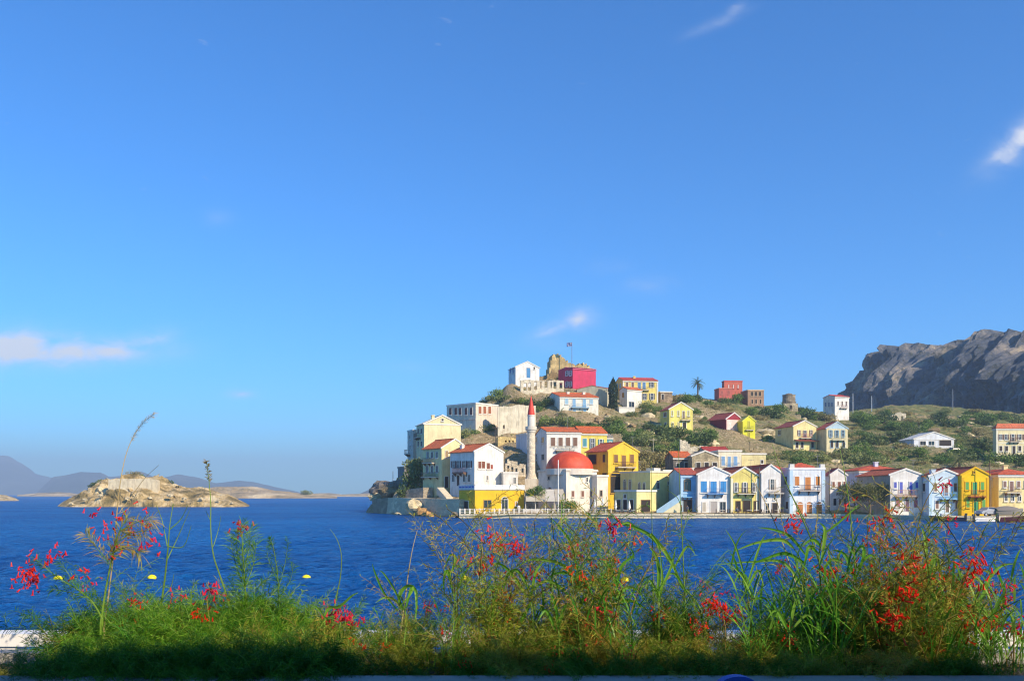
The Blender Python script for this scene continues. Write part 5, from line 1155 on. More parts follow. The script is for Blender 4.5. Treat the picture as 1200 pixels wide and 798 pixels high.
# aerials on the roofs of the front row
for px, py, hh, d, lab in [(846, 552, 2.2, 162, 'thin television aerial on the roof of the blue-shuttered gable house'), (880, 551, 2.0, 163, 'thin television aerial on the roof of the slate-shuttered house'), (958, 549, 2.4, 161, 'thin television aerial on the wide orange-shuttered quay house'), (1070, 553, 2.2, 155, 'thin television aerial on the purple-shuttered house'), (741, 523, 2.0, 176, 'thin television aerial on the deep yellow gabled house'), (665, 500, 2.2, 197, 'thin television aerial on the white house above the dome'), (750, 551, 1.8, 170, 'thin television aerial on the flat roof of the arched building')]:
    r_ = empty('television_aerial', P(px, py, d)); tag(r_, lab, 'aerial', 'television aerials on roofs')
    MB().tube([(0, 0, -.6), (0, 0, hh)], [.035, .03], 5).build('mast', paint('#7c7c80', .5, 'aerial_metal'), r_)
    mb = MB().box(-.55, .55, -.015, .015, hh-.12, hh-.09)
    for q in (-.5, -.2, .1, .4): mb.box(q, q+.02, -.3, .3, hh-.16, hh-.13)
    mb.build('antenna', paint('#7c7c80', .5, 'aerial_metal'), r_)
# ---------------------------------------------------------------- shrubs and trees of the hill
def crown_mesh(seed, n, lobes, leaf, flat=.75, trunk=False):
    r_ = np.random.RandomState(seed); L = [(r_.normal(0, .36, 3)*np.array([1, 1, .55]), r_.uniform(.42, .68)) for _ in range(lobes)]
    mb = MB()
    for i in range(n):
        c_, rad = L[r_.randint(lobes)]
        v = r_.normal(size=3); v /= np.linalg.norm(v); rr_ = rad*r_.uniform(.55, 1.05)
        if r_.rand() < .22: rr_ *= r_.uniform(1.0, 1.38)
        p = c_+v*rr_; p[2] *= flat
        a = r_.normal(size=3); a /= np.linalg.norm(a); bb_ = np.cross(a, r_.normal(size=3)); bb_ /= np.linalg.norm(bb_)
        s_ = leaf*r_.uniform(.6, 1.4)
        p[2] += .55*flat
        mb.add([p-a*s_, p+bb_*s_*.55, p+a*s_, p-bb_*s_*.55], [(0, 1, 2, 3)])
    return mb
GREENS = [leafmat('shrub_leaves_olive', ['#5f693a', '#818a4e', '#a3a060'], .18), leafmat('shrub_leaves_green', ['#46602a', '#668036', '#8a9a48'], .18),
          leafmat('shrub_leaves_dry', ['#7a7044', '#988c56', '#b0a068'], .15), leafmat('shrub_leaves_dark', ['#36481f', '#506330', '#6d7a3e'], .15)]
BARK = paint('#6b5a46', .9, 'bark')
PROTO = []
for i, (n, lo, lf, fl) in enumerate([(1300, 7, .075, .72), (1100, 5, .08, .62), (1500, 9, .07, .8), (1200, 6, .075, .7), (1000, 4, .085, .58), (1400, 8, .07, .85)]):
    for gi in range(4):
        if (i+gi) % 2: continue
        o_ = empty('shrub', (0, -500, 0)); crown_mesh(50+i, n, lo, lf, fl).build('crown', GREENS[gi], o_)
        mb = MB()
        for k in range(4):
            a = k*1.6+i; mb.tube([(0, 0, -.35), (.12*math.cos(a), .12*math.sin(a), .1), (.35*math.cos(a), .35*math.sin(a), .5)], [.05, .035, .015], 4)
        mb.build('stem', BARK, o_); register(o_); PROTO.append((o_, gi))
SZ = lambda s: 'tiny' if s < 1.6 else 'small' if s < 2.3 else 'middling' if s < 3.0 else 'big' if s < 4 else 'huge'
CN = ['olive', 'green', 'dry brownish', 'dark green']
LM = []   # landmarks for wording
def short(lab):
    w = lab.split(); return w
SHORT = {}
usedlab = {}
FAM = [(' gabled house with brown shutters and dark arch', 'the deep yellow gabled house'), ]
def landname(lab):
    table_ = [('tall narrow pale house', 'the seaward tip house'), ('white pediment and blank', 'the tall pale yellow house'), ('two shaded balconies', 'the cream house by the sea wall'), ('large white house with orange', 'the large white house'),
      ('annex stepping', 'the white annex'), ('cream and pink stone', 'the cream and pink house'), ('waterside cafe', 'the yellow cafe'), ('bluish shaded', 'the bluish house'), ('between minaret and dome', 'the white house over the dome'), ('teal shutters and orange', 'the teal-shuttered yellow house'),
      ('deep yellow gabled', 'the deep yellow gabled house'), ('arched windows, right', 'the arched pale yellow building'), ('taverna block', 'the taverna block'), ('sky blue house', 'the sky blue house'), ('bright blue shutters', 'the blue-shuttered gable house'), ('slate grey', 'the slate-shuttered house'), ('slim white', 'the slim white house'), ('wedged behind', 'the wedged red-roofed house'),
      ('six orange', 'the orange-shuttered quay house'), ('small white gabled', 'the small white quay house'), ('purple blue shutters', 'the purple-shuttered house'), ('low orange-roofed house', 'the roof behind the grey wall'), ('pale blue gabled', 'the pale blue gabled house'), ('vivid yellow gabled', 'the vivid yellow house'), ('cream hip-roofed quay', 'the cream hip-roofed quay house'), ('lean-to', 'the cream lean-to'),
      ('stone gabled barn', 'the gabled stone barn'), ('grey stone house', 'the grey stone house'), ('three light blue', 'the light-blue-shuttered cream house'), ('crimson roof', 'the crimson roof'), ('block wall house', 'the cream block wall house'), ('left end of the hill crest', 'the crest white house with blue door'), ('crimson pink house on', 'the crimson pink house'), ('pale blue shutters below', 'the white house under the pink one'), ('grey-green', 'the grey-green house'),
      ('long two-storey yellow', 'the long yellow skyline house'), ('white and yellow house', 'the white and yellow house'), ('low white terrace building', 'the white terrace building'), ('brown stone hut', 'the stone hut'), ('lemon yellow', 'the lemon yellow house'), ('dark red house', 'the dark red striped house'), ('lemon green', 'the lemon green house'), ('salmon red ruin', 'the salmon ruin house'), ('salmon wing', 'the salmon wing'), ('two-storey shell', 'the brown roofless shell'),
      ('standing alone on the crest', 'the lone white crest house'), ('porch awning', 'the red-porch cream house'), ('bluish pediment and tan', 'the bluish pediment house'), ('bungalow with', 'the white bungalow'), ('terrace block', 'the bungalow terrace'), ('wide two-storey cream', 'the wide cream building'), ('harbour mosque', 'the mosque'), ('wing of the mosque', 'the mosque wing'), ('minaret', 'the minaret'), ('round windmill', 'the windmill'),
      ('golden castle wall', 'the castle ruin'), ('castle rampart', 'the castle rampart'), ('tall openings', 'the wall of tall openings'), ('long high pale wall', 'the long high pale wall'), ('low golden ruin', 'the low golden ruin'), ('broken stone rooms', 'the broken stone rooms'), ('arched remnant', 'the arched wall remnant'), ('wall stubs', 'the broken wall stubs')]
    for k, v in table_:
        if k in lab: return v
    return None
for hs_ in HOUSES:
    nm_ = landname(hs_[5])
    if nm_: LM.append(((hs_[0]+hs_[1])/2, (hs_[2]+hs_[3])/2, nm_))
def unique(base, px, py):
    """word a label from the nearest landmark; widen to a second landmark when two would read alike"""
    ds_ = sorted((((px-l[0])**2+((py-l[1])*1.3)**2), l) for l in LM)
    for k in range(0, 26):
        l = ds_[k][1]; dx, dy = px-l[0], py-l[1]
        rel = ('right of' if dx > 0 else 'left of') if abs(dx) > abs(dy)*1.3 else ('below' if dy > 0 else 'above')
        if abs(dx) > 7 and abs(dy) > 7 and .4 < abs(dx/dy) < 2.4: rel = ('below' if dy > 0 else 'above')+(' and right of' if dx > 0 else ' and left of')
        dist = math.hypot(dx, dy); far = '' if k == 0 and dist < 28 else 'just ' if dist < 12 else 'well ' if dist > 60 else ''
        lab = '%s %s%s %s' % (base, far, rel, l[2])
        if k == 0 and dist < 12: lab = '%s beside %s' % (base, l[2]) if False else lab
        if lab not in usedlab and len(lab.split()) <= 16: usedlab[lab] = 1; return lab
    return base
firstuse = set()
GR = 'shrubs scattered over the hillside'
def shrub(px, py, s, gi=None, z=None, d=None, zs=1.0, kind='shrub'):
    c_ = [q for q in PROTO if gi is None or q[1] == gi]
    o_, g_i = R.choice(c_); 
    if d is None: d = hit(px, py)
    p = P(px, py, d); gz = terr(px, d); p.z = min(p.z, gz) if abs(p.z-gz) < 3 else p.z
    if o_.name not in firstuse: firstuse.add(o_.name); r_ = o_
    else: r_ = dup(o_)
    r_.location = p-Vector((0, 0, .12*s)); r_.rotation_euler = (0, 0, R.uniform(0, 6.28)); k = s*R.uniform(.9, 1.1)
    r_.scale = (k*R.uniform(.9, 1.2), k, k*zs*R.uniform(.85, 1.15))
    shp = 'bush' if zs < 1.3 else 'tall bush'
    tag(r_, unique('%s %s %s' % (SZ(s), CN[g_i], shp), px, py), 'shrub', GR); return r_
# the larger ones seen one by one: photo column, foot row, half-width in metres, colour kind
for a in [(545, 514, 2.6, 0), (556, 509, 2.4, 1), (566, 506, 2.6, 0), (575, 505, 2.0, 1), (566, 476, 2.2, 3), (575, 470, 2.6, 0), (584, 466, 2.8, 1), (592, 470, 3.0, 0), (600, 472, 2.6, 2), (610, 472, 2.5, 1),
          (630, 476, 2.6, 3), (637, 478, 3.0, 3), (645, 474, 2.5, 3), (640, 497, 2.6, 1), (652, 498, 2.6, 0), (664, 499, 2.8, 0), (676, 500, 2.4, 1), (648, 440, 1.6, 3), (659, 446, 2.0, 3), (699, 503, 3.4, 1), (707, 500, 3.2, 3), (714, 504, 3.0, 1), (693, 499, 2.4, 3), (722, 497, 2.8, 1),
          (746, 478, 2.6, 2), (756, 480, 2.4, 0), (764, 482, 2.8, 1), (741, 488, 2.2, 0), (778, 511, 3.8, 3), (790, 516, 4.0, 3), (770, 524, 3.6, 0), (783, 529, 3.4, 1), (812, 520, 3.6, 1), (822, 522, 4.0, 3), (831, 518, 3.4, 1), (806, 510, 2.6, 1), (776, 543, 3.0, 2), (752, 538, 2.6, 2), (738, 518, 2.6, 1), (748, 522, 2.4, 0), (760, 516, 2.8, 0),
          (795, 471, 3.0, 2), (806, 474, 3.2, 1), (817, 470, 3.4, 3), (828, 474, 2.8, 1), (838, 477, 2.6, 0), (855, 474, 3.6, 3), (864, 472, 3.0, 1), (871, 471, 3.6, 3), (848, 475, 2.8, 3), (888, 481, 2.8, 3), (898, 488, 4.0, 3), (907, 490, 4.4, 3), (913, 484, 3.0, 1), (880, 485, 2.4, 1), (945, 487, 3.8, 1), (955, 490, 4.4, 3), (938, 483, 2.6, 3), (966, 492, 3.0, 2),
          (1006, 492, 3.6, 1), (1014, 500, 4.4, 1), (1024, 494, 3.4, 3), (1034, 496, 4.4, 3), (1018, 522, 4.6, 3), (1028, 524, 4.2, 0), (1010, 528, 3.2, 1), (1046, 505, 3.4, 1), (1064, 508, 3.6, 3), (1076, 505, 4.0, 1), (1056, 520, 3.4, 3), (1066, 500, 3.6, 0), (1086, 500, 3.4, 1), (1112, 500, 4.4, 3), (1122, 498, 3.6, 1), (1130, 505, 3.6, 1), (1102, 492, 3.6, 3), (1140, 492, 3.4, 1), (1150, 498, 4.0, 3), (1160, 494, 3.8, 1), (1172, 492, 3.6, 3), (1184, 494, 4, 1), (1196, 496, 3.8, 0), (1128, 538, 3.2, 3), (1140, 536, 3.2, 1), (1150, 530, 3.8, 3), (1158, 524, 3.4, 3), (1118, 534, 2.4, 1), (1190, 542, 3.0, 3), (1176, 543, 3.2, 1), (1198, 544, 3.0, 3), (1162, 546, 2.4, 1),
          (1001, 532, 3.2, 1), (1044, 535, 3.0, 1), (1060, 533, 2.6, 0), (1078, 536, 2.6, 1), (1096, 541, 2.6, 1), (1040, 545, 2.8, 0), (1010, 545, 3.0, 0), (990, 540, 3.0, 0), (975, 538, 2.6, 2), (960, 540, 2.8, 0), (940, 540, 2.6, 1), (930, 536, 2.4, 2), (918, 538, 2.6, 0)]:
    shrub(*a)
n = 0; tries = 0
while n < 240 and tries < 6000:
    tries += 1
    px = R.uniform(555, 1215)
    if R.random() < .35 and px < 900: continue
    top = np.interp(px, [555, 600, 650, 700, 760, 850, 1000, 1100, 1215], [500, 470, 466, 474, 470, 472, 486, 480, 488])
    py = R.uniform(top, 556 if px > 720 else 520)
    ok = True
    for (a, c_, ba, ea, dh, lab) in HOUSES:
        if a-2.5 < px < c_+2.5 and ea-2 < py < ba+5: ok = False; break
    if not ok: continue
    d = hit(px, py); shrub(px, py, R.uniform(1.0, 2.8), R.choice([0, 0, 1, 2, 3, 1, 2]), d=d); n += 1
# dark climber-covered shrub at the point, cypress, palms, waterside tree
shrub(485, 574, 3.0, 0, d=193, zs=1.4); shrub(489.5, 572, 3.0, 3, d=193.5, zs=2.0); shrub(487, 548, 2.6, 0, d=197, zs=1.2); shrub(480, 578, 2.6, 3, d=191)
shrub(668, 582, 1.8, 1, d=161.5); shrub(622, 579, 1.2, 1, d=163.5); shrub(631, 578, 1.3, 1, d=163.5)
def tree(name, label, cat, px, py, d, H_, wid, mat, n, th=.3, trunkh=.35, seed=1, lobes=9, leaf=.05, flat=.8):
    p = P(px, py, d); p.z = min(p.z, terr(px, d)+.1) if abs(p.z-terr(px, d)) < 2 else p.z
    root = empty(name, p); tag(root, label, cat)
    r_ = np.random.RandomState(seed); cm_ = MB(); ch = H_*(1-trunkh)
    tips = []
    tb = MB(); top = Vector((0.05*H_, 0, H_*.75)); tb.tube([(0, 0, -.5), (0.03*H_, .02, H_*.2), (0.0, .05, H_*.45), top], [th, th*.75, th*.5, th*.2], 7)
    for k in range(10):
        a = k*2.4; z = H_*(trunkh*.8+.04*k); q_ = Vector((math.cos(a)*wid*.75, math.sin(a)*wid*.75, z+H_*.28*r_.uniform(.6, 1.2))); tips.append(q_)
        tb.tube([(0, 0, z), (q_.x*.5, q_.y*.5, z+(q_.z-z)*.35), q_], [th*.4, th*.25, th*.08], 5)
    tips += [top, top*.9]
    tb.build('trunk', BARK, root)
    for i in range(n):
        c_ = tips[r_.randint(len(tips))]; v = Vector(r_.normal(0, 1, 3)).normalized()*wid*.42*r_.uniform(.3, 1.15); v.z *= flat
        p_ = c_+v; a = Vector(r_.normal(0, 1, 3)).normalized(); b__ = a.cross(Vector(r_.normal(0, 1, 3))).normalized(); s_ = leaf*wid*r_.uniform(.6, 1.4)
        cm_.add([p_-a*s_, p_+b__*s_*.5, p_+a*s_, p_-b__*s_*.5], [(0, 1, 2, 3)])
    cm_.build('crown', mat, root); return root
GT = leafmat('waterside_leaves', ['#5d5f33', '#757440', '#8f8650'], .25)
tree('leafy_tree', 'round olive green tree standing before the long blank grey wall on the quay', 'tree', 1018.5, 603, 151.5, 6.2, 2.9, GT, 3600, .22, .3, 3, leaf=.05)
tree('leafy_tree', 'loose grey-green tree left of the round one, against the grey wall corner', 'tree', 1001, 603, 153.2, 6.0, 2.3, GT, 2200, .15, .2, 4, leaf=.055)
# cypress
p = P(718.5, 486, 259); root = empty('cypress_tree', p); tag(root, 'tall dark narrow cypress below the long yellow skyline house', 'tree')
cm_ = MB(); r_ = np.random.RandomState(3); Hh = 43/FP*259
for i in range(2600):
    z = r_.rand()**.9; w = 1.65*(math.sin(math.pi*min(1, z*.93+.1))**.55)*(1-.25*z)*(1+.25*math.sin(z*9+1)); a = r_.rand()*6.28; rr_ = w*r_.uniform(.6, 1.08)
    c_ = Vector((math.cos(a)*rr_, math.sin(a)*rr_, z*Hh+r_.normal()*.15)); a1 = Vector((r_.normal()*.3, r_.normal()*.3, 1)).normalized(); b1 = a1.cross(Vector(r_.normal(0, 1, 3))).normalized(); s_ = .3
    cm_.add([c_-a1*s_, c_+b1*s_*.45, c_+a1*s_, c_-b1*s_*.45], [(0, 1, 2, 3)])
cm_.build('crown', leafmat('cypress_leaves', ['#1e2a1c', '#2b3a22', '#3b4a2a'], .1), root); MB().tube([(0, 0, -1), (0, 0, Hh*.8)], [.28, .06], 6).build('trunk', BARK, root)
# slim cypress on the skyline
def palm(label, px, py, d, Ht, fr, seed, nf=26):
    p = P(px, py, d); root = empty('palm_tree', p); tag(root, label, 'palm'); r_ = random.Random(seed)
    MB().tube([(0, 0, -1), (.1, 0, Ht*.5), (0, 0, Ht)], [.32, .26, .24], 8).build('trunk', paint('#6e5a44', .9, 'palm_bark'), root)
    for i in range(nf):
        a = i*2.399; e = r_.uniform(-.5, 1.25); L_ = fr*r_.uniform(.85, 1.1); pts = []; v = Vector((math.cos(a)*math.cos(e), math.sin(a)*math.cos(e), math.sin(e)))
        q_ = Vector((0, 0, Ht)); mb = MB()
        for k in range(9):
            pts.append(q_.copy()); q_ = q_+v*(L_/8); v = (v+Vector((0, 0, -.16-.02*k))).normalized()
        mb.tube(pts, [.04]*8+[.01], 4)
        for k in range(1, 9):
            for tt_ in (0, .5):
                if k == 8 and tt_: continue
                c_ = pts[k] if not tt_ else (pts[k]+pts[k-1])/2; t_ = (pts[k]-pts[k-1]).normalized(); sd = t_.cross(Vector((0, 0, 1))).normalized()
                for sg in (-1, 1):
                    en = c_+(sd*sg*.85+t_*.55+Vector((0, 0, -.35)))*fr*.22*math.sin(math.pi*(k/8)*.75+.5)
                    mb.add([c_, c_+t_*.13, en], [(0, 1, 2)])
        mb.build('frond', PALM, root)
PALM = leafmat('palm_leaves', ['#4d5a35', '#66713f', '#868253'], .2)
palm('tall date palm silhouetted on the crest left of the salmon ruin house', 817.5, 466, 304, 4.9, 2.9, 5)
palm('low date palm with wide fronds above the vivid yellow quayside house', 1124, 547, 205, 1.4, 3.3, 6, 22)
palm('low palm at the foot of the bluish pediment house', 986, 530, 236, .8, 2.4, 7, 18)
palm('small palm under the white house with pale blue shutters', 657, 490, 240, 1.2, 2.8, 8, 16)
# rocks on the slope
n = 0
while n < 130:
    px = R.uniform(560, 1200); py = R.uniform(470, 556); ok = all(not (a-2 < px < c_+2 and ea-1 < py < ba+3) for (a, c_, ba, ea, dh, lab) in HOUSES)
    top = np.interp(px, [555, 600, 650, 700, 760, 850, 1000, 1100, 1215], [500, 474, 470, 478, 474, 476, 490, 484, 492])
    if not ok or py < top: continue
    s_ = R.uniform(.5, 1.6) if n % 5 else R.uniform(1.7, 2.8); nm_ = 'pale' if n % 2 else 'brown'
    rock(unique('%s %s rock' % ('small' if s_ < .9 else 'middling' if s_ < 1.3 else 'large', nm_), px, py), px, py, s_, 100+n, 'rocks lying on the slope', LIME if n % 2 else stone('#a88f68', .9), .55, .6); n += 1
# islet shrubs
for i, (px, py, s_, lab) in enumerate([(113, 569, 2.6, 'brown shrub clump on the left shoulder of the near islet'), (120, 566, 2.4, 'brown shrub next to the islet fort wall, left'), (157, 558.5, 2.6, 'green brown shrub crowning the islet behind the fort'), (166, 558.5, 1.8, 'smaller shrub right of the crowning one on the islet'), (193, 566, 2.7, 'dark shrub just right of the islet fort'), (234, 577, 2.2, 'low brown shrub on the right part of the near islet')]):
    o_, g_i = PROTO[[3, 0, 5, 2, 7, 4][i]]; r_ = dup(o_); d_ = 318; p = P(px, py+2.5, d_); r_.location = p; r_.scale = (s_,)*3; tag(r_, lab, 'shrub', 'shrubs on the near islet')
o_, g_i = PROTO[0]; r_ = dup(o_); r_.location = P(359, 580, 960); r_.scale = (7, 7, 6); tag(r_, 'lone dark rounded tree clump on the far islet', 'shrub')

# low dry scrub and grass tufts between the shrubs: nobody could count them
rg = np.random.RandomState(12); sb_ = [MB(), MB()]
for i in range(14000):
    px = rg.uniform(545, 1215); d = rg.uniform(172, 372); zt0 = terr(px, d)
    if zt0 < 2.5: continue
    x = (px-600)/FP*d
    if mn.noise(Vector((x*.06, d*.06, 5)))+.25 < rg.rand()*.5: continue
    mb_ = sb_[i % 2]; s0 = rg.uniform(.25, .7)
    for k in range(7):
        a = rg.rand()*6.28; rr_ = rg.rand()*s0; c_ = Vector((x+math.cos(a)*rr_, d+math.sin(a)*rr_, zt0-.05+rg.rand()*s0*.45)); u_ = Vector(rg.normal(0, 1, 3)); u_.z = abs(u_.z)+.4; u_.normalize(); v_ = u_.cross(Vector(rg.normal(0, 1, 3))).normalized(); q = s0*.42
        mb_.add([c_-u_*q*.6, c_+v_*q*.4, c_+u_*q, c_-v_*q*.4], [(0, 1, 2, 3)])
tag(sb_[0].build('scrub', GREENS[0]), kind='stuff'); tag(sb_[1].build('dry_grass', GREENS[2]), kind='stuff')

for i, (px, py, s_, where) in enumerate([(84, 590, 1.6, 'at the left tip of the near islet'), (100, 585, 1.3, 'on the left flank of the near islet'), (118, 580, 1.5, 'left of the fort on the near islet'), (150, 584, 1.8, 'below the fort middle on the near islet'), (176, 583, 1.4, 'below the right end of the islet fort'), (200, 580, 1.8, 'right of the islet fort, first one'), (216, 584, 1.3, 'right of the islet fort, second one'), (236, 584, 1.5, 'in the middle of the right islet flank'), (256, 586, 1.3, 'near the right tip of the near islet'), (272, 589, 1.0, 'at the right tip of the near islet')]):
    d_ = 294.5-i*.05; rock(('large' if s_ > 1.4 else 'small')+' pale boulder '+where, px, py, s_*.55, 300+i, 'boulders on the near islet', LIME, .6, .3, d=d_)
# ---------------------------------------------------------------- terrace, planter, railing
ZP = HC-.52
root = empty('terrace_floor', (0, 0, 0))
bpy.data.objects.remove(root)
tag(MB().box(-7, 7, -4, 3.9, HC-1.75, HC-1.6).box(-7, 7, 3.55, 3.9, -1, HC-1.751).build('terrace_floor', plaster('#a39a8c', .5)), kind='structure')
pl_ = empty('planter', (0, 2.5, HC-1.6)); tag(pl_, 'long grey white masonry planter full of flowering plants along the terrace edge', 'planter')
hp = 1.07
MB().box(-3.6, 3.6, -.02, .1, 0, hp).box(-3.6, 3.6, .8, .88, 0, hp-.06).box(-3.6, -3.5, .105, .795, 0, hp).box(3.5, 3.6, .105, .795, 0, hp).build('trough', plaster('#a8a59c', .6), pl_)
m, t, b = newmat('soil'); v = objvec(t); t.links.new(ramp(t, noise(t, 20, 6, .7, v), [(.3, (.02, .014, .009, 1)), (.7, (.07, .05, .033, 1))]), b.inputs['Base Color']); b.inputs['Roughness'].default_value = 1; bump(t, b, noise(t, 40, 6, .7, v), 1, .02)
MB().box(-3.495, 3.495, .105, .795, .5, hp-.1).build('soil', m, pl_)
rl = empty('white_railing', (0, 3.62, HC-1.6)); tag(rl, 'white painted railing with flat top bar at the terrace edge behind the plants', 'railing')
WP = paint('#efece6', .45, 'white_paint')
zt_ = 1.6-.562
MB().box(-4.2, 4.2, -.05, .06, zt_-.05, zt_).box(-4.2, 4.2, -.03, .03, .12, .17).build('rail', WP, rl)
MB().box(-4.2, 4.2, -.02, .02, zt_-.26, zt_-.22).build('rail', WP, rl)
for i, px in enumerate((16, 190, 385, 560, 745, 935, 1165)):
    x = (px-600)/FP*3.62; MB().box(x-.035, x+.035, -.04, .04, 0, zt_-.052).build('post', WP, rl)
# unseen wall added behind the terrace, sized to keep the planter's foot in shade
tb = empty('unseen_shade_wall', (0, -3.0, HC-1.6)); tag(tb, 'unseen pale wall behind the terrace, added to shade the planter', 'house')
wl = MB().box(-6, 16, -6, 0, 0, 6.1).build('wall', plaster('#d9cfbb', .4), tb)
# blue chair whose back shows above the picture's lower edge
ch = empty('blue_chair', ((868-600)/FP*2.2, 2.22, HC-1.6), .1); tag(ch, 'blue chair whose rounded back just shows at the bottom edge', 'chair')
bm_ = paint('#2f55b0', .5, 'blue_plastic'); zt2 = 1.6-.455
vs = []; fs = []; n = 10
ring = [(.052*math.cos(math.pi*k/n), zt2-.03+.03*math.sin(math.pi*k/n)) for k in range(n+1)]
ring = [(-.052*1.0, zt2-.55)]+[(-x if False else x, z) for x, z in reversed(ring)]+[(.052, zt2-.55)]
mb = MB(); k = len(ring); mb.add([(x, .0, z) for x, z in ring]+[(x, .03, z) for x, z in ring], [tuple(range(k)), tuple(range(2*k-1, k-1, -1))]+[(i, k+i, k+(i+1) % k, (i+1) % k) for i in range(k)])
mb.build('backrest', bm_, ch); MB().box(-.2, .2, -.42, .0, .44, .47).build('seat', bm_, ch)
for sx_ in (-.17, .17):
    for sy in (-.38, -.02): MB().tube([(sx_, sy, 0), (sx_, sy, .44)], .018, 6).build('leg', bm_, ch)
MB().box(-.05, .05, .0, .03, .47, zt2-.56).build('back_post', bm_, ch)

# ---------------------------------------------------------------- the plants
FINE = leafmat('fine_leaves_green', ['#356a14', '#4a861c', '#76a42a', '#98a83a'], .4, .5)
FINEB = leafmat('fine_leaves_olive', ['#4f7a1e', '#7f962c', '#aea840', '#b8843a'], .35, .55)
FINED = leafmat('fine_leaves_deep', ['#23500f', '#3b7218', '#5b8f22'], .35, .5)
STEM = leafmat('green_stem', ['#4f7a26', '#86a33c'], .2, .5); STRAW = leafmat('dry_stem', ['#a58f62', '#cfbd90'], .2, .7); BSTEM = leafmat('brown_stem', ['#7a5a30', '#8f8a3e'], .1, .7)
BLADE = leafmat('grass_blade', ['#37781e', '#5a9a2a', '#86b442', '#a6c458'], .5, .4)
def flowermat(name, cols):
    m = leafmat(name, cols, .35, .45); return m
RED = flowermat('red_petals', ['#d21a0c', '#f22e16', '#ff5626']); PINK = flowermat('crimson_petals', ['#cc1238', '#ea2244', '#f4424a']); ORG = flowermat('orange_red_petals', ['#e2401a', '#f2641e'])
def needles(mb, p, t_, r_, n, ln, w):
    """a whorl of thin upswept needle leaves"""
    for k in range(n):
        v = Vector((r_.gauss(0, 1), r_.gauss(0, 1), r_.gauss(0, 1))); v = (v-t_*v.dot(t_))
        if v.length < .01: continue
        v.normalize(); dr = (t_*r_.uniform(.5, 1.3)+v).normalized(); L_ = ln*r_.uniform(.5, 1.25); sd = dr.cross(Vector((r_.gauss(0, 1), r_.gauss(0, 1), r_.gauss(0, 1)))).normalized()
        mid = p+dr*L_*.55+Vector((0, 0, -.04*L_)); en = p+dr*L_+Vector((0, 0, -.22*L_))
        mb.add([p, mid-sd*w, en, mid+sd*w], [(0, 1, 2, 3)])
def stempath(r_, h_, lean, az, bend, n=12, start=Vector((0, 0, 0))):
    v = Vector((math.cos(az)*math.sin(lean), math.sin(az)*math.sin(lean), math.cos(lean))); p = start.copy(); pts = []
    for k in range(n+1):
        pts.append(p.copy()); p = p+v*(h_/n); v = (v+Vector((math.cos(az)*bend*.3, math.sin(az)*bend*.3, -bend*(k/n)))+Vector((r_.gauss(0, .035), r_.gauss(0, .035), 0))).normalized()
    return pts
def fluffy(seed, h_, nst, lean=.6, bend=.16, nl=.06, dens=1.0, fol=None, stem=None, w=.0011, spread=.12, name='coral_plant', nd=4):
    r_ = random.Random(seed); sb, fb = MB(), MB(); tips = []
    for s_ in range(nst):
        az = r_.uniform(0, 6.283); L_ = h_*r_.uniform(.55, 1.1); st = Vector((r_.uniform(-spread, spread), r_.uniform(-spread, spread)*.7, 0))
        pts = stempath(r_, L_, abs(r_.gauss(0, lean*.6)), az, bend*r_.uniform(.3, 1.6), 12, st)
        sb.tube(pts, [.0024*(1-k/14) for k in range(13)], 3, cap=False)
        for k in range(2, 13):
            a, b__ = pts[k-1], pts[k]; tt_ = (b__-a).normalized()
            m_ = max(1, int(round(3*dens)))
            for q_ in range(m_):
                needles(fb, a.lerp(b__, q_/m_), tt_, r_, nd, nl*(1.15-.5*k/12), w)
            if k in (5, 7, 9, 11) and r_.random() < .8:    # side twig
                a2 = az+r_.choice((-1, 1))*r_.uniform(.5, 1.5); tw_ = stempath(r_, L_*.25, r_.uniform(.5, 1.1), a2, bend, 5, b__)
                sb.tube(tw_, .0011, 3, cap=False)
                for j in range(1, 6): needles(fb, tw_[j], (tw_[j]-tw_[j-1]).normalized(), r_, nd, nl*.6, w)
        tips.append(pts[-1]); tips.append(pts[8])
    root = empty(name, (0, -50, 0)); sb.build('stems', stem or STEM, root); fb.build('foliage', fol or FINE, root)
    return root, tips
def flower_bm(seed, n, spr=.03, L_=.017):
    r_ = random.Random(seed); mb = MB(); spr *= .62; n = int(n*1.3)
    for i in range(n):
        c_ = Vector((r_.gauss(0, spr), r_.gauss(0, spr), r_.gauss(-.01, spr*.9))); dr = Vector((r_.gauss(0, .7), r_.gauss(0, .7), -1+r_.gauss(0, .5))).normalized(); l_ = L_*r_.uniform(.7, 1.2)
        mb.tube([c_, c_+dr*l_*.3, c_+dr*l_*.85, c_+dr*l_], [.001, .0019, .0024, .0032], 5, cap=False)
        s_ = dr.cross(Vector((1, .3, .2))).normalized(); s2 = dr.cross(s_)
        for k in range(4):
            a = k*1.571; e = (s_*math.cos(a)+s2*math.sin(a)); q_ = c_+dr*l_; mb.add([q_+e*.002, q_+e*.0055+dr*.002+s2*.0012, q_+e*.005-dr*.001-s2*.0015], [(0, 1, 2)])
    return mb
FLM = {}
def flower(parent, loc, seed, n, mat, spr=.035):
    key = (seed % 6, n, mat.name, spr)
    if key not in FLM: FLM[key] = flower_bm(key[0]+n, n, spr).build('flower_cluster', mat); o_ = FLM[key]
    else: o_ = FLM[key].copy(); COL.objects.link(o_)
    o_.parent = parent; o_.location = loc; o_.rotation_euler = (0, 0, seed*1.3); return o_
def soilP(px, d): return Vector(((px-600)/FP*d, d, HC-.60))
PROTOS = {}
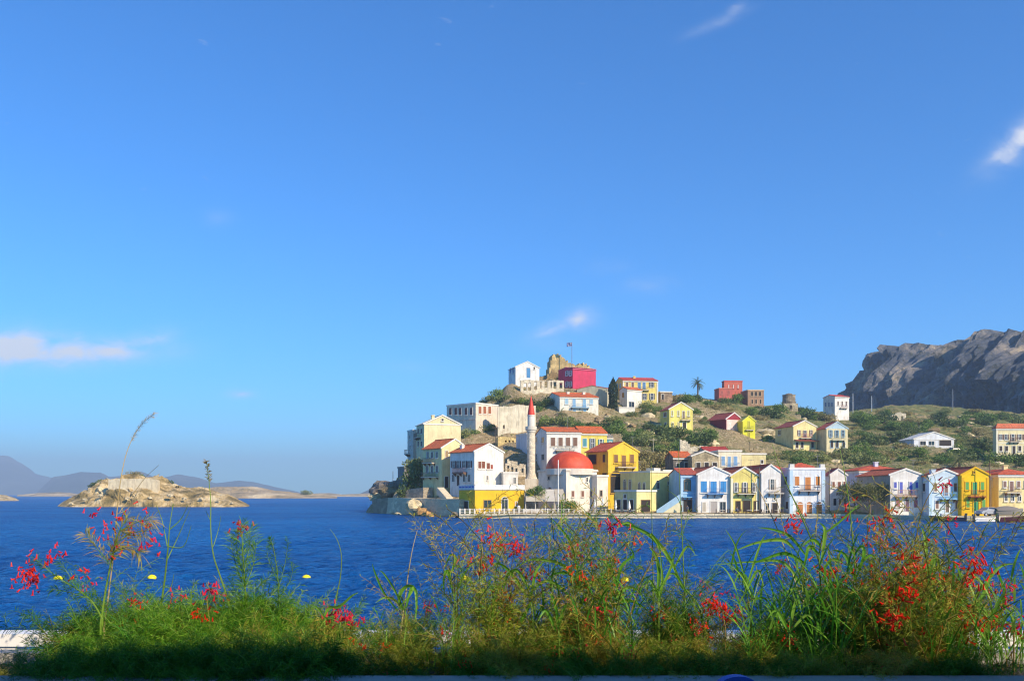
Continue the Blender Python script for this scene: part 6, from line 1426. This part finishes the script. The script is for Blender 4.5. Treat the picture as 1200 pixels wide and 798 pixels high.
for key, kw in {'fine1': dict(seed=1, h_=.26, nst=46, lean=1.0, bend=.2, fol=FINE), 'fine2': dict(seed=2, h_=.3, nst=44, lean=.8, bend=.17, fol=FINE), 'deep1': dict(seed=3, h_=.24, nst=46, lean=1.1, bend=.2, fol=FINED), 'deep2': dict(seed=4, h_=.3, nst=42, lean=.9, bend=.2, fol=FINED),
                'olive1': dict(seed=5, h_=.36, nst=34, lean=.6, bend=.16, fol=FINEB, stem=BSTEM), 'olive2': dict(seed=6, h_=.3, nst=36, lean=.9, bend=.2, fol=FINEB, stem=BSTEM), 'tall1': dict(seed=7, h_=.5, nst=15, lean=.35, bend=.1, fol=FINE, nl=.05, dens=.7), 'tall2': dict(seed=8, h_=.52, nst=15, lean=.5, bend=.14, fol=FINEB, stem=BSTEM, nl=.042, dens=.67), 'tall3': dict(seed=9, h_=.48, nst=15, lean=.45, bend=.13, fol=FINED, nl=.05, dens=.7)}.items():
    o_, tips = fluffy(**kw); register(o_); PROTOS[key] = (o_, tips)
useP = set()
COLN = {'fine': 'bright green feathery', 'deep': 'deep green feathery', 'olive': 'brownish olive feathery', 'tall': 'tall thin-stemmed'}
def plant(key, px, d, s, label, fl=0, fm=None, seed=0, zs=1.0, nfl=9):
    o_, tips = PROTOS[key]; r_ = random.Random(seed*7+int(px))
    if key not in useP: useP.add(key); q_ = o_
    else: q_ = dup(o_)
    q_.location = soilP(px, d); q_.rotation_euler = (0, 0, r_.uniform(0, 6.28)); q_.scale = (s, s, s*zs)
    tag(q_, label, 'plant', 'feathery plants crowding the planter')
    cand = [t_ for t_ in tips]
    for k in range(fl):
        t_ = r_.choice(cand); flower(q_, t_+Vector((0, 0, -.02)), r_.randrange(60), r_.choice((8, 12, 16)), r_.choice(fm or [RED, RED, PINK]))
    return q_
# low mass along the whole planter, left to right; (kind, photo column, distance, size, flowers)
low = []
x = -25
rr2 = random.Random(11)
while x < 1235:
    zone = 'L' if x < 405 else 'M' if x < 470 else 'C' if x < 850 else 'R'
    for row_, d in enumerate((2.68, 2.88, 3.1, 3.25)):
        if zone == 'L': key = rr2.choice(['fine1', 'fine2', 'fine1', 'deep1', 'olive2']) if row_ else rr2.choice(['deep1', 'deep2', 'fine1'])
        elif zone == 'M': key = rr2.choice(['deep1', 'fine1', 'olive2'])
        else: key = rr2.choice(['deep2', 'olive2', 'deep1', 'olive1', 'fine2']) if row_ else rr2.choice(['deep1', 'deep2', 'olive2'])
        ss = {0: .62, 1: .7, 2: .78, 3: .8}[row_]*rr2.uniform(.8, 1.15)*(1.12 if 60 < x < 400 else .62 if (x < 60 or zone == 'M') else 1.02)
        if x > 1090 and row_ > 1: ss *= .7
        if zone in 'CR': ss *= .84
        if (x < 74 or x > 1140 or 395 < x < 440): ss *= .36
        if zone == 'L' and rr2.random() < .1: continue
        if zone in 'CR' and rr2.random() < (.1, .45, .62, .68)[row_]: continue
        if (x < 84 or x > 1135 or 400 < x < 440) and row_ > 0 and (row_ > 1 or rr2.random() < .5): continue
        low.append((key, x+rr2.uniform(-12, 12), d, ss, rr2.choice((1, 1, 2, 3)) if zone != 'L' else rr2.choice((0, 0, 1))))
    x += 33 if zone == 'L' else 36
NUMROW = ['nearest row', 'second row', 'third row', 'back row']
def where_px(px):
    marks = [(16, 'the left end post'), (68, 'the leftmost buoy'), (125, 'the bent dry stalk'), (190, 'the pale forked stalk'), (262, 'the tall budding stalk'), (288, 'the bottlebrush stem'), (330, 'the twiggy upright stem'), (388, 'the curled thin stem'), (478, 'the white dead stalk'), (560, 'the central brown thicket'), (640, 'the middle thicket'), (700, 'the long arching reed'), (765, 'the first of two straight stalks'), (801, 'the second straight stalk'), (868, 'the blue chair'), (930, 'the leaning reed'), (1002, 'the straight reed'), (1060, 'the great red bush'), (1130, 'the arching right plant'), (1180, 'the right end post')]
    m_ = min(marks, key=lambda q_: abs(q_[0]-px)); dx = px-m_[0]
    return ('under ' if abs(dx) < 7 else 'just right of ' if 0 < dx < 20 else 'just left of ' if -20 < dx < 0 else 'right of ' if dx > 0 else 'left of ')+m_[1]
seenl = set()
for i, (key, px, d, s, fl) in enumerate(low):
    kn = COLN[key.rstrip('123')]; rowi = [2.68, 2.88, 3.1, 3.25].index(d)
    lab = '%s plant %s, %s' % (kn, where_px(px), NUMROW[rowi])
    if lab in seenl: lab = ('small ' if s < .6 else 'full ')+lab
    if lab in seenl: lab = lab.replace('feathery plant', 'feathery clump')
    if lab in seenl: lab = lab.replace('feathery clump', 'fine-leaved tuft')
    seenl.add(lab); plant(key, px, d, s, lab, fl, seed=i)
# taller ones, placed one by one
TALL = [('tall1', 128, 3.0, 0.75, 'upright green stems crowded round the bent dry stalk', 3, None), ('fine2', 150, 3.05, 0.85, 'bushy bright plant at the foot of the pale forked stalk', 1, None), ('fine2', 300, 3.1, 0.95, 'bushy bright plant round the bottlebrush stem', 2, [ORG, RED]), ('fine1', 240, 3.1, 1.00, 'round bright bush between forked and budding stalks', 3, None), ('fine2', 345, 3.1, 0.80, 'bright bush left of the red flowers near the curled stem', 1, None),
        ('tall2', 560, 3.1, 1.16, 'tall brown thicket plant, leftmost of the centre', 2, None), ('tall2', 590, 3.2, 1.10, 'brown and green thicket plant right of the leftmost centre one', 3, [PINK, RED]), ('tall3', 615, 3.0, 0.95, 'deep green thicket plant at the centre', 3, None), ('olive1', 545, 3.15, 1.15, 'bushy olive plant at the left foot of the centre thicket', 3, None), ('olive1', 600, 2.9, 0.92, 'bushy olive plant under the centre thicket', 4, None),
        ('tall2', 690, 3.15, 1.20, 'tall brown plant with pink flowers beneath the arching reed', 3, [PINK]), ('tall3', 665, 3.2, 1.04, 'deep green plant between centre thicket and arching reed', 3, None), ('tall1', 715, 3.1, 1.04, 'yellowish tall plant right of the arching reed foot', 4, [ORG, RED]), ('olive1', 740, 3.1, 1.15, 'olive bush left of the first straight stalk', 3, None), ('tall1', 770, 3.2, 0.92, 'green upright plant behind the first straight stalk', 2, None), ('olive1', 800, 3.1, 0.85, 'olive bush beneath the second straight stalk', 4, None), ('tall2', 835, 3.1, 0.60, 'short brown plant with a large red cluster beside the water gap', 5, [RED]),
        ('tall3', 905, 3.2, 0.72, 'deep green plant left of the leaning reed', 1, None), ('tall3', 950, 3.2, 0.85, 'deep green plant among the leaning reeds', 2, [RED]), ('tall1', 985, 3.2, 0.80, 'green plant left of the great red bush', 2, None),
        ('tall2', 1050, 3.0, 1.12, 'great red-flowered bush, left half', 14, [RED, RED, ORG]), ('tall2', 1075, 3.1, 1.24, 'great red-flowered bush, right half with a brown top', 12, [RED, RED, ORG]), ('olive1', 1040, 2.9, 1.12, 'thick lower left part of the great red bush', 8, [RED]), ('olive1', 1090, 3.0, 1.06, 'thick lower right bush beside the great red one', 6, [RED]), ('tall2', 1035, 3.15, 0.94, 'brown leafy plant leaning on the great red bush', 7, [RED]),
        ('tall3', 1125, 3.1, 0.80, 'deep green plant left of the arching right plant', 3, [PINK, RED]), ('tall2', 1160, 3.1, 0.90, 'arching brown plant at the right with pink flowers', 6, [PINK, RED]), ('olive2', 1150, 3.0, 1.09, 'olive bush beneath the arching right plant', 4, None), ('tall2', 1199, 3.0, .8*0.76, 'brown plant cut by the right edge with red flowers', 5, [RED, PINK])]
for i, (key, px, d, s, lab, fl, fm) in enumerate(TALL):
    if px in (545, 615, 665, 740, 770, 1150, 1199) : continue
    plant(key, px, d, s, lab, fl, fm, seed=200+i)


# more of the thicket: brown and green tops, then fine grass tufts
MORE = [('tall2', 535, 3.2, 1.0, 'brown thicket plant leaning out over the water at its left edge', 1, [RED]), ('tall1', 575, 3.0, .95, 'yellow green plant in the left of the centre thicket', 2, [ORG]), ('tall3', 640, 3.1, 1.0, 'deep green plant in the heart of the centre thicket', 2, [PINK]), ('tall2', 652, 2.95, 1.05, 'brown plant in the heart of the centre thicket', 2, [RED]), ('tall1', 680, 3.0, 1.12, 'tall yellow green plant at the crown of the thicket under the arching reed', 3, [PINK, ORG]), ('tall2', 700, 2.95, 1.1, 'tall brown-topped plant at the crown of the thicket', 2, [ORG, RED]),
        ('tall3', 735, 3.0, .98, 'deep green plant left of the first straight stalk', 2, [RED]), ('tall2', 755, 2.95, .9, 'brown plant left of the first straight stalk', 3, [RED]), ('tall3', 790, 3.0, .9, 'deep green plant between the two straight stalks', 2, [RED]), ('tall2', 815, 2.95, .8, 'brown plant right of the second straight stalk', 3, [RED]), ('tall3', 860, 2.9, .62, 'short deep green plant over the blue chair', 3, [RED]), ('tall1', 925, 2.95, .8, 'yellow green plant under the leaning reed', 2, [RED]), ('tall2', 965, 3.1, .85, 'brown plant among the leaning reeds', 1, [RED]), ('tall3', 1010, 3.1, .95, 'deep green plant at the left edge of the great red bush', 3, [RED]),
        ('tall2', 1060, 2.9, 1.2, 'tallest brown plume of the great red bush', 9, [RED, ORG]), ('tall2', 1085, 2.95, 1.1, 'brown plume at the right side of the great red bush', 8, [RED]), ('tall3', 1070, 3.1, 1.0, 'green core of the great red bush', 6, [RED]), ('tall1', 1110, 3.0, .85, 'yellow green plant right of the great red bush', 4, [RED, ORG]), ('tall1', 205, 3.1, .5, 'short yellow green plant under the forked stalk', 2, [PINK]), ('tall2', 455, 3.1, .6, 'brown plant left of the white dead stalk', 0, None), ('tall2', 500, 3.1, .7, 'brown plant right of the white dead stalk', 1, [RED]), ('tall3', 485, 2.95, .55, 'small deep green plant at the white dead stalk', 1, [RED]), ('tall1', 270, 3.0, .55, 'yellow green plant at the foot of the budding stalk', 1, [RED]), ('tall1', 345, 3.05, .5, 'short yellow green plant left of the curled stem', 1, [ORG])]
for i, (key, px, d, s, lab, fl, fm) in enumerate(MORE):
    if i % 4 != 3 and px not in (860, 1110, 815, 535, 640, 755, 735, 965): plant(key, px, d, s, lab, fl, fm, seed=300+i)
def tuft(seed, n, h_, w):
    r_ = random.Random(seed); mb = MB()
    for i in range(n):
        az = r_.uniform(0, 6.28); L_ = h_*r_.uniform(.5, 1.1); st = Vector((r_.uniform(-.05, .05), r_.uniform(-.04, .04), 0)); pts = stempath(r_, L_, abs(r_.gauss(.15, .25)), az, .22*r_.uniform(.3, 1.6), 9, st)
        if r_.random() < .7:                       # a culm with leaves leaving it on both sides
            mb.tube(pts, [.0014]*9+[.0006], 3, cap=False)
            for k in range(2, 9):
                a2 = az+(1.6 if k % 2 else -1.6)+r_.uniform(-.5, .5); lp = stempath(r_, h_*.35*r_.uniform(.6, 1.2), r_.uniform(.35, .8), a2, .33, 7, pts[k]); sd = Vector((math.sin(a2), -math.cos(a2), .3)).normalized()
                mb.blade(lp, [w*.5, w, w, w*.95, w*.85, w*.65, w*.4, .0002], sd)
        else:
            sd = Vector((math.sin(az), -math.cos(az), .2)).normalized(); mb.blade(pts, [w*min(1, .5+k*.2)*(1-(k/9)**2)+.0002 for k in range(10)], sd)
    root = empty('grass_tuft', (0, -50, 0)); mb.build('blades', BLADE, root); register(root); return root
TU = [tuft(41, 12, .42, .0034), tuft(42, 9, .5, .0042), tuft(43, 14, .36, .003)]
rt = random.Random(8); uT = set(); seenT = set()
for i, (px, s_) in enumerate([(150, .5), (262, .45), (455, .5), (528, .6), (600, .7), (668, .7), (730, .7), (790, .6), (850, .5), (890, .75), (920, .9), (945, 1.0), (972, .95), (1000, .85), (1026, .75), (1102, .8), (1128, .8), (1150, .75), (1172, .7), (1192, .6)]):
    o_ = TU[i % 3]; q_ = o_ if o_.name not in uT else dup(o_); uT.add(o_.name)
    q_.location = soilP(px, (2.8, 3.0, 3.15)[i % 3]); q_.scale = (s_*1.15,)*3; q_.rotation_euler = (0, 0, rt.uniform(0, 6.28))
    lab = 'tuft of narrow bright grass %s' % where_px(px)
    if lab in seenT: lab = lab.replace('narrow bright', 'taller bright' if s_ > .8 else 'short bright')
    if lab in seenT: lab = lab.replace('tuft of', 'second tuft of')
    seenT.add(lab); tag(q_, lab, 'grass', 'grass tufts among the planter plants')
# front fringe hanging over the rim at the left
for i, px in enumerate(range(70, 400, 34)):
    key = ('deep1', 'deep2', 'fine1')[i % 3]; plant(key, px, 2.62, .62, '%s plant spilling over the planter rim %s' % (COLN[key[:-1]].split()[0]+' green', where_px(px)), 0, None, seed=500+i)
# single stalks traced in place, with their own depth
def pts_at(pp, d, wob=0): return [P(a, c_, d+wob*math.sin(i*1.3)) for i, (a, c_) in enumerate(pp)]
def smooth_(pts, n=4):
    out = []
    for i in range(len(pts)-1):
        p0, p1, p2, p3 = pts[max(i-1, 0)], pts[i], pts[i+1], pts[min(i+2, len(pts)-1)]
        for k in range(n):
            t_ = k/n; out.append(.5*((2*p1)+(p2-p0)*t_+(2*p0-5*p1+4*p2-p3)*t_*t_+(3*p1-p0-3*p2+p3)*t_**3))
    out.append(pts[-1]); return out
def stalk(label, pp, d, r0, mat, twigs=(), name='dry_stalk', cat='stalk', plume=None, need=None, flowers=(), fmat=None, seed=1):
    base = soilP(pp[0][0], d); root = empty(name, base); tag(root, label, cat); r_ = random.Random(seed)
    pts = [base-base]+[p-base for p in smooth_(pts_at(pp, d, .02))]
    n = len(pts); sb = MB().tube(pts, [r0*(1-.75*i/(n-1)) for i in range(n)], 5)
    for tw_ in twigs: 
        q_ = [p-base for p in smooth_(pts_at(tw_, d, .03))]; sb.tube(q_, [r0*.5*(1-.6*i/(len(q_)-1)) for i in range(len(q_))], 4)
    sb.build('stem', mat, root)
    if plume:
        mb = MB(); a, b__, kind = plume
        for i in range(a, min(b__, n)):
            tt_ = (pts[i]-pts[i-1]).normalized()
            for k in range(7): needles(mb, pts[i-1].lerp(pts[i], k/7), tt_, r_, 3, kind[0], kind[1])
        mb.build('plume', kind[2], root)
    if need:
        mb = MB(); i0, ln, dens, m_ = need
        lines = [pts[i0:]]+[[p-base for p in smooth_(pts_at(tw_, d, .03))] for tw_ in twigs]
        for ln_ in lines:
            for i in range(1, len(ln_)):
                tt_ = (ln_[i]-ln_[i-1]).normalized()
                for k in range(dens): needles(mb, ln_[i-1].lerp(ln_[i], k/dens), tt_, r_, 4, ln, .0011)
        mb.build('foliage', m_, root)
    for i, (fx, fy, nf) in enumerate(flowers):
        flower(root, P(fx, fy, d+.03)-base, i*7+seed, nf, (fmat or RED) if not isinstance(fmat, list) else fmat[i % len(fmat)], .028)
    return root
PL = (.035, .0012, STRAW)
stalk('bent dry grass stalk with pale feathery tip, tallest at the left', [(122, 735), (128, 690), (134, 640), (137, 600), (141, 565), (147, 535), (156, 512), (168, 495), (181, 485)], 3.0, .0026, STRAW, [[(140, 600), (155, 580), (170, 560), (186, 545)], [(137, 602), (150, 596), (163, 578)]], plume=(25, 34, (.016, .0006, STRAW)))
stalk('leafy flowering shoot with red and pink clusters at the left stalk', [(118, 730), (124, 690), (132, 650), (140, 622), (150, 606)], 2.95, .004, STEM, [[(128, 660), (112, 640), (100, 625)], [(134, 640), (152, 625), (172, 622)], [(140, 622), (160, 612), (178, 608)], [(128, 650), (150, 640), (165, 648)]], 'coral_shoot', 'plant', need=(8, .05, 4, FINEB),
      flowers=[(112, 597, 6), (128, 612, 6), (138, 634, 12), (150, 612, 8), (160, 598, 4), (172, 630, 10), (178, 608, 4), (110, 618, 4), (137, 602, 4), (184, 637, 3)], fmat=[PINK, RED, ORG, RED, RED], seed=3)
stalk('shoot reaching far left with a big red drooping cluster', [(120, 725), (108, 705), (90, 690), (70, 678), (52, 664), (42, 655)], 2.9, .003, STEM, [[(90, 690), (80, 672), (70, 658)], [(100, 700), (75, 692), (60, 690)]], 'coral_shoot', 'plant', need=(5, .03, 3, FINED), flowers=[(38, 668, 12), (31, 673, 12), (40, 661, 8), (30, 666, 10), (37, 677, 8), (68, 645, 8), (52, 648, 8), (92, 668, 8)], fmat=RED, seed=4)
stalk('pale forked green stalk with spreading arms, left', [(186, 720), (190, 700), (194, 670), (197, 640), (199, 615), (203, 590)], 3.05, .0042, STEM, [[(196, 640), (190, 610), (183, 592)], [(196, 655), (208, 630), (222, 598)], [(199, 620), (212, 608), (220, 592)], [(197, 640), (215, 640), (224, 616)], [(190, 700), (200, 688), (204, 672)]], 'forked_stalk', 'stalk')
stalk('tall green stalk with little buds at its tip, left of centre-left', [(270, 722), (266, 700), (258, 675), (250, 650), (247, 620), (247, 590), (245, 565), (242, 540)], 3.05, .0034, STEM, [[(250, 640), (256, 620), (259, 604)], [(247, 610), (241, 598)]], 'budding_stalk', 'stalk', plume=(26, 30, (.02, .0014, BSTEM)))
stalk('dense bottlebrush-like green upright stem', [(290, 725), (288, 700), (286, 670), (284, 640), (283, 612)], 3.05, .004, STEM, [[(287, 690), (276, 660), (270, 632)], [(287, 690), (297, 660), (300, 636)], [(286, 670), (292, 640), (293, 618)], [(286, 680), (279, 650), (276, 622)]], 'upright_stem', 'plant', need=(2, .055, 4, FINE), flowers=[(284, 612, 8), (278, 612, 8)], fmat=PINK)
stalk('twiggy upright green stem with violet twigs', [(328, 730), (327, 700), (325, 670), (320, 640), (316, 632)], 3.05, .003, STEM, [[(326, 690), (334, 660), (338, 632)], [(326, 680), (316, 660), (312, 640)], [(327, 700), (340, 680), (344, 660)]], 'upright_stem', 'plant', need=(3, .03, 3, FINED))
stalk('thin stem curled at its tip above open water', [(388, 735), (394, 700), (399, 675), (400, 650), (395, 632), (387, 620)], 3.05, .0026, STEM, [], 'curled_stem', 'stalk')
stalk('white dead stalk leaning over the water, centre left', [(470, 735), (475, 700), (478, 675), (483, 645), (489, 621)], 3.0, .0032, STRAW, [], 'dry_stalk', 'stalk')
stalk('first of two thin straight pale stalks before the sky blue house', [(768, 735), (766, 700), (765, 660), (764, 610), (763, 540)], 3.0, .003, STEM, [], 'straight_stalk', 'stalk')
stalk('second thin straight stalk, taller, before the sky blue house', [(805, 735), (802, 690), (800, 640), (797, 580), (795, 524)], 3.0, .003, STEM, [[(797, 590), (793, 582), (782, 574)]], 'straight_stalk', 'stalk')
stalk('straight pale reed stalk before the grey quay wall', [(1010, 735), (1004, 690), (1000, 640), (995, 590), (989, 550), (984, 525)], 3.05, .0034, STEM, [], 'straight_stalk', 'stalk')
stalk('leaning reed stalk crossing the orange-shuttered house', [(985, 720), (968, 680), (950, 630), (930, 585), (913, 545), (905, 520)], 3.05, .0036, STEM, [], 'leaning_stalk', 'stalk')
stalk('thin leaning stalk before the slim white house', [(955, 730), (935, 690), (915, 630), (895, 585), (880, 560), (868, 552)], 3.1, .0028, STRAW, [], 'leaning_stalk', 'stalk')
stalk('thin brown twig rising through the great red bush with pink blossoms', [(1062, 720), (1066, 680), (1072, 640), (1080, 600), (1092, 575), (1105, 562), (1118, 558)], 3.0, .0026, BSTEM, [[(1092, 575), (1096, 562), (1090, 550)], [(1080, 600), (1070, 585), (1064, 572)], [(1098, 570), (1112, 568), (1128, 572)]], 'blossoming_twig', 'stalk', flowers=[(1105, 562, 8), (1112, 606, 8)], fmat=PINK)
stalk('twig with crimson blossoms left of the red bush', [(540, 700), (530, 680), (520, 655), (515, 640)], 3.0, .0024, BSTEM, [], 'blossoming_twig', 'stalk', flowers=[(606, 632, 12), (607, 640, 12), (604, 636, 8)], fmat=RED) if False else None
stalk('red clusters on a thin twig high in the centre thicket', [(600, 720), (598, 690), (600, 660), (606, 636)], 3.0, .0024, BSTEM, [[(599, 670), (590, 650), (585, 636)]], 'blossoming_twig', 'stalk', flowers=[(606, 633, 16), (607, 641, 12), (586, 638, 8), (623, 666, 12)], fmat=[RED, RED, ORG])
stalk('crimson flowers on a low twig beside the open water', [(398, 735), (400, 725), (402, 716)], 2.95, .0024, STEM, [], 'blossoming_twig', 'stalk', flowers=[(398, 716, 16), (407, 718, 12), (392, 712, 8), (416, 720, 8)], fmat=PINK)
stalk('pink blossoms on a thin twig between the budding and forked stalks', [(246, 730), (243, 705), (246, 690)], 2.95, .002, BSTEM, [], 'blossoming_twig', 'stalk', flowers=[(243, 686, 8), (250, 684, 8), (210, 696, 8)], fmat=PINK)
stalk('thin twig with large red cluster left of the water gap', [(850, 735), (846, 715), (842, 700)], 2.9, .0024, BSTEM, [[(848, 720), (838, 706), (834, 702)]], 'blossoming_twig', 'stalk', flowers=[(839, 702, 16), (845, 708, 16), (836, 698, 16), (852, 712, 12), (820, 724, 12), (880, 755, 16), (884, 763, 16)], fmat=RED)
stalk('twig with crimson clusters at the right edge of the planter', [(1188, 745), (1190, 735), (1192, 730)], 2.9, .0024, BSTEM, [], 'blossoming_twig', 'stalk', flowers=[(1190, 728, 16), (1196, 734, 12), (1182, 698, 8), (1176, 682, 8)], fmat=PINK)
# reeds: arching broad blades on a culm
def reed(label, px, d, culm, blades, seed=1, w=.0048):
    base = soilP(px, d); root = empty('reed', base); tag(root, label, 'reed', 'broad-bladed reeds in the planter'); r_ = random.Random(seed)
    pts = [p-base for p in smooth_([base]+pts_at(culm, d, .02))]; n = len(pts)
    MB().tube(pts, [.0042*(1-.6*i/(n-1)) for i in range(n)], 5).build('culm', STEM, root)
    for bl in blades:
        ww = bl[0]*w; q_ = [P(a, c_, d+.05*math.sin(seed+k*.9)*(k/len(bl))) -base for k, (a, c_) in enumerate(bl[1:])]
        q_ = smooth_(q_, 6); m_ = len(q_); mb = MB()
        wd_ = [ww*min(1, .35+2.2*i/(m_-1))*(1-(i/(m_-1))**2.2)+.0003 for i in range(m_)]
        L_, C_, R_ = [], [], []
        for i in range(m_):
            t_ = (q_[min(i+1, m_-1)]-q_[max(i-1, 0)]).normalized(); sd = t_.cross(Vector((.25*math.sin(i*.2+seed), 1, .35))).normalized(); nr_ = t_.cross(sd).normalized()
            mb.v += [tuple(q_[i]-sd*wd_[i]+nr_*wd_[i]*.35), tuple(q_[i]), tuple(q_[i]+sd*wd_[i]+nr_*wd_[i]*.35)]
        for i in range(m_-1): 
            k = 3*i; mb.f += [(k, k+1, k+4, k+3), (k+1, k+2, k+5, k+4)]; mb.m += [0, 0]
        mb.build('blade', BLADE, root)
reed('reed with light green blades folded over, centre left', 477, 2.95, [(476, 730), (474, 710), (470, 698)], [(1.0, (470, 712), (462, 702), (450, 700), (440, 706)), (1.4, (472, 715), (468, 700), (474, 688), (484, 687), (478, 700), (462, 716)), (1.3, (476, 712), (482, 690), (487, 692), (488, 712), (486, 730)), (.9, (466, 715), (450, 694), (440, 672), (436, 660)), (.8, (474, 715), (462, 690), (450, 672), (444, 668))], 1)
reed('single light blade bending right over the water near the curled stem', 380, 2.95, [(380, 735), (382, 722)], [(1.3, (380, 722), (386, 712), (398, 710), (412, 698), (420, 694)), (.8, (381, 724), (372, 712), (362, 708))], 2)
reed('long arching reed sweeping across the water, centre right', 830, 3.0, [(822, 720), (812, 700), (800, 686), (790, 665)], [(1.5, (800, 690), (785, 655), (765, 630), (745, 618), (726, 612), (715, 600)), (1.0, (745, 618), (735, 612), (722, 618)), (1.3, (792, 670), (778, 645), (762, 625), (772, 640), (776, 668)), (1.0, (790, 665), (805, 640), (815, 650)), (.9, (805, 695), (790, 672), (778, 678))], 3)
reed('reed with curved blades leaning left of the centre thicket', 540, 3.0, [(536, 720), (530, 690), (527, 665)], [(1.1, (530, 690), (524, 668), (520, 680), (521, 700)), (1.2, (528, 672), (534, 655), (528, 650), (520, 668)), (.9, (532, 700), (545, 670), (560, 655))], 4)
reed('reed fanning light blades across the centre thicket', 625, 2.95, [(624, 720), (620, 700), (618, 685)], [(1.2, (618, 700), (600, 672), (585, 660), (578, 664)), (1.3, (620, 690), (606, 668), (594, 676), (588, 700)), (1.2, (620, 695), (640, 680), (660, 690), (668, 704)), (1.0, (622, 700), (628, 670), (640, 655)), (1.2, (622, 705), (610, 730), (600, 742))], 5)
reed('reed with one long horizontal blade right of centre', 690, 3.0, [(688, 715), (682, 690), (676, 670)], [(1.3, (676, 680), (660, 662), (640, 656), (620, 656), (600, 668)), (1.2, (680, 690), (668, 672), (650, 672), (640, 680)), (1.3, (682, 690), (700, 678), (716, 690), (724, 710)), (1.3, (684, 700), (676, 720), (668, 742)), (1.1, (680, 685), (670, 640), (658, 620), (645, 606))], 6)
reed('reed with upright blades between arching reed and first stalk', 720, 2.95, [(722, 725), (724, 700), (722, 680)], [(1.3, (722, 700), (735, 688), (748, 692), (756, 706)), (1.2, (724, 690), (716, 665), (705, 655)), (1.4, (724, 705), (742, 704), (760, 716)), (1.1, (722, 695), (728, 664), (742, 650), (736, 640)), (1.2, (720, 715), (704, 708), (694, 722))], 7)
reed('reed with vertical broad blades by the first straight stalk', 772, 2.95, [(772, 725), (772, 700), (770, 675)], [(1.3, (770, 700), (772, 668), (768, 650), (760, 640)), (1.2, (772, 705), (776, 680), (774, 655)), (1.1, (772, 700), (762, 680), (756, 690)), (1.0, (772, 695), (786, 665), (792, 640))], 8)
reed('reed throwing long blades left over the water gap', 948, 3.1, [(946, 720), (944, 690), (938, 655), (928, 640)], [(1.5, (944, 660), (920, 648), (895, 655), (878, 662)), (1.5, (930, 642), (915, 632), (885, 636), (860, 646)), (1.2, (944, 650), (925, 628), (905, 620), (888, 618)), (1.4, (944, 690), (926, 690), (914, 704)), (1.1, (946, 700), (920, 660), (880, 658), (832, 662))], 9)
reed('tall reed with upright blades before the orange-shuttered house', 962, 3.0, [(962, 720), (962, 690), (960, 650), (966, 620)], [(1.5, (962, 660), (966, 630), (966, 618), (960, 612)), (1.5, (960, 650), (948, 640), (944, 655), (940, 672)), (1.4, (962, 640), (952, 632), (940, 640)), (1.3, (962, 670), (975, 655), (990, 660)), (1.5, (960, 690), (945, 700), (938, 726)), (1.3, (962, 700), (980, 690), (992, 700)), (1.0, (966, 625), (985, 610), (1008, 590))], 10)
reed('reed with drooping blades left of the great red bush', 1000, 2.95, [(1000, 720), (1000, 690), (1004, 660)], [(1.4, (1002, 680), (1012, 650), (1008, 640), (996, 660)), (1.2, (1004, 665), (1020, 650), (1030, 662)), (1.3, (1000, 700), (985, 690), (975, 705)), (1.3, (1002, 680), (990, 650), (975, 644)), (1.2, (1000, 705), (1012, 690), (1024, 702))], 11)
reed('reed rising through the right side of the great red bush', 1092, 2.95, [(1092, 720), (1090, 690), (1086, 650)], [(1.3, (1088, 670), (1096, 650), (1102, 670), (1108, 690)), (1.2, (1086, 655), (1084, 630), (1080, 618)), (1.3, (1090, 690), (1086, 660), (1080, 672)), (1.0, (1092, 695), (1095, 665), (1097, 640))], 12)
reed('reed with bowed blades in the gap right of the great red bush', 1145, 3.0, [(1142, 730), (1140, 710), (1146, 690)], [(1.3, (1142, 710), (1155, 690), (1160, 672), (1156, 668)), (1.2, (1142, 715), (1122, 700), (1114, 710)), (1.2, (1146, 695), (1170, 665), (1190, 660)), (1.1, (1144, 700), (1150, 682), (1135, 676))], 13)
reed('slender reed with thin blades between the water gap and chair', 880, 3.05, [(880, 725), (876, 700), (874, 680)], [(.9, (876, 700), (868, 670), (858, 690)), (1.0, (876, 690), (888, 668), (896, 690)), (.8, (874, 690), (890, 640), (898, 625)), (.9, (878, 705), (895, 700), (905, 715)), (.7, (874, 680), (862, 640), (850, 620))], 14)
reed('short reed at the foot of the centre thicket with drooping tips', 655, 2.8, [(655, 745), (652, 730)], [(1.2, (652, 740), (640, 715), (630, 728)), (1.2, (654, 735), (664, 708), (676, 720)), (1.1, (655, 738), (650, 705), (642, 692))], 15)
reed('low reed before the leaning reeds', 925, 2.8, [(925, 748), (924, 735)], [(1.2, (924, 740), (910, 715), (898, 726)), (1.2, (925, 738), (932, 705), (942, 700)), (1.1, (925, 740), (945, 720), (955, 730))], 16)
grs = MB(); r_ = random.Random(5)
# ---------------------------------------------------------------- haze
HZ = MB().box(-7500, 7500, -60, 8200, -6, 330).build('haze', None or bpy.data.materials.new('haze'))
hm = HZ.data.materials[0]; hm.use_nodes = True; ht = hm.node_tree; ht.nodes.clear()
ho = N(ht, 'ShaderNodeOutputMaterial'); pv = N(ht, 'ShaderNodeVolumePrincipled'); pv.inputs['Density'].default_value = .00026
pv.inputs['Color'].default_value = (.56, .74, .97, 1); pv.inputs['Anisotropy'].default_value = 0.0
ht.links.new(pv.outputs[0], ho.inputs['Volume']); tag(HZ, kind='stuff'); HZ['category'] = 'haze'
